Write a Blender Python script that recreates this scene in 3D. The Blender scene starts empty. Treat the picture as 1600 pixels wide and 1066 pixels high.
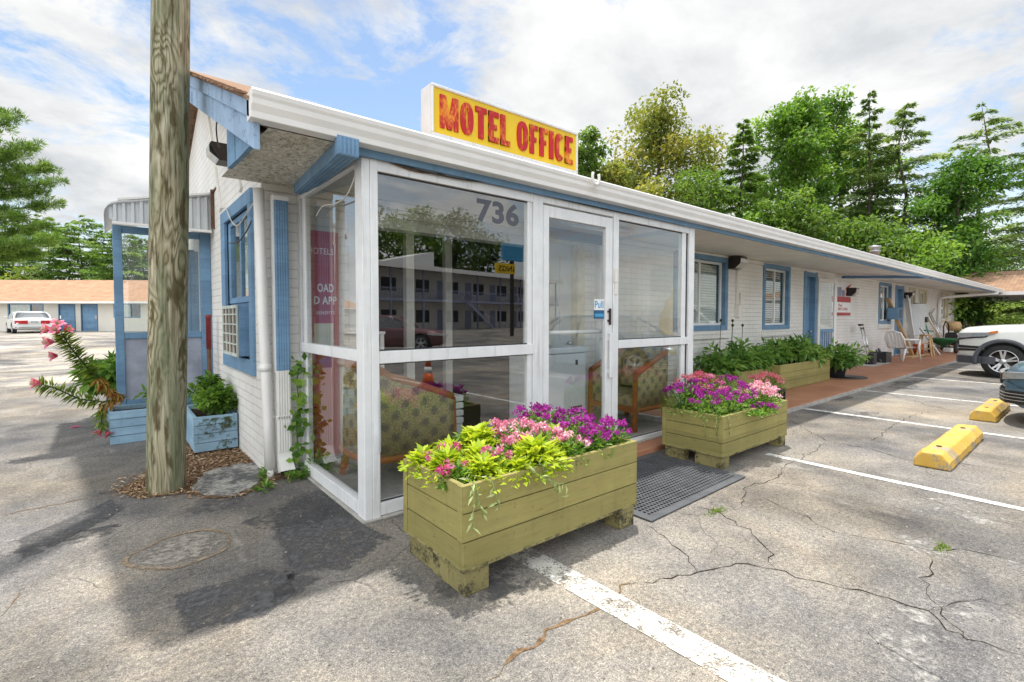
import bpy, bmesh, math, random
import numpy as np
from mathutils import Vector, Matrix
R = math.radians
random.seed(7); rng = np.random.default_rng(7)
scene = bpy.context.scene
COL = scene.collection

# ------------------------------------------------------------------ camera
CAM = Vector((-1.3429, -3.1289, 1.3766)); YAW = .6886; PITCH = -.035; FPX = 763.077; SHV = -10.744
cam = bpy.data.cameras.new('camera'); camo = bpy.data.objects.new('camera', cam); COL.objects.link(camo)
camo.location = CAM; camo.rotation_euler = (math.pi/2 + PITCH, 0, -YAW)
cam.sensor_width = 36; cam.lens = FPX/1600*36; cam.shift_y = SHV/1600
cam.clip_start = .05; cam.clip_end = 2000
scene.camera = camo
_f = Vector((math.sin(YAW)*math.cos(PITCH), math.cos(YAW)*math.cos(PITCH), math.sin(PITCH)))
_r = Vector((math.cos(YAW), -math.sin(YAW), 0)); _u = _r.cross(_f)
def ray(u, v): return _f + _r*((u-800)/FPX) - _u*((v-533-SHV)/FPX)
def G(u, v, z=0.0):                      # survey: a point of the photograph on the level z
    d = ray(u, v); return CAM + d*((z-CAM.z)/d.z)
def D(u, v, dep): return CAM + ray(u, v)*dep
def PX(u, v, x): d = ray(u, v); return CAM + d*((x-CAM.x)/d.x)
def PY(u, v, y): d = ray(u, v); return CAM + d*((y-CAM.y)/d.y)

# ------------------------------------------------------------------ mesh builder
class MB:
    def __init__(s): s.v = []; s.f = []; s.m = []; s.s = []
    def add(s, vs, fs, m=0, smooth=False):
        o = len(s.v); s.v += [Vector(p) for p in vs]
        for f in fs: s.f.append([o+i for i in f]); s.m.append(m); s.s.append(smooth)
    def boxm(s, x0, x1, y0, y1, z0, z1, m=0):
        v = [(x, y, z) for z in (z0, z1) for y in (y0, y1) for x in (x0, x1)]
        s.add(v, [(0,2,3,1),(4,5,7,6),(0,1,5,4),(2,6,7,3),(0,4,6,2),(1,3,7,5)], m)
    def box(s, c, d, rz=0, m=0, M=None):
        M = M or (Matrix.Translation(c) @ Matrix.Rotation(rz, 4, 'Z'))
        v = [M @ Vector((x*d[0]/2, y*d[1]/2, z*d[2]/2)) for z in (-1,1) for y in (-1,1) for x in (-1,1)]
        s.add(v, [(0,2,3,1),(4,5,7,6),(0,1,5,4),(2,6,7,3),(0,4,6,2),(1,3,7,5)], m)
    def bar(s, a, b, w, h, m=0, up=(0,0,1)):
        a = Vector(a); b = Vector(b); d = (b-a).normalized(); up = Vector(up)
        if abs(d.dot(up)) > .99: up = Vector((0,1,0))
        r = d.cross(up).normalized(); u = r.cross(d)
        v = [p + r*(i*w/2) + u*(j*h/2) for p in (a, b) for j in (-1,1) for i in (-1,1)]
        s.add(v, [(0,1,3,2),(4,6,7,5),(0,4,5,1),(2,3,7,6),(0,2,6,4),(1,5,7,3)], m)
    def tube(s, pts, r, n=8, m=0, smooth=True, cap=True):
        pts = [Vector(p) for p in pts]; k = len(pts)
        rs = r if isinstance(r, (list, tuple)) else [r]*k
        up = Vector((0,0,1)); vs = []; last = None
        for i, p in enumerate(pts):
            d = (pts[min(i+1,k-1)] - pts[max(i-1,0)]).normalized()
            if last is None:
                ref = Vector((1,0,0)) if abs(d.z) > .9 else up
                a = d.cross(ref).normalized()
            else: a = (last - d*last.dot(d)).normalized()
            last = a; b = d.cross(a)
            vs += [p + (a*math.cos(t) + b*math.sin(t))*rs[i] for t in [2*math.pi*j/n for j in range(n)]]
        fs = [(i*n+j, i*n+(j+1)%n, (i+1)*n+(j+1)%n, (i+1)*n+j) for i in range(k-1) for j in range(n)]
        s.add(vs, fs, m, smooth)
        if cap:
            o = len(s.v)-len(vs)
            s.f.append([o+j for j in range(n)][::-1]); s.m.append(m); s.s.append(False)
            s.f.append([o+(k-1)*n+j for j in range(n)]); s.m.append(m); s.s.append(False)
    def lathe(s, prof, c=(0,0,0), n=20, m=0, axis='Z', smooth=True, cap=True):
        c = Vector(c); vs = []
        for r, z in prof:
            for j in range(n):
                t = 2*math.pi*j/n; p = Vector((r*math.cos(t), r*math.sin(t), z))
                if axis == 'X': p = Vector((p.z, p.x, p.y))
                elif axis == 'Y': p = Vector((p.x, p.z, p.y))
                vs.append(c+p)
        k = len(prof)
        s.add(vs, [(i*n+j, i*n+(j+1)%n, (i+1)*n+(j+1)%n, (i+1)*n+j) for i in range(k-1) for j in range(n)], m, smooth)
        o = len(s.v)-len(vs)
        for i, rev in ((0, True), (k-1, False)):
            if cap and prof[i][0] > 1e-5:
                f = [o+i*n+j for j in range(n)]; s.f.append(f[::-1] if rev else f); s.m.append(m); s.s.append(False)
    def prism(s, poly, ext, m=0, smooth=False):          # poly: 3-D points, ext: vector
        e = Vector(ext); p = [Vector(q) for q in poly]; n = len(p)
        s.add(p + [q+e for q in p], [tuple(range(n))[::-1], tuple(range(n, 2*n))] + [(i, (i+1)%n, n+(i+1)%n, n+i) for i in range(n)], m)
    def quad(s, *p, m=0): s.add(p, [tuple(range(len(p)))], m)
    def grid(s, rows, m=0, smooth=True, closed=False):   # rows of equal length point lists
        n = len(rows[0]); vs = [q for r_ in rows for q in r_]
        fs = []
        for i in range(len(rows)-1):
            for j in range(n if closed else n-1):
                fs.append((i*n+j, i*n+(j+1)%n, (i+1)*n+(j+1)%n, (i+1)*n+j))
        s.add(vs, fs, m, smooth)
    def build(s, name, mats, parent=None, bevel=0, local=False, fix=True):
        me = bpy.data.meshes.new(name)
        off = Vector((0,0,0)) if (parent is None or local) else wloc(parent)
        me.from_pydata([tuple(p-off) for p in s.v], [], s.f)
        if not isinstance(mats, (list, tuple)): mats = [mats]
        for m in mats: me.materials.append(m)
        me.polygons.foreach_set('material_index', s.m); me.polygons.foreach_set('use_smooth', s.s)
        if fix:
            bm = bmesh.new(); bm.from_mesh(me); bmesh.ops.recalc_face_normals(bm, faces=bm.faces); bm.to_mesh(me); bm.free()
        me.update()
        return link(name, me, parent, bevel)
def wloc(o):
    p = Vector((0,0,0))
    while o is not None: p = p + o.location; o = o.parent
    return p
def link(name, data, parent=None, bevel=0):
    o = bpy.data.objects.new(name, data); COL.objects.link(o)
    if parent is not None: o.parent = parent
    if bevel:
        b = o.modifiers.new('bevel', 'BEVEL'); b.width = bevel; b.segments = 2; b.limit_method = 'ANGLE'; b.angle_limit = R(40)
    return o
def tag(o, label=None, cat=None, group=None, kind=None):
    if label: o['label'] = label
    if cat: o['category'] = cat
    if group: o['group'] = group
    if kind: o['kind'] = kind
    return o
def thing(name, loc, label, cat, group=None, rz=0):
    o = bpy.data.objects.new(name, None); COL.objects.link(o); o.empty_display_size = .2
    o.location = loc; o.rotation_euler = (0, 0, rz)
    return tag(o, label, cat, group)
def kids(o): return [c for c in bpy.data.objects if c.parent == o]
def copy_thing(o, loc, rz=None, label=None, parent=None, scale=None):
    ch = kids(o)
    c = o.copy(); COL.objects.link(c)
    if parent is not None: c.parent = parent
    if loc is not None: c.location = loc
    if rz is not None: c.rotation_euler = (0, 0, rz)
    if scale is not None: c.scale = scale
    if label: c['label'] = label
    for k in ch: copy_thing(k, None, parent=c)
    return c
def text_mesh(txt, size, ext=.003, offset=0.0, sx=1.0):
    cu = bpy.data.curves.new('lettering', 'FONT'); cu.body = txt; cu.size = size; cu.extrude = ext; cu.offset = offset
    cu.resolution_u = 5; cu.space_character = 1.06
    o = bpy.data.objects.new('lettering_tmp', cu); COL.objects.link(o)
    dg = bpy.context.evaluated_depsgraph_get(); me = bpy.data.meshes.new_from_object(o.evaluated_get(dg))
    bpy.data.objects.remove(o); bpy.data.curves.remove(cu)
    co = np.zeros(len(me.vertices)*3); me.vertices.foreach_get('co', co); co = co.reshape(-1, 3)
    co[:,0] *= sx
    me.vertices.foreach_set('co', co.ravel())
    return me, co[:,0].min(), co[:,0].max(), co[:,1].min(), co[:,1].max()
def put_text(name, txt, parent, origin, xdir, ydir, width, height, mat, ext=.003, offset=0.0):
    """text laid in the plane xdir/ydir with its lower left corner at origin, fitted to width x height"""
    me, x0, x1, y0, y1 = text_mesh(txt, 1.0, 0, offset)
    xd = Vector(xdir).normalized(); yd = Vector(ydir).normalized(); nd = xd.cross(yd)
    o_ = Vector(origin) - (wloc(parent) if parent else Vector((0,0,0)))
    mb = MB(); mb.v = []
    fs = [list(p.vertices) for p in me.polygons]
    vs = [o_ + xd*((v.co.x-x0)/(x1-x0)*width) + yd*((v.co.y-y0)/(y1-y0)*height) for v in me.vertices]
    nm = bpy.data.meshes.new(name); n = len(vs)
    # a thin slab: front face, back face and rim
    edges = {}
    for f in fs:
        for i in range(len(f)):
            a, b = f[i], f[(i+1) % len(f)]
            edges[(a, b)] = edges.get((a, b), 0)+1
    rim = [(a, b) for (a, b) in edges if (b, a) not in edges]
    allv = [tuple(v+nd*ext) for v in vs] + [tuple(v) for v in vs]
    allf = fs + [[a, a+n, b+n, b][::-1] for a, b in rim]
    nm.from_pydata(allv, [], allf); nm.materials.append(mat); nm.update()
    bpy.data.meshes.remove(me)
    return link(name, nm, parent)

# ------------------------------------------------------------------ materials
class NT:
    def __init__(s, name):
        s.mat = bpy.data.materials.new(name); s.mat.use_nodes = True; s.t = s.mat.node_tree; s.t.nodes.clear()
        s.out = s.n('ShaderNodeOutputMaterial')
    def n(s, kind, **kw):
        nd = s.t.nodes.new(kind)
        for k, v in kw.items():
            if k.startswith('_'): setattr(nd, k[1:], v)
            else: s.set(nd, k, v)
        return nd
    def set(s, nd, k, v):
        sock = nd.inputs[int(k[1:])] if k[0] == 'i' and k[1:].isdigit() else nd.inputs[k.replace('__', ' ')]
        if isinstance(v, bpy.types.NodeSocket): s.t.links.new(v, sock)
        elif isinstance(v, bpy.types.Node): s.t.links.new(v.outputs[0], sock)
        else:
            if sock.type == 'RGBA' and len(v) == 3: v = (*v, 1)
            sock.default_value = v
    def coord(s, which='Object', scale=(1,1,1)):
        c = s.n('ShaderNodeTexCoord').outputs[which]
        if scale != (1,1,1):
            m = s.n('ShaderNodeMapping', Vector=c); m.inputs['Scale'].default_value = scale; return m.outputs[0]
        return c
    def noise(s, vec, scale, detail=4, rough=.55, dist=0.0):
        return s.n('ShaderNodeTexNoise', Vector=vec, Scale=scale, Detail=detail, Roughness=rough, Distortion=dist).outputs['Fac']
    def ramp(s, fac, stops, interp='LINEAR'):
        r = s.n('ShaderNodeValToRGB', Fac=fac); cr = r.color_ramp; cr.interpolation = interp
        while len(cr.elements) < len(stops): cr.elements.new(.5)
        for e, (p, c) in zip(cr.elements, stops):
            e.position = p; e.color = (*c, 1) if len(c) == 3 else c
        return r.outputs['Color']
    def mix(s, f, a, b, kind='MIX'):
        m = s.n('ShaderNodeMix', _data_type='RGBA', _blend_type=kind)
        for idx, v in ((0, f), (6, a), (7, b)):
            if isinstance(v, (bpy.types.NodeSocket, bpy.types.Node)): s.t.links.new(v if isinstance(v, bpy.types.NodeSocket) else v.outputs[0], m.inputs[idx])
            else: m.inputs[idx].default_value = v if idx == 0 else ((*v, 1) if len(v) == 3 else v)
        return m.outputs[2]
    def math(s, op, a, b=0.0, c=0.0, clamp=False):
        m = s.n('ShaderNodeMath', _operation=op); m.use_clamp = clamp
        for i, v in enumerate((a, b, c)):
            if isinstance(v, bpy.types.NodeSocket): s.t.links.new(v, m.inputs[i])
            else: m.inputs[i].default_value = v
        return m.outputs[0]
    def bump(s, h, strength=.3, dist=.01, normal=None):
        b = s.n('ShaderNodeBump', Height=h, Strength=strength, Distance=dist)
        if normal is not None: s.set(b, 'Normal', normal)
        return b.outputs[0]
    def bsdf(s, color, rough=.6, metal=0.0, bump=None, spec=.5, **kw):
        p = s.n('ShaderNodeBsdfPrincipled', Roughness=rough, Metallic=metal)
        s.set(p, 'Base Color', color); s.set(p, 'Specular IOR Level', spec)
        if bump is not None: s.set(p, 'Normal', bump)
        for k, v in kw.items(): s.set(p, k.replace('__', ' '), v)
        return p.outputs[0]
    def done(s, shader): s.t.links.new(shader, s.out.inputs['Surface']); return s.mat

def plain(name, col, rough=.5, metal=0.0, var=.12, scale=6.0, bumpy=0.0, spec=.5):
    """one colour with slight mottling and a little surface unevenness"""
    t = NT(name); c = t.coord(); n = t.noise(c, scale, 6, .6)
    lo = [max(0, x*(1-var)) for x in col]; hi = [min(1, x*(1+var)) for x in col]
    colr = t.ramp(n, [(.3, lo), (.7, hi)])
    b = t.bump(t.noise(c, scale*12, 3), bumpy, .004) if bumpy else None
    return t.done(t.bsdf(colr, rough, metal, b, spec))
def glossy_paint(name, col, metal=0.0):
    t = NT(name); c = t.coord(); n = t.noise(c, 3, 4)
    return t.done(t.bsdf(t.ramp(n, [(.3, [x*.95 for x in col]), (.7, [min(1, x*1.05) for x in col])]), .3, metal, None, .5, Coat__Weight=.7, Coat__Roughness=.06))
def worn_paint(name, col, under, amount=.35, scale=5.0, stretch=(1,1,1), rough=.6, grain=0.3, edge=.08, streak=None):
    """paint that has chipped and weathered, showing what is under it"""
    t = NT(name); c = t.coord('Object', stretch)
    big = t.noise(c, scale, 8, .65); fine = t.noise(c, scale*9, 5, .6)
    mask = t.math('ADD', t.math('MULTIPLY', big, .65), t.math('MULTIPLY', fine, .35))
    m = t.ramp(mask, [(amount-edge/2, (1,1,1)), (amount+edge/2, (0,0,0))])
    tone = t.ramp(t.noise(c, scale*.6, 5), [(.3, [x*.82 for x in col]), (.7, [min(1, x*1.12) for x in col])])
    colr = t.mix(m, tone, under)
    if streak is not None:
        s2 = t.ramp(t.noise(t.coord('Object', (7, 7, .5)), 2.2, 5, .6), [(.52, (0,0,0)), (.72, (1,1,1))])
        colr = t.mix(t.math('MULTIPLY', s2, .55), colr, streak)
    return t.done(t.bsdf(colr, rough, 0, t.bump(fine, grain, .004)))
# ------------------------------------------------------------------ the materials of the place
def m_asphalt(name='asphalt', gain=1.0):
    t = NT(name); c = t.coord()
    big = t.noise(c, .35, 5, .6, .4); mid = t.noise(c, 1.7, 6, .65, .3); fine = t.noise(c, 42, 4, .7); grit = t.noise(c, 170, 2, .6)
    base = t.ramp(t.math('ADD', t.math('MULTIPLY', big, .6), t.math('MULTIPLY', mid, .4)),
                  [(.36, (.075,.074,.078)), (.46, (.155,.152,.149)), (.54, (.235,.225,.212)), (.66, (.35,.33,.30))])
    hue = t.noise(t.n('ShaderNodeVectorMath', _operation='ADD', i0=c, i1=(7.3, 1.9, 0)).outputs[0], .55, 6, .62, .5)
    base = t.mix(1.0, base, t.ramp(hue, [(.36, (.83,.84,.88)), (.5, (1.0,.975,.94)), (.62, (1.12,1.03,.90))]), 'MULTIPLY')
    sp = t.ramp(fine, [(.3, (.45,.45,.46)), (.5, (1,1,1)), (.72, (1.55,1.5,1.42))])
    col = t.mix(.75, base, sp, 'MULTIPLY')
    g2 = t.ramp(grit, [(.36, (.30,.30,.31)), (.5, (1.0,1.0,1.0)), (.64, (1.8,1.76,1.7))])
    col = t.mix(.55, col, g2, 'MULTIPLY')
    ag = t.n('ShaderNodeTexVoronoi', Vector=c, Scale=140.0); sg = t.n('ShaderNodeSeparateColor', Color=ag.outputs['Color'])
    col = t.mix(.42, col, t.ramp(sg.outputs[0], [(0, (.42,.42,.43)), (.35, (.85,.85,.85)), (.75, (1.15,1.13,1.1)), (1, (1.75,1.7,1.62))]), 'MULTIPLY')
    if gain != 1: col = t.mix(1.0, col, (gain, gain*.985, gain*.96), 'MULTIPLY')
    # pale scuffs running along the stalls, dark drips
    sc = t.noise(t.coord('Object', (1.6, .35, 1)), 1.9, 7, .68)
    col = t.mix(t.ramp(sc, [(.60, (0,0,0)), (.74, (.55,.55,.55))]), col, (.50,.475,.44))
    dr = t.noise(c, 2.6, 6, .7, .6)
    col = t.mix(t.ramp(dr, [(.63, (0,0,0)), (.76, (.7,.7,.7))]), col, (.075,.075,.08))
    # hairline crazing
    w = t.n('ShaderNodeTexNoise', Vector=c, Scale=2.2, Detail=4.0)
    wc = t.mix(.22, c, w.outputs['Color'])
    v = t.n('ShaderNodeTexVoronoi', Vector=wc, Scale=1.15, _feature='DISTANCE_TO_EDGE').outputs['Distance']
    cr = t.ramp(v, [(0, (1,1,1)), (.006, (0,0,0))])
    gate = t.ramp(t.noise(c, .8, 3), [(.5, (0,0,0)), (.6, (.75,.75,.75))])
    col = t.mix(t.mix(1.0, cr, gate, 'MULTIPLY'), col, (.06,.05,.045))
    h = t.math('ADD', t.math('MULTIPLY', grit, .5), t.math('MULTIPLY', fine, .7))
    return t.done(t.bsdf(col, .92, 0, t.bump(h, .55, .006), .25))
def m_line(name, col, wear):
    t = NT(name); c = t.coord()
    n = t.math('ADD', t.math('MULTIPLY', t.noise(c, 9, 8, .7), .6), t.math('MULTIPLY', t.noise(c, 90, 3, .6), .4))
    k = t.ramp(n, [(wear-.05, (0,0,0)), (wear+.05, (1,1,1))])
    tone = t.ramp(t.noise(c, 4, 6), [(.3, [x*.8 for x in col]), (.7, col)])
    p = t.bsdf(tone, .8, 0, t.bump(n, .3, .004), .3)
    return t.done(t.n('ShaderNodeMixShader', i0=k, i1=t.n('ShaderNodeBsdfTransparent').outputs[0], i2=p).outputs[0])
def m_brick():
    t = NT('painted_brick'); tc = t.n('ShaderNodeTexCoord').outputs['Object']
    s = t.n('ShaderNodeSeparateXYZ', Vector=tc)
    v = t.n('ShaderNodeCombineXYZ', X=t.math('ADD', s.outputs[0], s.outputs[1]), Y=s.outputs[2]).outputs[0]
    v2 = t.mix(.012, v, t.n('ShaderNodeTexNoise', Vector=tc, Scale=9.0).outputs['Color'], 'ADD')
    b = t.n('ShaderNodeTexBrick', Vector=v2, Scale=1.0, Mortar__Size=.005, Brick__Width=.30, Row__Height=.082, Mortar__Smooth=.35, Color1=(1,1,1), Color2=(.9,.9,.9), Mortar=(0,0,0))
    fine = t.noise(tc, 30, 6, .7); big = t.noise(tc, 1.3, 6, .6)
    col = t.ramp(big, [(.3, (.74,.715,.665)), (.65, (.86,.845,.815))])
    col = t.mix(t.math('MULTIPLY', b.outputs['Fac'], .38), col, (.40,.385,.36))
    drt = t.ramp(t.noise(t.coord('Object', (3, 3, .7)), 2.6, 7, .7), [(.60, (0,0,0)), (.78, (.45,.45,.45))])
    col = t.mix(drt, col, (.46,.43,.37))
    h = t.math('ADD', t.math('MULTIPLY', b.outputs['Fac'], -1.0), t.math('MULTIPLY', fine, .5))
    return t.done(t.bsdf(col, .75, 0, t.bump(h, .75, .012), .3))
def m_shingle(name, c1, c2, c3):
    t = NT(name); tc = t.n('ShaderNodeTexCoord').outputs['Object']
    b = t.n('ShaderNodeTexBrick', Vector=tc, Scale=1.0, Mortar__Size=.006, Brick__Width=.32, Row__Height=.14, Color1=c1, Color2=c2, Mortar=[x*.35 for x in c1], Bias=-.2)
    n = t.ramp(t.noise(tc, 2.2, 7, .7), [(.35, (.7,.7,.7)), (.65, (1.25,1.25,1.25))])
    col = t.mix(1.0, b.outputs['Color'], n, 'MULTIPLY')
    col = t.mix(t.ramp(t.noise(tc, 60, 3), [(.4, (0,0,0)), (.7, (.5,.5,.5))]), col, c3)
    return t.done(t.bsdf(col, .9, 0, t.bump(t.noise(tc, 90, 3), .5, .006), .2))
def m_pole():
    t = NT('weathered_pole'); tc = t.n('ShaderNodeTexCoord').outputs['Object']
    mp = t.n('ShaderNodeMapping', Vector=tc); mp.inputs['Scale'].default_value = (6.0, 6.0, .95)
    d = t.n('ShaderNodeTexNoise', Vector=mp.outputs[0], Scale=1.1, Detail=3.0, Roughness=.5, Distortion=.6)
    kv = t.n('ShaderNodeMapping', Vector=tc); kv.inputs['Scale'].default_value = (3.2, 3.2, 1.5)
    vd = t.n('ShaderNodeTexVoronoi', Vector=t.mix(.08, kv.outputs[0], t.n('ShaderNodeTexNoise', Vector=tc, Scale=6.0).outputs['Color']), Scale=1.0).outputs['Distance']
    knot = t.math('POWER', t.math('SUBTRACT', 1.0, t.math('MINIMUM', t.math('MULTIPLY', vd, 1.55), 1.0)), 1.6)
    f = t.math('FRACT', t.math('ADD', t.math('MULTIPLY', d.outputs['Fac'], 9.0), t.math('MULTIPLY', knot, 6.5)))
    ring = t.ramp(f, [(0, (.075,.062,.028)), (.16, (.24,.205,.115)), (.5, (.50,.46,.33)), (.82, (.36,.32,.20)), (1, (.075,.062,.028))])
    ringmask = t.math('MAXIMUM', t.ramp(t.noise(t.coord('Object', (3, 3, .8)), 1.3, 5), [(.36, (.1,.1,.1)), (.6, (.85,.85,.85))]), t.math('MINIMUM', t.math('MULTIPLY', knot, 3.0), 1.0))
    streak = t.noise(t.coord('Object', (22, 22, 1.0)), 2.0, 6, .65)
    base = t.ramp(streak, [(.30, (.085,.068,.034)), (.42, (.22,.19,.11)), (.54, (.40,.365,.25)), (.68, (.58,.55,.44))])
    col = t.mix(t.math('MULTIPLY', ringmask, .85), base, ring)
    green = t.ramp(t.noise(t.coord('Object', (4, 4, .5)), 1.6, 5, .6), [(.44, (0,0,0)), (.60, (.62,.62,.62))])
    col = t.mix(green, col, (.13,.17,.095))
    dark = t.ramp(t.noise(t.coord('Object', (9, 9, 2.2)), 1.6, 4, .5), [(.56, (0,0,0)), (.64, (.85,.85,.85))])
    col = t.mix(dark, col, (.085,.066,.026))
    fine = t.noise(t.coord('Object', (60, 60, 3)), 2, 5, .7)
    spl = t.noise(t.coord('Object', (26, 26, .55)), 1.0, 3, .5); split = t.ramp(spl, [(.485, (0,0,0)), (.498, (.9,.9,.9)), (.502, (.9,.9,.9)), (.515, (0,0,0))])
    col = t.mix(t.math('MULTIPLY', split, .75), col, (.045,.036,.018))
    return t.done(t.bsdf(col, .85, 0, t.bump(t.math('ADD', fine, t.math('MULTIPLY', f, .35)), .5, .008), .25))
def m_glass(name, refl=.22, tint=(.93,.96,.95), rough=0.0, haze=None):
    t = NT(name)
    fr = t.n('ShaderNodeFresnel', IOR=1.5).outputs[0]
    fac = t.math('ADD', t.math('MULTIPLY', fr, 1.25), refl, clamp=True)
    fac = t.math('MULTIPLY', fac, t.math('SUBTRACT', 1.0, t.n('ShaderNodeNewGeometry').outputs['Backfacing']))   # one reflection per sheet
    tr = t.n('ShaderNodeBsdfTransparent', Color=tint).outputs[0]
    if haze is not None:
        tr = t.n('ShaderNodeMixShader', i0=t.math('MULTIPLY', t.noise(t.coord(), 3, 5), haze), i1=tr, i2=t.bsdf((.7,.72,.74), .8)).outputs[0]
    gl = t.n('ShaderNodeBsdfGlossy', Color=(.96,.97,.98), Roughness=rough).outputs[0]
    return t.done(t.n('ShaderNodeMixShader', i0=fac, i1=tr, i2=gl).outputs[0])
def m_leaf(name, c0, c1, c2, trans=.35, rough=.5):
    t = NT(name); a = t.n('ShaderNodeAttribute', _attribute_name='rnd').outputs['Fac']
    col = t.ramp(a, [(0, c0), (.5, c1), (1, c2)])
    p = t.bsdf(col, rough, 0, None, .35)
    tl = t.n('ShaderNodeBsdfTranslucent', Color=t.mix(1.0, col, (1.5,1.5,.8), 'MULTIPLY')).outputs[0]
    return t.done(t.n('ShaderNodeMixShader', i0=trans, i1=p, i2=tl).outputs[0])
def m_fabric():
    t = NT('spotted_fabric'); tc = t.n('ShaderNodeTexCoord').outputs['Object']; s = t.n('ShaderNodeSeparateXYZ', Vector=tc)
    k = 2*math.pi/.165
    u = t.math('MULTIPLY', t.math('ADD', s.outputs[0], s.outputs[1]), k); w = t.math('MULTIPLY', s.outputs[2], k)
    u2 = t.math('ADD', u, w); w2 = t.math('SUBTRACT', u, w)
    sp = t.math('ADD', t.math('SINE', u2), t.math('SINE', w2))
    th = t.noise(tc, 95, 2, .6)
    m = t.ramp(t.math('ADD', t.math('MULTIPLY', sp, .22), t.math('MULTIPLY', th, 1.15)), [(.62, (0,0,0)), (.86, (.9,.9,.9))])
    base = t.ramp(t.noise(tc, 120, 2, .6), [(.35, (.24,.20,.09)), (.6, (.47,.41,.22))])
    col = t.mix(t.math('MULTIPLY', m, .72), base, (.10,.088,.11))
    return t.done(t.bsdf(col, .95, 0, t.bump(th, .4, .004), .15))
def m_stucco():
    t = NT('rough_stucco'); c = t.coord()
    n = t.noise(c, 27, 6, .8, .5); g = t.noise(c, 3, 5)
    col = t.mix(1.0, t.ramp(n, [(.38, (.36,.335,.28)), (.50, (.80,.775,.71)), (.6, (.93,.91,.86))]), t.ramp(g, [(.3, (.8,.78,.74)), (.7, (1.08,1.07,1.05))]), 'MULTIPLY')
    return t.done(t.bsdf(col, .95, 0, t.bump(n, .7, .02), .15))
def m_boards(name, c, dark, scale=3.0, chips=None):
    t = NT(name); o = t.coord()
    n = t.noise(o, scale, 7, .65); g = t.noise(t.coord('Object', (1.2, 1.2, 14)), 3.2, 6, .65)
    col = t.ramp(t.math('ADD', t.math('MULTIPLY', n, .6), t.math('MULTIPLY', g, .4)), [(.32, [x*.78 for x in c]), (.5, c), (.66, [min(1, x*1.18) for x in c])])
    sz = t.n('ShaderNodeSeparateXYZ', Vector=o); st = t.n('ShaderNodeTexWhiteNoise', _noise_dimensions='1D', W=t.math('FLOOR', t.math('MULTIPLY', sz.outputs[2], 7.06)))
    col = t.mix(1.0, col, t.ramp(st.outputs['Value'], [(0, (.86,.86,.86)), (1, (1.1,1.09,1.06))]), 'MULTIPLY')
    k = t.ramp(t.noise(o, 11, 8, .72), [(.62, (0,0,0)), (.70, (.85,.85,.85))])
    col = t.mix(k, col, chips or dark)
    sc = t.ramp(t.noise(t.coord('Object', (2.5, 2.5, 22)), 3.0, 7, .75), [(.60, (0,0,0)), (.68, (.6,.6,.6))])
    col = t.mix(sc, col, dark)
    dp_ = t.ramp(t.noise(t.coord('Object', (7, 7, .8)), 1.7, 7, .7), [(.54, (0,0,0)), (.70, (.42,.42,.42))]); col = t.mix(dp_, col, [x*.55 for x in c])
    bl = t.ramp(t.noise(o, 34, 3, .5), [(.70, (0,0,0)), (.74, (.7,.7,.7))]); col = t.mix(bl, col, dark)
    return t.done(t.bsdf(col, .65, 0, t.bump(t.math('ADD', g, t.math('MULTIPLY', n, .5)), .35, .006), .35))
def m_mulch():
    t = NT('mulch'); a = t.n('ShaderNodeAttribute', _attribute_name='rnd').outputs['Fac']
    return t.done(t.bsdf(t.ramp(a, [(0, (.15,.085,.045)), (.4, (.36,.22,.12)), (.75, (.52,.36,.21)), (1, (.64,.51,.35))]), .9))
def m_soil(name='soil', a=(.035,.025,.017), b=(.09,.06,.04)):
    t = NT(name); n = t.noise(t.coord(), 40, 5, .7)
    return t.done(t.bsdf(t.ramp(n, [(.3, a), (.7, b)]), .95, 0, t.bump(n, .9, .02), .1))
def m_walk():
    t = NT('red_walkway_paint'); c = t.coord()
    n = t.noise(c, 1.2, 7, .65); f = t.noise(c, 25, 5, .7)
    col = t.ramp(n, [(.3, (.30,.135,.075)), (.6, (.43,.205,.12)), (.75, (.50,.27,.17))])
    col = t.mix(t.ramp(f, [(.62, (0,0,0)), (.75, (.55,.55,.55))]), col, (.20,.12,.08))
    return t.done(t.bsdf(col, .6, 0, t.bump(f, .25, .004), .4))
def m_alu():
    t = NT('painted_aluminium'); c = t.coord()
    n = t.noise(c, 5, 7, .65); s = t.noise(t.coord('Object', (14, 14, .8)), 2, 6, .6)
    col = t.ramp(n, [(.3, (.72,.735,.745)), (.65, (.84,.85,.855))])
    col = t.mix(t.ramp(s, [(.56, (0,0,0)), (.74, (.55,.55,.55))]), col, (.47,.465,.45))
    return t.done(t.bsdf(col, .42, .05, t.bump(n, .12, .004), .5))
def m_trunk(name, a, b):
    t = NT(name); n = t.noise(t.coord('Object', (3, 3, .6)), 3, 6, .7)
    return t.done(t.bsdf(t.ramp(n, [(.3, a), (.7, b)]), .95, 0, t.bump(n, .8, .05), .1))

M = {}
M['asphalt'] = m_asphalt(); M['asphalt_pale'] = m_asphalt('pale_old_asphalt', 1.65)
M['line'] = m_line('white_line_paint', (.78,.77,.73), .445)
M['line_worn'] = m_line('worn_line_paint', (.78,.75,.68), .47)
M['brick'] = m_brick()
M['roof'] = m_shingle('brown_shingles', (.33,.20,.125), (.24,.145,.095), (.42,.29,.2))
M['roof_orange'] = m_shingle('orange_shingles', (.46,.26,.16), (.40,.215,.13), (.53,.33,.22))  # orange shingles of the motel wing roof
M['pole'] = m_pole()
M['glass'] = m_glass('storefront_glass', .125, (.97,.985,.98))
M['glass_clear'] = m_glass('clear_porch_glass', .05, haze=.14)
M['glass_window'] = m_glass('window_glass', .07)
M['glass_car'] = m_glass('car_glass', .2, (.25,.28,.28))
M['alu'] = m_alu()
M['white'] = plain('white_gutter_paint', (.80,.79,.77), .4, 0, .05, 5, .1)
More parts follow.
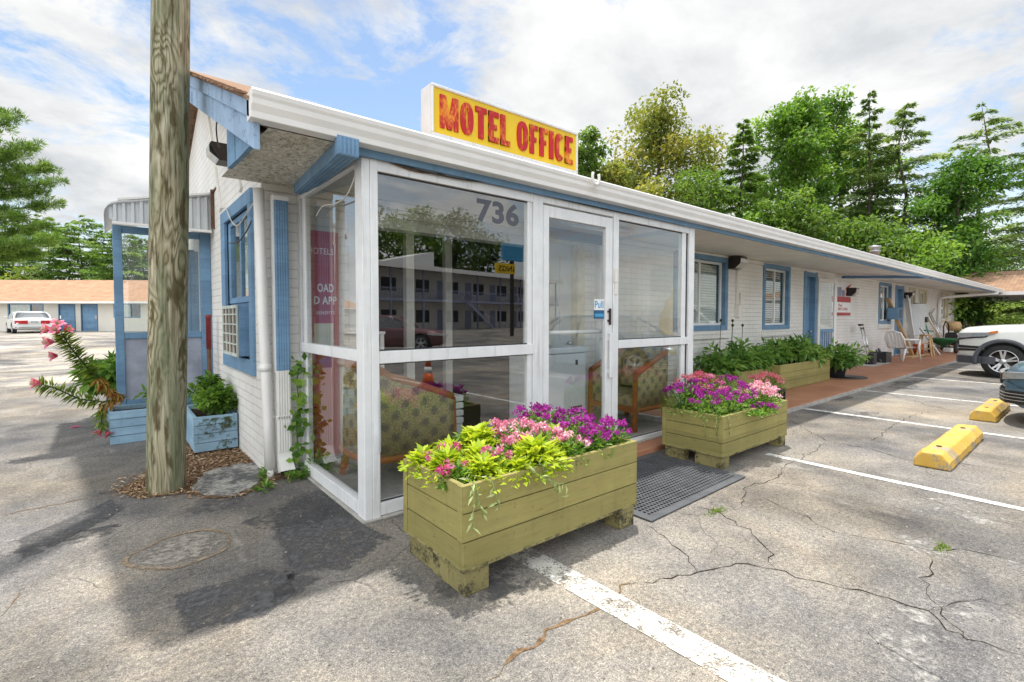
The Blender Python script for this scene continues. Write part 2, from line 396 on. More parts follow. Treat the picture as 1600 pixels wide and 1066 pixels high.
M['white_vinyl'] = plain('white_vinyl', (.82,.82,.81), .4, 0, .04)
M['soffit'] = plain('cream_soffit_paint', (.78,.755,.70), .55, 0, .09, 1.6, .1)
M['stucco'] = m_stucco()
M['blue'] = m_boards('blue_trim_paint', (.15,.275,.43), (.10,.18,.28), 2.5, (.22,.36,.52))
M['blue_pale'] = m_boards('pale_blue_board_paint', (.285,.445,.585), (.10,.13,.15), 3.5, (.36,.50,.62))
M['blue_worn'] = worn_paint('flaking_blue_paint', (.32,.45,.62), (.13,.20,.33), .42, 7, (1,1,1), .8, .6, .1)
M['blue_mid'] = m_boards('blue_pipe_paint', (.175,.315,.49), (.3,.42,.58), 3, (.30,.45,.62))
M['blue_dark'] = plain('deep_blue_paint', (.06,.14,.27), .5, 0, .15)
M['olive'] = m_boards('olive_plank_paint', (.292,.258,.092), (.10,.08,.03), 2.2, (.225,.197,.068))
M['olive_old'] = worn_paint('mossy_olive_paint', (.27,.235,.095), (.045,.04,.024), .47, 7, (1,1,1), .85, .5, .1)
M['gap'] = plain('dark_gap', (.03,.025,.018), .9)
M['soil'] = m_soil(); M['mulch'] = m_mulch(); M['mulch_base'] = m_soil('mulch_bed', (.09,.06,.04), (.30,.20,.12))
M['walk'] = m_walk()
M['concrete'] = plain('pale_concrete', (.40,.385,.355), .9, 0, .25, 9, .5)
M['rubber'] = plain('black_rubber', (.035,.037,.042), .6, 0, .3, 8, .2)
M['rubber_grey'] = plain('dusty_grey_rubber', (.085,.09,.10), .6, 0, .3, 6, .2)
M['yellow'] = worn_paint('yellow_kerb_paint', (.68,.42,.075), (.36,.30,.20), .455, 5, (1,1,1), .7, .4, .05)
M['frost'] = plain('frosted_plastic_sheet', (.33,.36,.44), .35, 0, .35, 2.6, .1)
M['sign_yellow'] = plain('sign_yellow_plastic', (.82,.56,.015), .3, 0, .08, 4)
M['letter'] = worn_paint('flaked_red_letter', (.50,.012,.018), (.80,.30,.012), .44, 7, (1,1,.45), .5, .1, .1)
M['red'] = plain('banner_red', (.43,.013,.018), .5, 0, .1)
M['red_rust'] = plain('rust_red_paint', (.22,.03,.03), .6, 0, .3)
M['text_white'] = plain('white_print', (.85,.85,.84), .6)
M['grey_vinyl'] = plain('grey_vinyl_numeral', (.085,.092,.11), .5, 0, .06)
M['sky_print'] = plain('cyan_print', (.06,.33,.60), .4)
M['navy_print'] = plain('navy_print', (.02,.10,.22), .4)
M['black'] = plain('black_plastic', (.018,.018,.02), .45, 0, .2)
M['dark_metal'] = plain('dark_bronze_metal', (.045,.035,.03), .45, .3, .2)
M['chrome'] = plain('bright_metal', (.62,.63,.64), .25, .9, .05)
M['lens'] = plain('lamp_lens', (.62,.63,.62), .15, 0, .05, 5, 0, .7)
M['wood_orange'] = m_boards('varnished_orange_wood', (.36,.125,.028), (.2,.06,.012), 4, (.42,.16,.04))
M['wood_pale'] = m_boards('raw_pine_wood', (.55,.37,.19), (.35,.2,.09), 4, (.6,.43,.24))
M['fabric'] = m_fabric()
M['freezer'] = plain('white_enamel', (.74,.78,.82), .28, 0, .04)
M['door_grey'] = plain('pale_grey_door', (.60,.61,.60), .5, 0, .06)
M['cream'] = plain('cream_frame_paint', (.66,.58,.40), .6, 0, .15)
M['cream_wall'] = plain('cream_motel_wall', (.74,.71,.64), .8, 0, .06, .8)
M['ochre'] = plain('bare_cream_brick', (.68,.56,.33), .8, 0, .12, 5, .4)
M['curtain'] = plain('curtain_cloth', (.50,.55,.50), .8, 0, .25, 5)
M['blind'] = plain('window_blind', (.63,.64,.61), .6, 0, .08)
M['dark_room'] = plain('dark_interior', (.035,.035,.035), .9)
M['orange'] = plain('orange_plastic', (.75,.12,.01), .45, 0, .08)
M['green_plastic'] = plain('green_hopper_plastic', (.015,.13,.05), .4, 0, .1)
M['violet_trim'] = plain('violet_blue_paint', (.27,.285,.40), .5, 0, .1)
M['tyre'] = plain('tyre_rubber', (.02,.02,.021), .8, 0, .2, 20, .3)
M['alloy'] = plain('alloy_rim', (.60,.61,.63), .3, .75, .06)
M['car_white'] = glossy_paint('pearl_white_car_paint', (.74,.755,.72))
M['car_silver'] = glossy_paint('white_car_paint', (.70,.72,.72))
M['car_blue'] = glossy_paint('slate_blue_car_paint', (.085,.155,.215), .25)
M['car_red'] = glossy_paint('dark_maroon_car_paint', (.17,.06,.07), .2)
M['cladding'] = plain('grey_plastic_cladding', (.075,.08,.095), .6)
M['headlight'] = plain('headlight_lens', (.42,.44,.46), .1, .3, .2, 14, 0, .8)
M['amber'] = plain('amber_lens', (.65,.20,.05), .2)
M['tail'] = plain('red_tail_lens', (.42,.01,.02), .2)
M['cable'] = plain('black_cable', (.03,.028,.026), .6)
M['cable_white'] = plain('white_cable', (.62,.6,.55), .6)
M['steel'] = plain('galvanised_flue', (.45,.47,.50), .4, .6, .15)
M['crack'] = m_soil('crack_filling', (.018,.014,.011), (.07,.05,.035))
M['crack_tan'] = m_soil('sandy_crack_filling', (.09,.055,.03), (.36,.24,.14))
M['alu_corr'] = plain('corrugated_aluminium', (.62,.65,.67), .4, .3, .1, 4)
M['rust'] = plain('rusted_steel', (.12,.06,.035), .8, 0, .4, 12)
M['trunk'] = m_trunk('grey_brown_bark', (.05,.04,.03), (.17,.145,.115))
M['trunk_pale'] = m_trunk('pale_bark', (.16,.14,.12), (.36,.33,.29))
# foliage: low, middle and high tone of the leaves themselves
LF = {
 'tree':   m_leaf('broadleaf_green', (.045,.10,.02), (.13,.235,.042), (.26,.37,.08), .40),
 'bright': m_leaf('fresh_green_leaves', (.05,.125,.02), (.15,.29,.045), (.30,.45,.09), .40),
 'olive':  m_leaf('yellowing_leaves', (.12,.17,.035), (.25,.29,.065), (.43,.39,.09)),
 'conifer':m_leaf('hemlock_needles', (.10,.17,.06), (.19,.285,.10), (.33,.41,.15), .45),
 'pine':   m_leaf('pine_needles', (.07,.14,.03), (.155,.275,.055), (.29,.41,.10), .4),
 'vine':   m_leaf('vine_leaves', (.035,.10,.015), (.085,.205,.03), (.165,.32,.055)),
 'bush':   m_leaf('peony_leaves', (.075,.18,.04), (.18,.34,.08), (.34,.50,.16), .42, .4),
 'lime':   m_leaf('lime_coleus_leaves', (.24,.36,.02), (.46,.57,.035), (.66,.70,.07), .3),
 'herb':   m_leaf('verbena_leaves', (.07,.17,.025), (.16,.31,.05), (.30,.45,.10), .3),
 'purple': m_leaf('purple_petals', (.20,.008,.19), (.36,.016,.33), (.52,.06,.48), .25),
 'pink':   m_leaf('pink_petals', (.55,.05,.22), (.76,.24,.46), (.88,.62,.74), .25),
 'coral':  m_leaf('coral_pink_petals', (.70,.10,.20), (.82,.22,.33), (.85,.45,.48), .25),
 'lily':   m_leaf('lily_petals', (.62,.09,.23), (.80,.25,.40), (.88,.66,.70), .3),
 'dry':    m_leaf('withered_leaves', (.22,.10,.02), (.40,.21,.05), (.50,.34,.10), .3),
 'lilyleaf': m_leaf('lily_leaves', (.08,.15,.02), (.20,.30,.05), (.38,.44,.10), .3),
 'pale':   m_leaf('pale_green_trailer', (.30,.40,.16), (.46,.55,.25), (.60,.66,.38), .3),
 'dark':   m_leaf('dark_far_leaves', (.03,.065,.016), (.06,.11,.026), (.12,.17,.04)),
}
# ------------------------------------------------------------------ leaf clouds
def leaf_mesh(name, P, N, T, L, W, fold=.25, mat=None, rnd=None, parent=None, base=None):
    """P: leaf roots, T: pointing direction, N: upper side; each leaf two folded triangles"""
    n = len(P); off = np.array(wloc(parent)) if parent is not None else np.zeros(3)
    P = np.asarray(P, float) - off
    T = T/np.linalg.norm(T, axis=1, keepdims=True)
    S = np.cross(T, N); S /= (np.linalg.norm(S, axis=1, keepdims=True)+1e-9); U = np.cross(S, T)
    L = np.broadcast_to(np.asarray(L, float).reshape(-1, 1), (n, 1)); W = np.broadcast_to(np.asarray(W, float).reshape(-1, 1), (n, 1))
    v = np.empty((n, 4, 3))
    v[:,0] = P; v[:,2] = P + T*L - U*L*.12
    mid = P + T*L*.48
    v[:,1] = mid - S*W*.5 + U*W*fold; v[:,3] = mid + S*W*.5 + U*W*fold
    me = bpy.data.meshes.new(name)
    me.vertices.add(n*4); me.vertices.foreach_set('co', v.ravel().astype(np.float32))
    idx = (np.arange(n)[:,None]*4 + np.array([0,1,2,0,2,3])).ravel()
    me.loops.add(n*6); me.loops.foreach_set('vertex_index', idx.astype(np.int32))
    me.polygons.add(n*2); me.polygons.foreach_set('loop_start', np.arange(0, n*6, 3, dtype=np.int32))
    try: me.polygons.foreach_set('loop_total', np.full(n*2, 3, dtype=np.int32))
    except Exception: pass
    me.update(calc_edges=True)
    a = me.attributes.new('rnd', 'FLOAT', 'FACE')
    r = rng.random(n) if rnd is None else np.clip(rnd, 0, 1)
    a.data.foreach_set('value', np.repeat(r, 2).astype(np.float32))
    me.materials.append(mat)
    return link(name, me, parent)
def unit(n):
    v = rng.normal(size=(n, 3)); return v/np.linalg.norm(v, axis=1, keepdims=True)
def clump_points(centers, radii, per, squash=.75):
    out = []; cid = []
    for i, (c, r) in enumerate(zip(centers, radii)):
        k = max(3, int(per*(r**2)))
        d = unit(k)*(rng.random((k, 1))**.45)*r; d[:,2] *= squash
        out.append(np.asarray(c)+d); cid += [i]*k
    return np.vstack(out), np.array(cid)
SKYX=-5.4; SKYY=-.6; SKY_STRENGTH=.10; SUN_STRENGTH=2.7; EXPOSURE=.84; BACK_FILL=1.9; GLARE_FILL=1.6; BLUE=1.1
# ------------------------------------------------------------------ light: high sun behind the building, bright broken cloud
SUN = Vector((.189, .178, .965)).normalized()
w = bpy.data.worlds.new('World'); scene.world = w; w.use_nodes = True
t = NT.__new__(NT); t.t = w.node_tree; t.t.nodes.clear()
wo = t.n('ShaderNodeOutputWorld')
sky = t.n('ShaderNodeTexSky', _sky_type='NISHITA', _sun_disc=False)
sky.sun_elevation = math.asin(SUN.z); sky.sun_rotation = math.atan2(SUN.x, SUN.y); sky.air_density = 1.0; sky.dust_density = .6; sky.ozone_density = 1.2
dirv = t.n('ShaderNodeTexCoord').outputs['Generated']
s = t.n('ShaderNodeSeparateXYZ', Vector=dirv)
zz = t.math('ADD', t.math('MAXIMUM', s.outputs[2], 0.0), .16)
px = t.math('DIVIDE', s.outputs[0], zz); py = t.math('DIVIDE', s.outputs[1], zz)
flat = t.n('ShaderNodeCombineXYZ', X=t.math('ADD', px, SKYX), Y=t.math('ADD', py, SKYY), Z=.37).outputs[0]
big = t.noise(flat, .62, 3, .5, .3); det = t.noise(flat, 2.9, 10, .66, .3)
dens = t.math('ADD', t.math('MULTIPLY', big, .56), t.math('MULTIPLY', det, .44))
cover = t.ramp(dens, [(.44, (0,0,0)), (.475, (.55,.55,.55)), (.515, (1,1,1))])
low = t.math('MULTIPLY_ADD', s.outputs[2], -3.2, 1.0, clamp=True)          # hazier towards the horizon
cover = t.math('MAXIMUM', cover, t.math('MULTIPLY', low, .8))
shade = t.noise(t.n('ShaderNodeVectorMath', _operation='ADD', i0=flat, i1=(5.3, 2.1, 1.7)).outputs[0], 1.15, 7, .6, .2)
ccol = t.ramp(shade, [(.30, (3.15,3.3,3.5)), (.43, (4.3,4.42,4.55)), (.52, (5.2,5.25,5.25)), (.60, (5.9,5.9,5.85))])
# cloud away from the sun brightened, out of view, to fill shaded walls
op = t.math('ADD', t.math('MULTIPLY', s.outputs[0], .73), t.math('MULTIPLY', s.outputs[1], .68)); back = t.math('MULTIPLY_ADD', op, -BACK_FILL, 1.0); back = t.math('MAXIMUM', back, 1.0)
sd = t.n('ShaderNodeVectorMath', _operation='DOT_PRODUCT', i0=dirv, i1=tuple(SUN)).outputs['Value']
back = t.math('ADD', back, t.math('MULTIPLY', t.math('POWER', t.math('MAXIMUM', sd, 0.0), 11.0), GLARE_FILL))     # added glow round the sun overhead, out of view, for more fill
ccol = t.mix(1.0, ccol, t.n('ShaderNodeCombineXYZ', X=back, Y=back, Z=back).outputs[0], 'MULTIPLY')
blue = t.mix(1.0, sky.outputs[0], (BLUE*1.06,BLUE*1.05,BLUE*1.0), 'MULTIPLY')
bg = t.n('ShaderNodeBackground', Color=t.mix(cover, blue, ccol), Strength=SKY_STRENGTH)
t.t.links.new(bg.outputs[0], wo.inputs['Surface'])
sun = bpy.data.lights.new('sun', 'SUN'); sun.energy = SUN_STRENGTH; sun.angle = R(1.5); sun.color = (1, .955, .88)
so = bpy.data.objects.new('sun', sun); COL.objects.link(so); so.rotation_euler = SUN.to_track_quat('Z', 'Y').to_euler()
scene.view_settings.view_transform = 'Standard'; scene.view_settings.look = 'None'; scene.view_settings.gamma = 1
scene.view_settings.exposure = EXPOSURE
scene.cycles.max_bounces = 10; scene.cycles.transparent_max_bounces = 24; scene.cycles.glossy_bounces = 5
scene.cycles.use_denoising = True
scene.cycles.caustics_reflective = False; scene.cycles.caustics_refractive = False

# ------------------------------------------------------------------ ground
def ground_sheet(name, poly, z, mat, kind='structure', n=1):
    mb = MB(); mb.quad(*[(p[0], p[1], z) for p in poly]); o = mb.build(name, mat, fix=False)
    return tag(o, kind=kind)
gb = MB(); NX = 40
xs = [-700, -60, -20, -8, -3, 0, 3, 8, 16, 30, 60, 700]; ys = [-700, -120, -60, -25, -10, -4, 0, 4, 10, 25, 60, 120, 700]
xs = sorted(set(xs) | set(range(-60, 61, 4))); ys = sorted(set(ys) | set(range(-60, 61, 3)))
gz_ = lambda y: .33*(lambda q: q*q*(3-2*q))(min(1, max(0, (y-12)/18)))          # the lot rises gently towards the far wing
gb.grid([[(x, y, gz_(y)) for x in xs] for y in ys], smooth=True)
tag(gb.build('ground', M['asphalt']), kind='structure')
ap = MB(); bx_ = [-60 + 2*i for i in range(46)]; rows_ = []
for y in [None, 14, 18, 22, 26, 30, 36, 44]:
    rows_.append([(x, (10.6 + .35*math.sin(x*.9)+.2*math.sin(x*2.3) - .25*x*0 if y is None else y), (gz_(y) if y else 0)+.004) for x in bx_])
ap.grid(rows_); tag(ap.build('far_lot', M['asphalt_pale'], fix=False), kind='structure')
# parking lines (x of the line, width, start, end)
def line(x0, y0, x1, y1, wd, mat):
    mb = MB(); d = Vector((x1-x0, y1-y0, 0)).normalized(); nrm = Vector((-d.y, d.x, 0))*wd/2; n = 24
    L = math.hypot(x1-x0, y1-y0); rows = []
    for i in range(n+1):
        p = Vector((x0, y0, .004)) + d*(L*i/n); j = rng.uniform(-.006, .006, 2)
        rows.append([p - nrm*(1+j[0]*4), p + nrm*(1+j[1]*4)])
    mb.grid(rows, smooth=False); return tag(mb.build('parking_line', mat, fix=False), kind='structure')
line(.47, -.55, .60, -6.5, .165, M['line_worn'])
line(3.72, -1.0, 3.55, -7.0, .085, M['line'])
for x in (6.68, 9.52, 12.75, 15.9, 19.1): line(x, -.28, x-.17, -6.2, .095, M['line'])
# the red painted walkway along the front, with its worn kerb
wk = MB(); wk.boxm(1.42, 29.6, -.24, 1.5, -.06, .055); tag(wk.build('walkway', M['walk'], bevel=.012), kind='structure')
ke = MB(); ke.boxm(4.3, 29.6, -.275, -.245, -.06, .046); tag(ke.build('walkway_edge', M['concrete']), kind='structure')
# cracks: strips a few millimetres wide following surveyed points
def crack(pix, wd, mat, jit=.03):
    pts = [G(*p) for p in pix]; fine = []
    for a, b in zip(pts[:-1], pts[1:]):
        L = (b-a).length; k = max(2, int(L/.05)); d = (b-a).normalized(); nn = Vector((-d.y, d.x, 0))
        for i in range(k):
            tt = i/k; env = math.sin(math.pi*tt)
            fine.append(a.lerp(b, tt) + nn*(rng.normal()*jit*.45*(.3+env)))
    fine.append(pts[-1]); rows = []
    for i, p in enumerate(fine):
        d = (fine[min(i+1, len(fine)-1)] - fine[max(i-1, 0)]).normalized(); nn = Vector((-d.y, d.x, 0))
        ww = wd*(.2+.85*rng.random()**1.5)*min(1, .25+min(i, len(fine)-1-i)/6)
        rows.append([(p.x-nn.x*ww/2, p.y-nn.y*ww/2, .0025), (p.x+nn.x*ww/2, p.y+nn.y*ww/2, .0025)])
    mb = MB(); mb.grid(rows, smooth=False); tag(mb.build('pavement_crack', mat, fix=False), kind='structure')
crack([(760,1064),(800,1030),(845,1000),(852,985),(900,967),(950,945),(970,925),(985,912)], .030, M['crack_tan'])
crack([(985,912),(1050,905),(1090,895),(1150,880),(1210,890),(1300,915),(1390,935),(1450,955),(1480,985),(1510,1000),(1600,1025)], .011, M['crack'])
crack([(1010,820),(1045,845),(1075,870),(1090,895)], .009, M['crack'])
crack([(1075,790),(1115,798),(1150,815),(1175,835),(1200,860),(1215,893)], .010, M['crack'])
crack([(1175,770),(1240,800),(1300,830),(1340,838),(1400,848),(1450,860),(1500,858),(1560,870),(1600,882)], .009, M['crack'])
crack([(1445,860),(1455,890),(1450,920),(1470,960),(1505,1000)], .009, M['crack'])
crack([(1290,690),(1278,703),(1225,728),(1213,748),(1165,762),(1158,790),(1185,800)], .009, M['crack'])
crack([(1225,652),(1290,688),(1360,702),(1430,722),(1500,724),(1600,742)], .010, M['crack'])
crack([(1350,980),(1400,1020),(1440,1045),(1480,1066)], .009, M['crack'])
crack([(1360,690),(1395,665),(1430,648),(1470,640)], .010, M['crack'])
crack([(1450,955),(1520,940),(1600,948)], .006, M['crack'])
crack([(0,806),(60,794),(130,780),(185,764)], .022, M['crack_tan'])
crack([(0,965),(30,930),(45,915)], .016, M['crack_tan'])
crack([(1330,590),(1400,620),(1480,640),(1560,650)], .012, M['crack'])
crack([(985,912),(1010,960),(1080,1010)], .004, M['crack'])
# tan ring and pale disc of the filled-in cover near the pole
def ellipse_sheet(name, c, rx, ry, z, mat, r0=0.0, n=48, rough=.05):
    mb = MB(); hp = [(k_, rng.normal()*rough/k_**.7, rng.uniform(0,6.28)) for k_ in (2,3,4,5,7)]
    ph = [1+sum(q_[1]*math.cos(q_[0]*2*math.pi*i/n+q_[2]) for q_ in hp) for i in range(n)]
    a = [(c.x+rx*ph[i]*math.cos(2*math.pi*i/n), c.y+ry*ph[i]*math.sin(2*math.pi*i/n), z) for i in range(n)]
    if r0:
        b = [(c.x+(q[0]-c.x)*r0, c.y+(q[1]-c.y)*r0, z) for q in a]; mb.grid([a+a[:1], b+b[:1]], smooth=False)
    else: return fade_sheet(name, [(q[0], q[1]) for q in a], z, mat)
    return mb.build(name, mat, fix=False)
def fade_sheet(name, ring, z, mat, inset=.28):
    """flat patch whose 'fade' value runs from 0 at its rim to 1 inside, so that it wears away raggedly"""
    cx = sum(p[0] for p in ring)/len(ring); cy = sum(p[1] for p in ring)/len(ring); n = len(ring); mb = MB()
    inner = [(p[0]+(cx-p[0])*inset, p[1]+(cy-p[1])*inset) for p in ring]
    mb.add([(p[0], p[1], z) for p in ring]+[(p[0], p[1], z) for p in inner]+[(cx, cy, z)], [(i, (i+1)%n, n+(i+1)%n, n+i) for i in range(n)]+[(n+i, n+(i+1)%n, 2*n) for i in range(n)])
    o = mb.build(name, mat, fix=False); at = o.data.attributes.new('fade', 'FLOAT', 'POINT'); at.data.foreach_set('value', [0.0]*n+[1.0]*(n+1)); return o
def m_patch(name, c1, c2, thr, fade=True):
    t = NT(name); c = t.coord(); n = t.noise(c, 26, 5, .7)
    fd = t.n('ShaderNodeAttribute', _attribute_name='fade').outputs['Fac'] if fade else None
    nn_ = t.math('ADD', t.math('MULTIPLY', t.noise(c, 3.2, 6, .7), .6), t.math('MULTIPLY', n, .4))
    if fade: nn_ = t.math('ADD', nn_, t.math('MULTIPLY_ADD', fd, .32, -.30))
    k = t.ramp(nn_, [(thr-.07, (0,0,0)), (thr+.07, (1,1,1))])
    p = t.bsdf(t.ramp(n, [(.35, c1), (.65, c2)]), .95, 0, t.bump(n, .6, .006), .2)
    return t.done(t.n('ShaderNodeMixShader', i0=k, i1=t.n('ShaderNodeBsdfTransparent').outputs[0], i2=p).outputs[0])
M['patch'] = m_patch('pale_worn_patch', (.17,.155,.135), (.42,.385,.33), .47)
M['ring'] = m_patch('tan_grit_ring', (.25,.185,.12), (.44,.34,.23), .46, False)
pc = G(285, 858)
tag(ellipse_sheet('cover_patch', pc, .25, .235, .003, M['patch']), kind='structure')
tag(ellipse_sheet('grit_ring', pc, .265, .25, .0045, M['ring'], .9), kind='structure')
M['stain'] = m_patch('old_tar_stain', (.06,.06,.063), (.15,.147,.147), .56)
for (u, v, rx, ry) in ((560,790,.35,.28), (470,800,.4,.35), (330,790,.35,.2), (1080,745,.3,.2), (760,905,.35,.25), (1300,620,.8,.35), (1420,600,1.2,.4), (1350,650,.6,.25), (60,850,.4,.22)):
    g = G(u, v); tag(ellipse_sheet('tar_stain', g, rx, ry, .0016+.0001*rng.random(), M['stain'], rough=.25), kind='structure')
M['shadow_tint'] = m_patch('painted_shadow_tint', (.065,.065,.068), (.145,.143,.142), .48)  # painted shade over dark asphalt, in the shape of the eave and pole shadows
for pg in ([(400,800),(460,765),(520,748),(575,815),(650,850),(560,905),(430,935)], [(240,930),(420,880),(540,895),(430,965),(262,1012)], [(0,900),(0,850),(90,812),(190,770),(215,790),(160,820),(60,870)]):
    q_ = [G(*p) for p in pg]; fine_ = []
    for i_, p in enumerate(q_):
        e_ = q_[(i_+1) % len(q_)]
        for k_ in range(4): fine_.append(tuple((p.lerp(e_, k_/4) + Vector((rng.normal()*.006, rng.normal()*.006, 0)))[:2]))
    tag(fade_sheet('painted_shadow', fine_, .0012, M['shadow_tint'], .30), kind='structure')
M['scuff'] = m_patch('pale_scuffed_paint', (.36,.35,.325), (.52,.50,.47), .60)
for (u, v, rx, ry) in ((1530,880,.25,.5), (1480,960,.2,.4), (1400,1010,.2,.3), (1570,1010,.2,.35), (1500,800,.35,.4)):
    g = G(u, v); tag(ellipse_sheet('paint_scuff', g, rx, ry, .0018, M['scuff'], rough=.25), kind='structure')
M['slab'] = worn_paint('stained_slab', (.40,.385,.35), (.10,.10,.10), .50, 3.2, (1,1,1), .9, .5, .10)
# mulch: a bed at the foot of the wall and round the pole, covered in loose chips
mp = [G(*q) for q in [(180,768),(210,752),(230,740),(262,705),(300,690),(392,690),(418,735),(470,742),(430,752),(380,775),(330,780),(290,772),(215,780)]]
mb = MB(); mb.quad(*[(p.x, p.y, .005) for p in mp]); tag(mb.build('mulch_bed', M['mulch_base'], fix=False), kind='structure')
def inpoly(x, y, poly):
    r_ = False; j = len(poly)-1
    for i in range(len(poly)):
        a, b = poly[i], poly[j]
        if (a.y > y) != (b.y > y) and x < (b.x-a.x)*(y-a.y)/(b.y-a.y)+a.x: r_ = not r_
        j = i
    return r_
slab_poly = [G(*q) for q in [(300,768),(318,742),(368,728),(410,726),(420,742),(398,762),(362,776),(330,776)]]
P = []
while len(P) < 3400:
    x = rng.uniform(-1.6, .05); y = rng.uniform(.9, 2.9)
    if inpoly(x + rng.normal()*.055, y + rng.normal()*.05, mp) and not inpoly(x, y, slab_poly): P.append((x, y, .008+rng.random()*.018))
P = np.array(P); k = len(P); T = unit(k); T[:,2] *= .25
tag(leaf_mesh('mulch_chips', P, np.tile([0,0,1.], (k,1))+unit(k)*.4, T, rng.uniform(.02,.065,k), rng.uniform(.006,.016,k), .1, M['mulch']), kind='stuff')
rag = []
for i_, p in enumerate(slab_poly):
    q_ = slab_poly[(i_+1) % len(slab_poly)]
    for k_ in range(5): rag.append(p.lerp(q_, k_/5) + Vector((rng.normal()*.012, rng.normal()*.012, 0)))
# loose grit on the paving: small angular stones
gp = MB()
for i_ in range(1500):
    x_ = rng.uniform(-3.5, 5.5); y_ = rng.uniform(-3.0, 2.0) if x_ < -.1 else rng.uniform(-3.2, -.3); r_ = rng.uniform(.0025, .0075)*(1.6 if rng.random() < .06 else 1)
    pv = [Vector((x_+r_*math.cos(a_)*rng.uniform(.6,1.2), y_+r_*math.sin(a_)*rng.uniform(.6,1.2), .003)) for a_ in (0,1.3,2.5,3.8,5.1)]
    gp.add(pv+[Vector((x_+rng.normal()*r_*.2, y_, .003+r_*rng.uniform(.5,.9)))], [(k_, (k_+1)%5, 5) for k_ in range(5)])
tag(gp.build('gravel', plain('loose_grit', (.30,.275,.24), .9, 0, .6, 30), fix=False), kind='stuff')
sl = MB(); sl.prism([(p.x, p.y, .0) for p in rag], (0,0,.020)); 
o = sl.build('paving_slab', M['slab'], bevel=.006); tag(o, 'broken grey concrete slab between the pole and the white downpipes', 'slab')
# ------------------------------------------------------------------ the office building
XG = -.33; YW = 1.455; XE = 29.7; YB = 9.0                     # gable wall, front wall, far end, rear wall
ZS0, ZS1 = 2.47, 2.535                                          # soffit height at the eave and at the wall
YE = -.06; SL = .43; ZR0 = 2.60; XR = -.70
def roofz(y): return ZR0 + SL*(y-YE)
YRIDGE = 4.6
bld = thing('motel_office_building', (XG, YW, 0), 'long low white painted brick motel building with blue trim and a brown shingle roof', 'building')
wall = MB()
# front wall with real openings: (x0, x1, z0, z1)
OPEN = [(.42, 2.82, .06, 2.34), (3.02, 3.62, .06, 2.36), (6.0, 7.62, 1.22, 2.40), (9.33, 10.5, 1.20, 2.42), (11.5, 12.15, .06, 2.42),
        (17.55, 18.75, 1.25, 2.40), (19.45, 20.3, .06, 2.42), (21.25, 22.0, 1.37, 2.36), (22.7, 23.85, 1.14, 2.36), (26.7, 28.1, 1.24, 2.36)]
def wall_with_openings(mb, x0, x1, z0, z1, ops, y, th=.22):
    xs = sorted({x0, x1} | {o[0] for o in ops} | {o[1] for o in ops})
    for a, b in zip(xs[:-1], xs[1:]):
        oo = [o for o in ops if o[0] <= a+1e-6 and o[1] >= b-1e-6]
        if not oo: mb.boxm(a, b, y, y+th, z0, z1)
        else:
            o = oo[0]
            if o[2] > z0+.01: mb.boxm(a, b, y, y+th, z0, o[2])
            mb.boxm(a, b, y, y+th, o[3], z1)
wall_with_openings(wall, XG, XE, 0, 2.56, OPEN, YW)
wall.build('wall', M['brick'], bld)
# gable wall with the window opening y 1.93..3.0
gw = MB()
gy0, gy1, gz0, gz1 = 1.86, 3.02, .98, 2.40
def gcol(a, b, z0, z1a, z1b): gw.prism([(XG, a, z0), (XG, b, z0), (XG, b, z1b), (XG, a, z1a)], (.22, 0, 0))
top = lambda y: roofz(min(y, 2*YRIDGE-y)) - .16
gcol(YW+.22, gy0, 0, top(YW+.22), top(gy0)); gcol(gy0, gy1, 0, gz0, gz0); gcol(gy0, gy1, gz1, top(gy0), top(gy1))
gcol(gy1, YRIDGE, 0, top(gy1), top(YRIDGE)); gcol(YRIDGE, YB, 0, top(YRIDGE), top(YB))
gcol(YW-.001, YW+.219, 2.57, top(YW), top(YW+.219))
gw.build('gable_wall', M['brick'], bld)
ew = MB(); ew.boxm(XE-.22, XE, YW+.23, YB, 0, 2.56); ew.boxm(XG+.23, XE-.23, YB-.2, YB, 0, 2.56); ew.build('rear_wall', M['brick'], bld)
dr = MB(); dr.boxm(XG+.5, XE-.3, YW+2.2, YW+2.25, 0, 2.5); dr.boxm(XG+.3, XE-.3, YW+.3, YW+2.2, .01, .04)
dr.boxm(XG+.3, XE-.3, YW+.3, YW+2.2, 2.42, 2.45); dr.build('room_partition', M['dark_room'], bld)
# roof: two pitches with a visible shingle edge
rf = MB()
for (ya, yb) in ((YE-.07, YRIDGE), (2*YRIDGE-YE+.07, YRIDGE)):
    za = roofz(YE-.07); zb = roofz(YRIDGE)
    rf.prism([(XR-.04, ya, za+.012), (XR-.04, yb, zb+.012), (XR-.04, yb, zb-.008), (XR-.04, ya, za-.008)], (XE+.7-XR, 0, 0))
rf.build('roof', M['roof'], bld)
# ragged shingle butts along the gable edge
sh = MB()
for i in range(44):
    y = YE + i*.105; z = roofz(y)+.022
    sh.box((0,0,0), (.07+rng.uniform(0,.035), .10, .010), M=Matrix.Translation((XR-.05-rng.uniform(0,.01), y+.05, z+.019)) @ Matrix.Rotation(math.atan(SL)-.06, 4, 'X'))
sh.build('shingle_edge', M['roof'], bld)
# barge boards, two steps, weathered
bb = MB(); bb2 = MB(); y1 = YRIDGE
for mb, x, dz0, dz1, th, ya in ((bb, XR-.03, -.010, -.105, .03, YE-.06), (bb2, XR-.005, -.106, -.275, .035, YE-.03)):
    mb.prism([(x, ya, roofz(ya)+dz0), (x, y1, roofz(y1)+dz0), (x, y1, roofz(y1)+dz1), (x, ya, roofz(ya)+dz1)], (th, 0, 0))
bb.build('barge_board', M['blue_worn'], bld, .004); bb2.build('barge_board', M['blue_worn'], bld, .004)
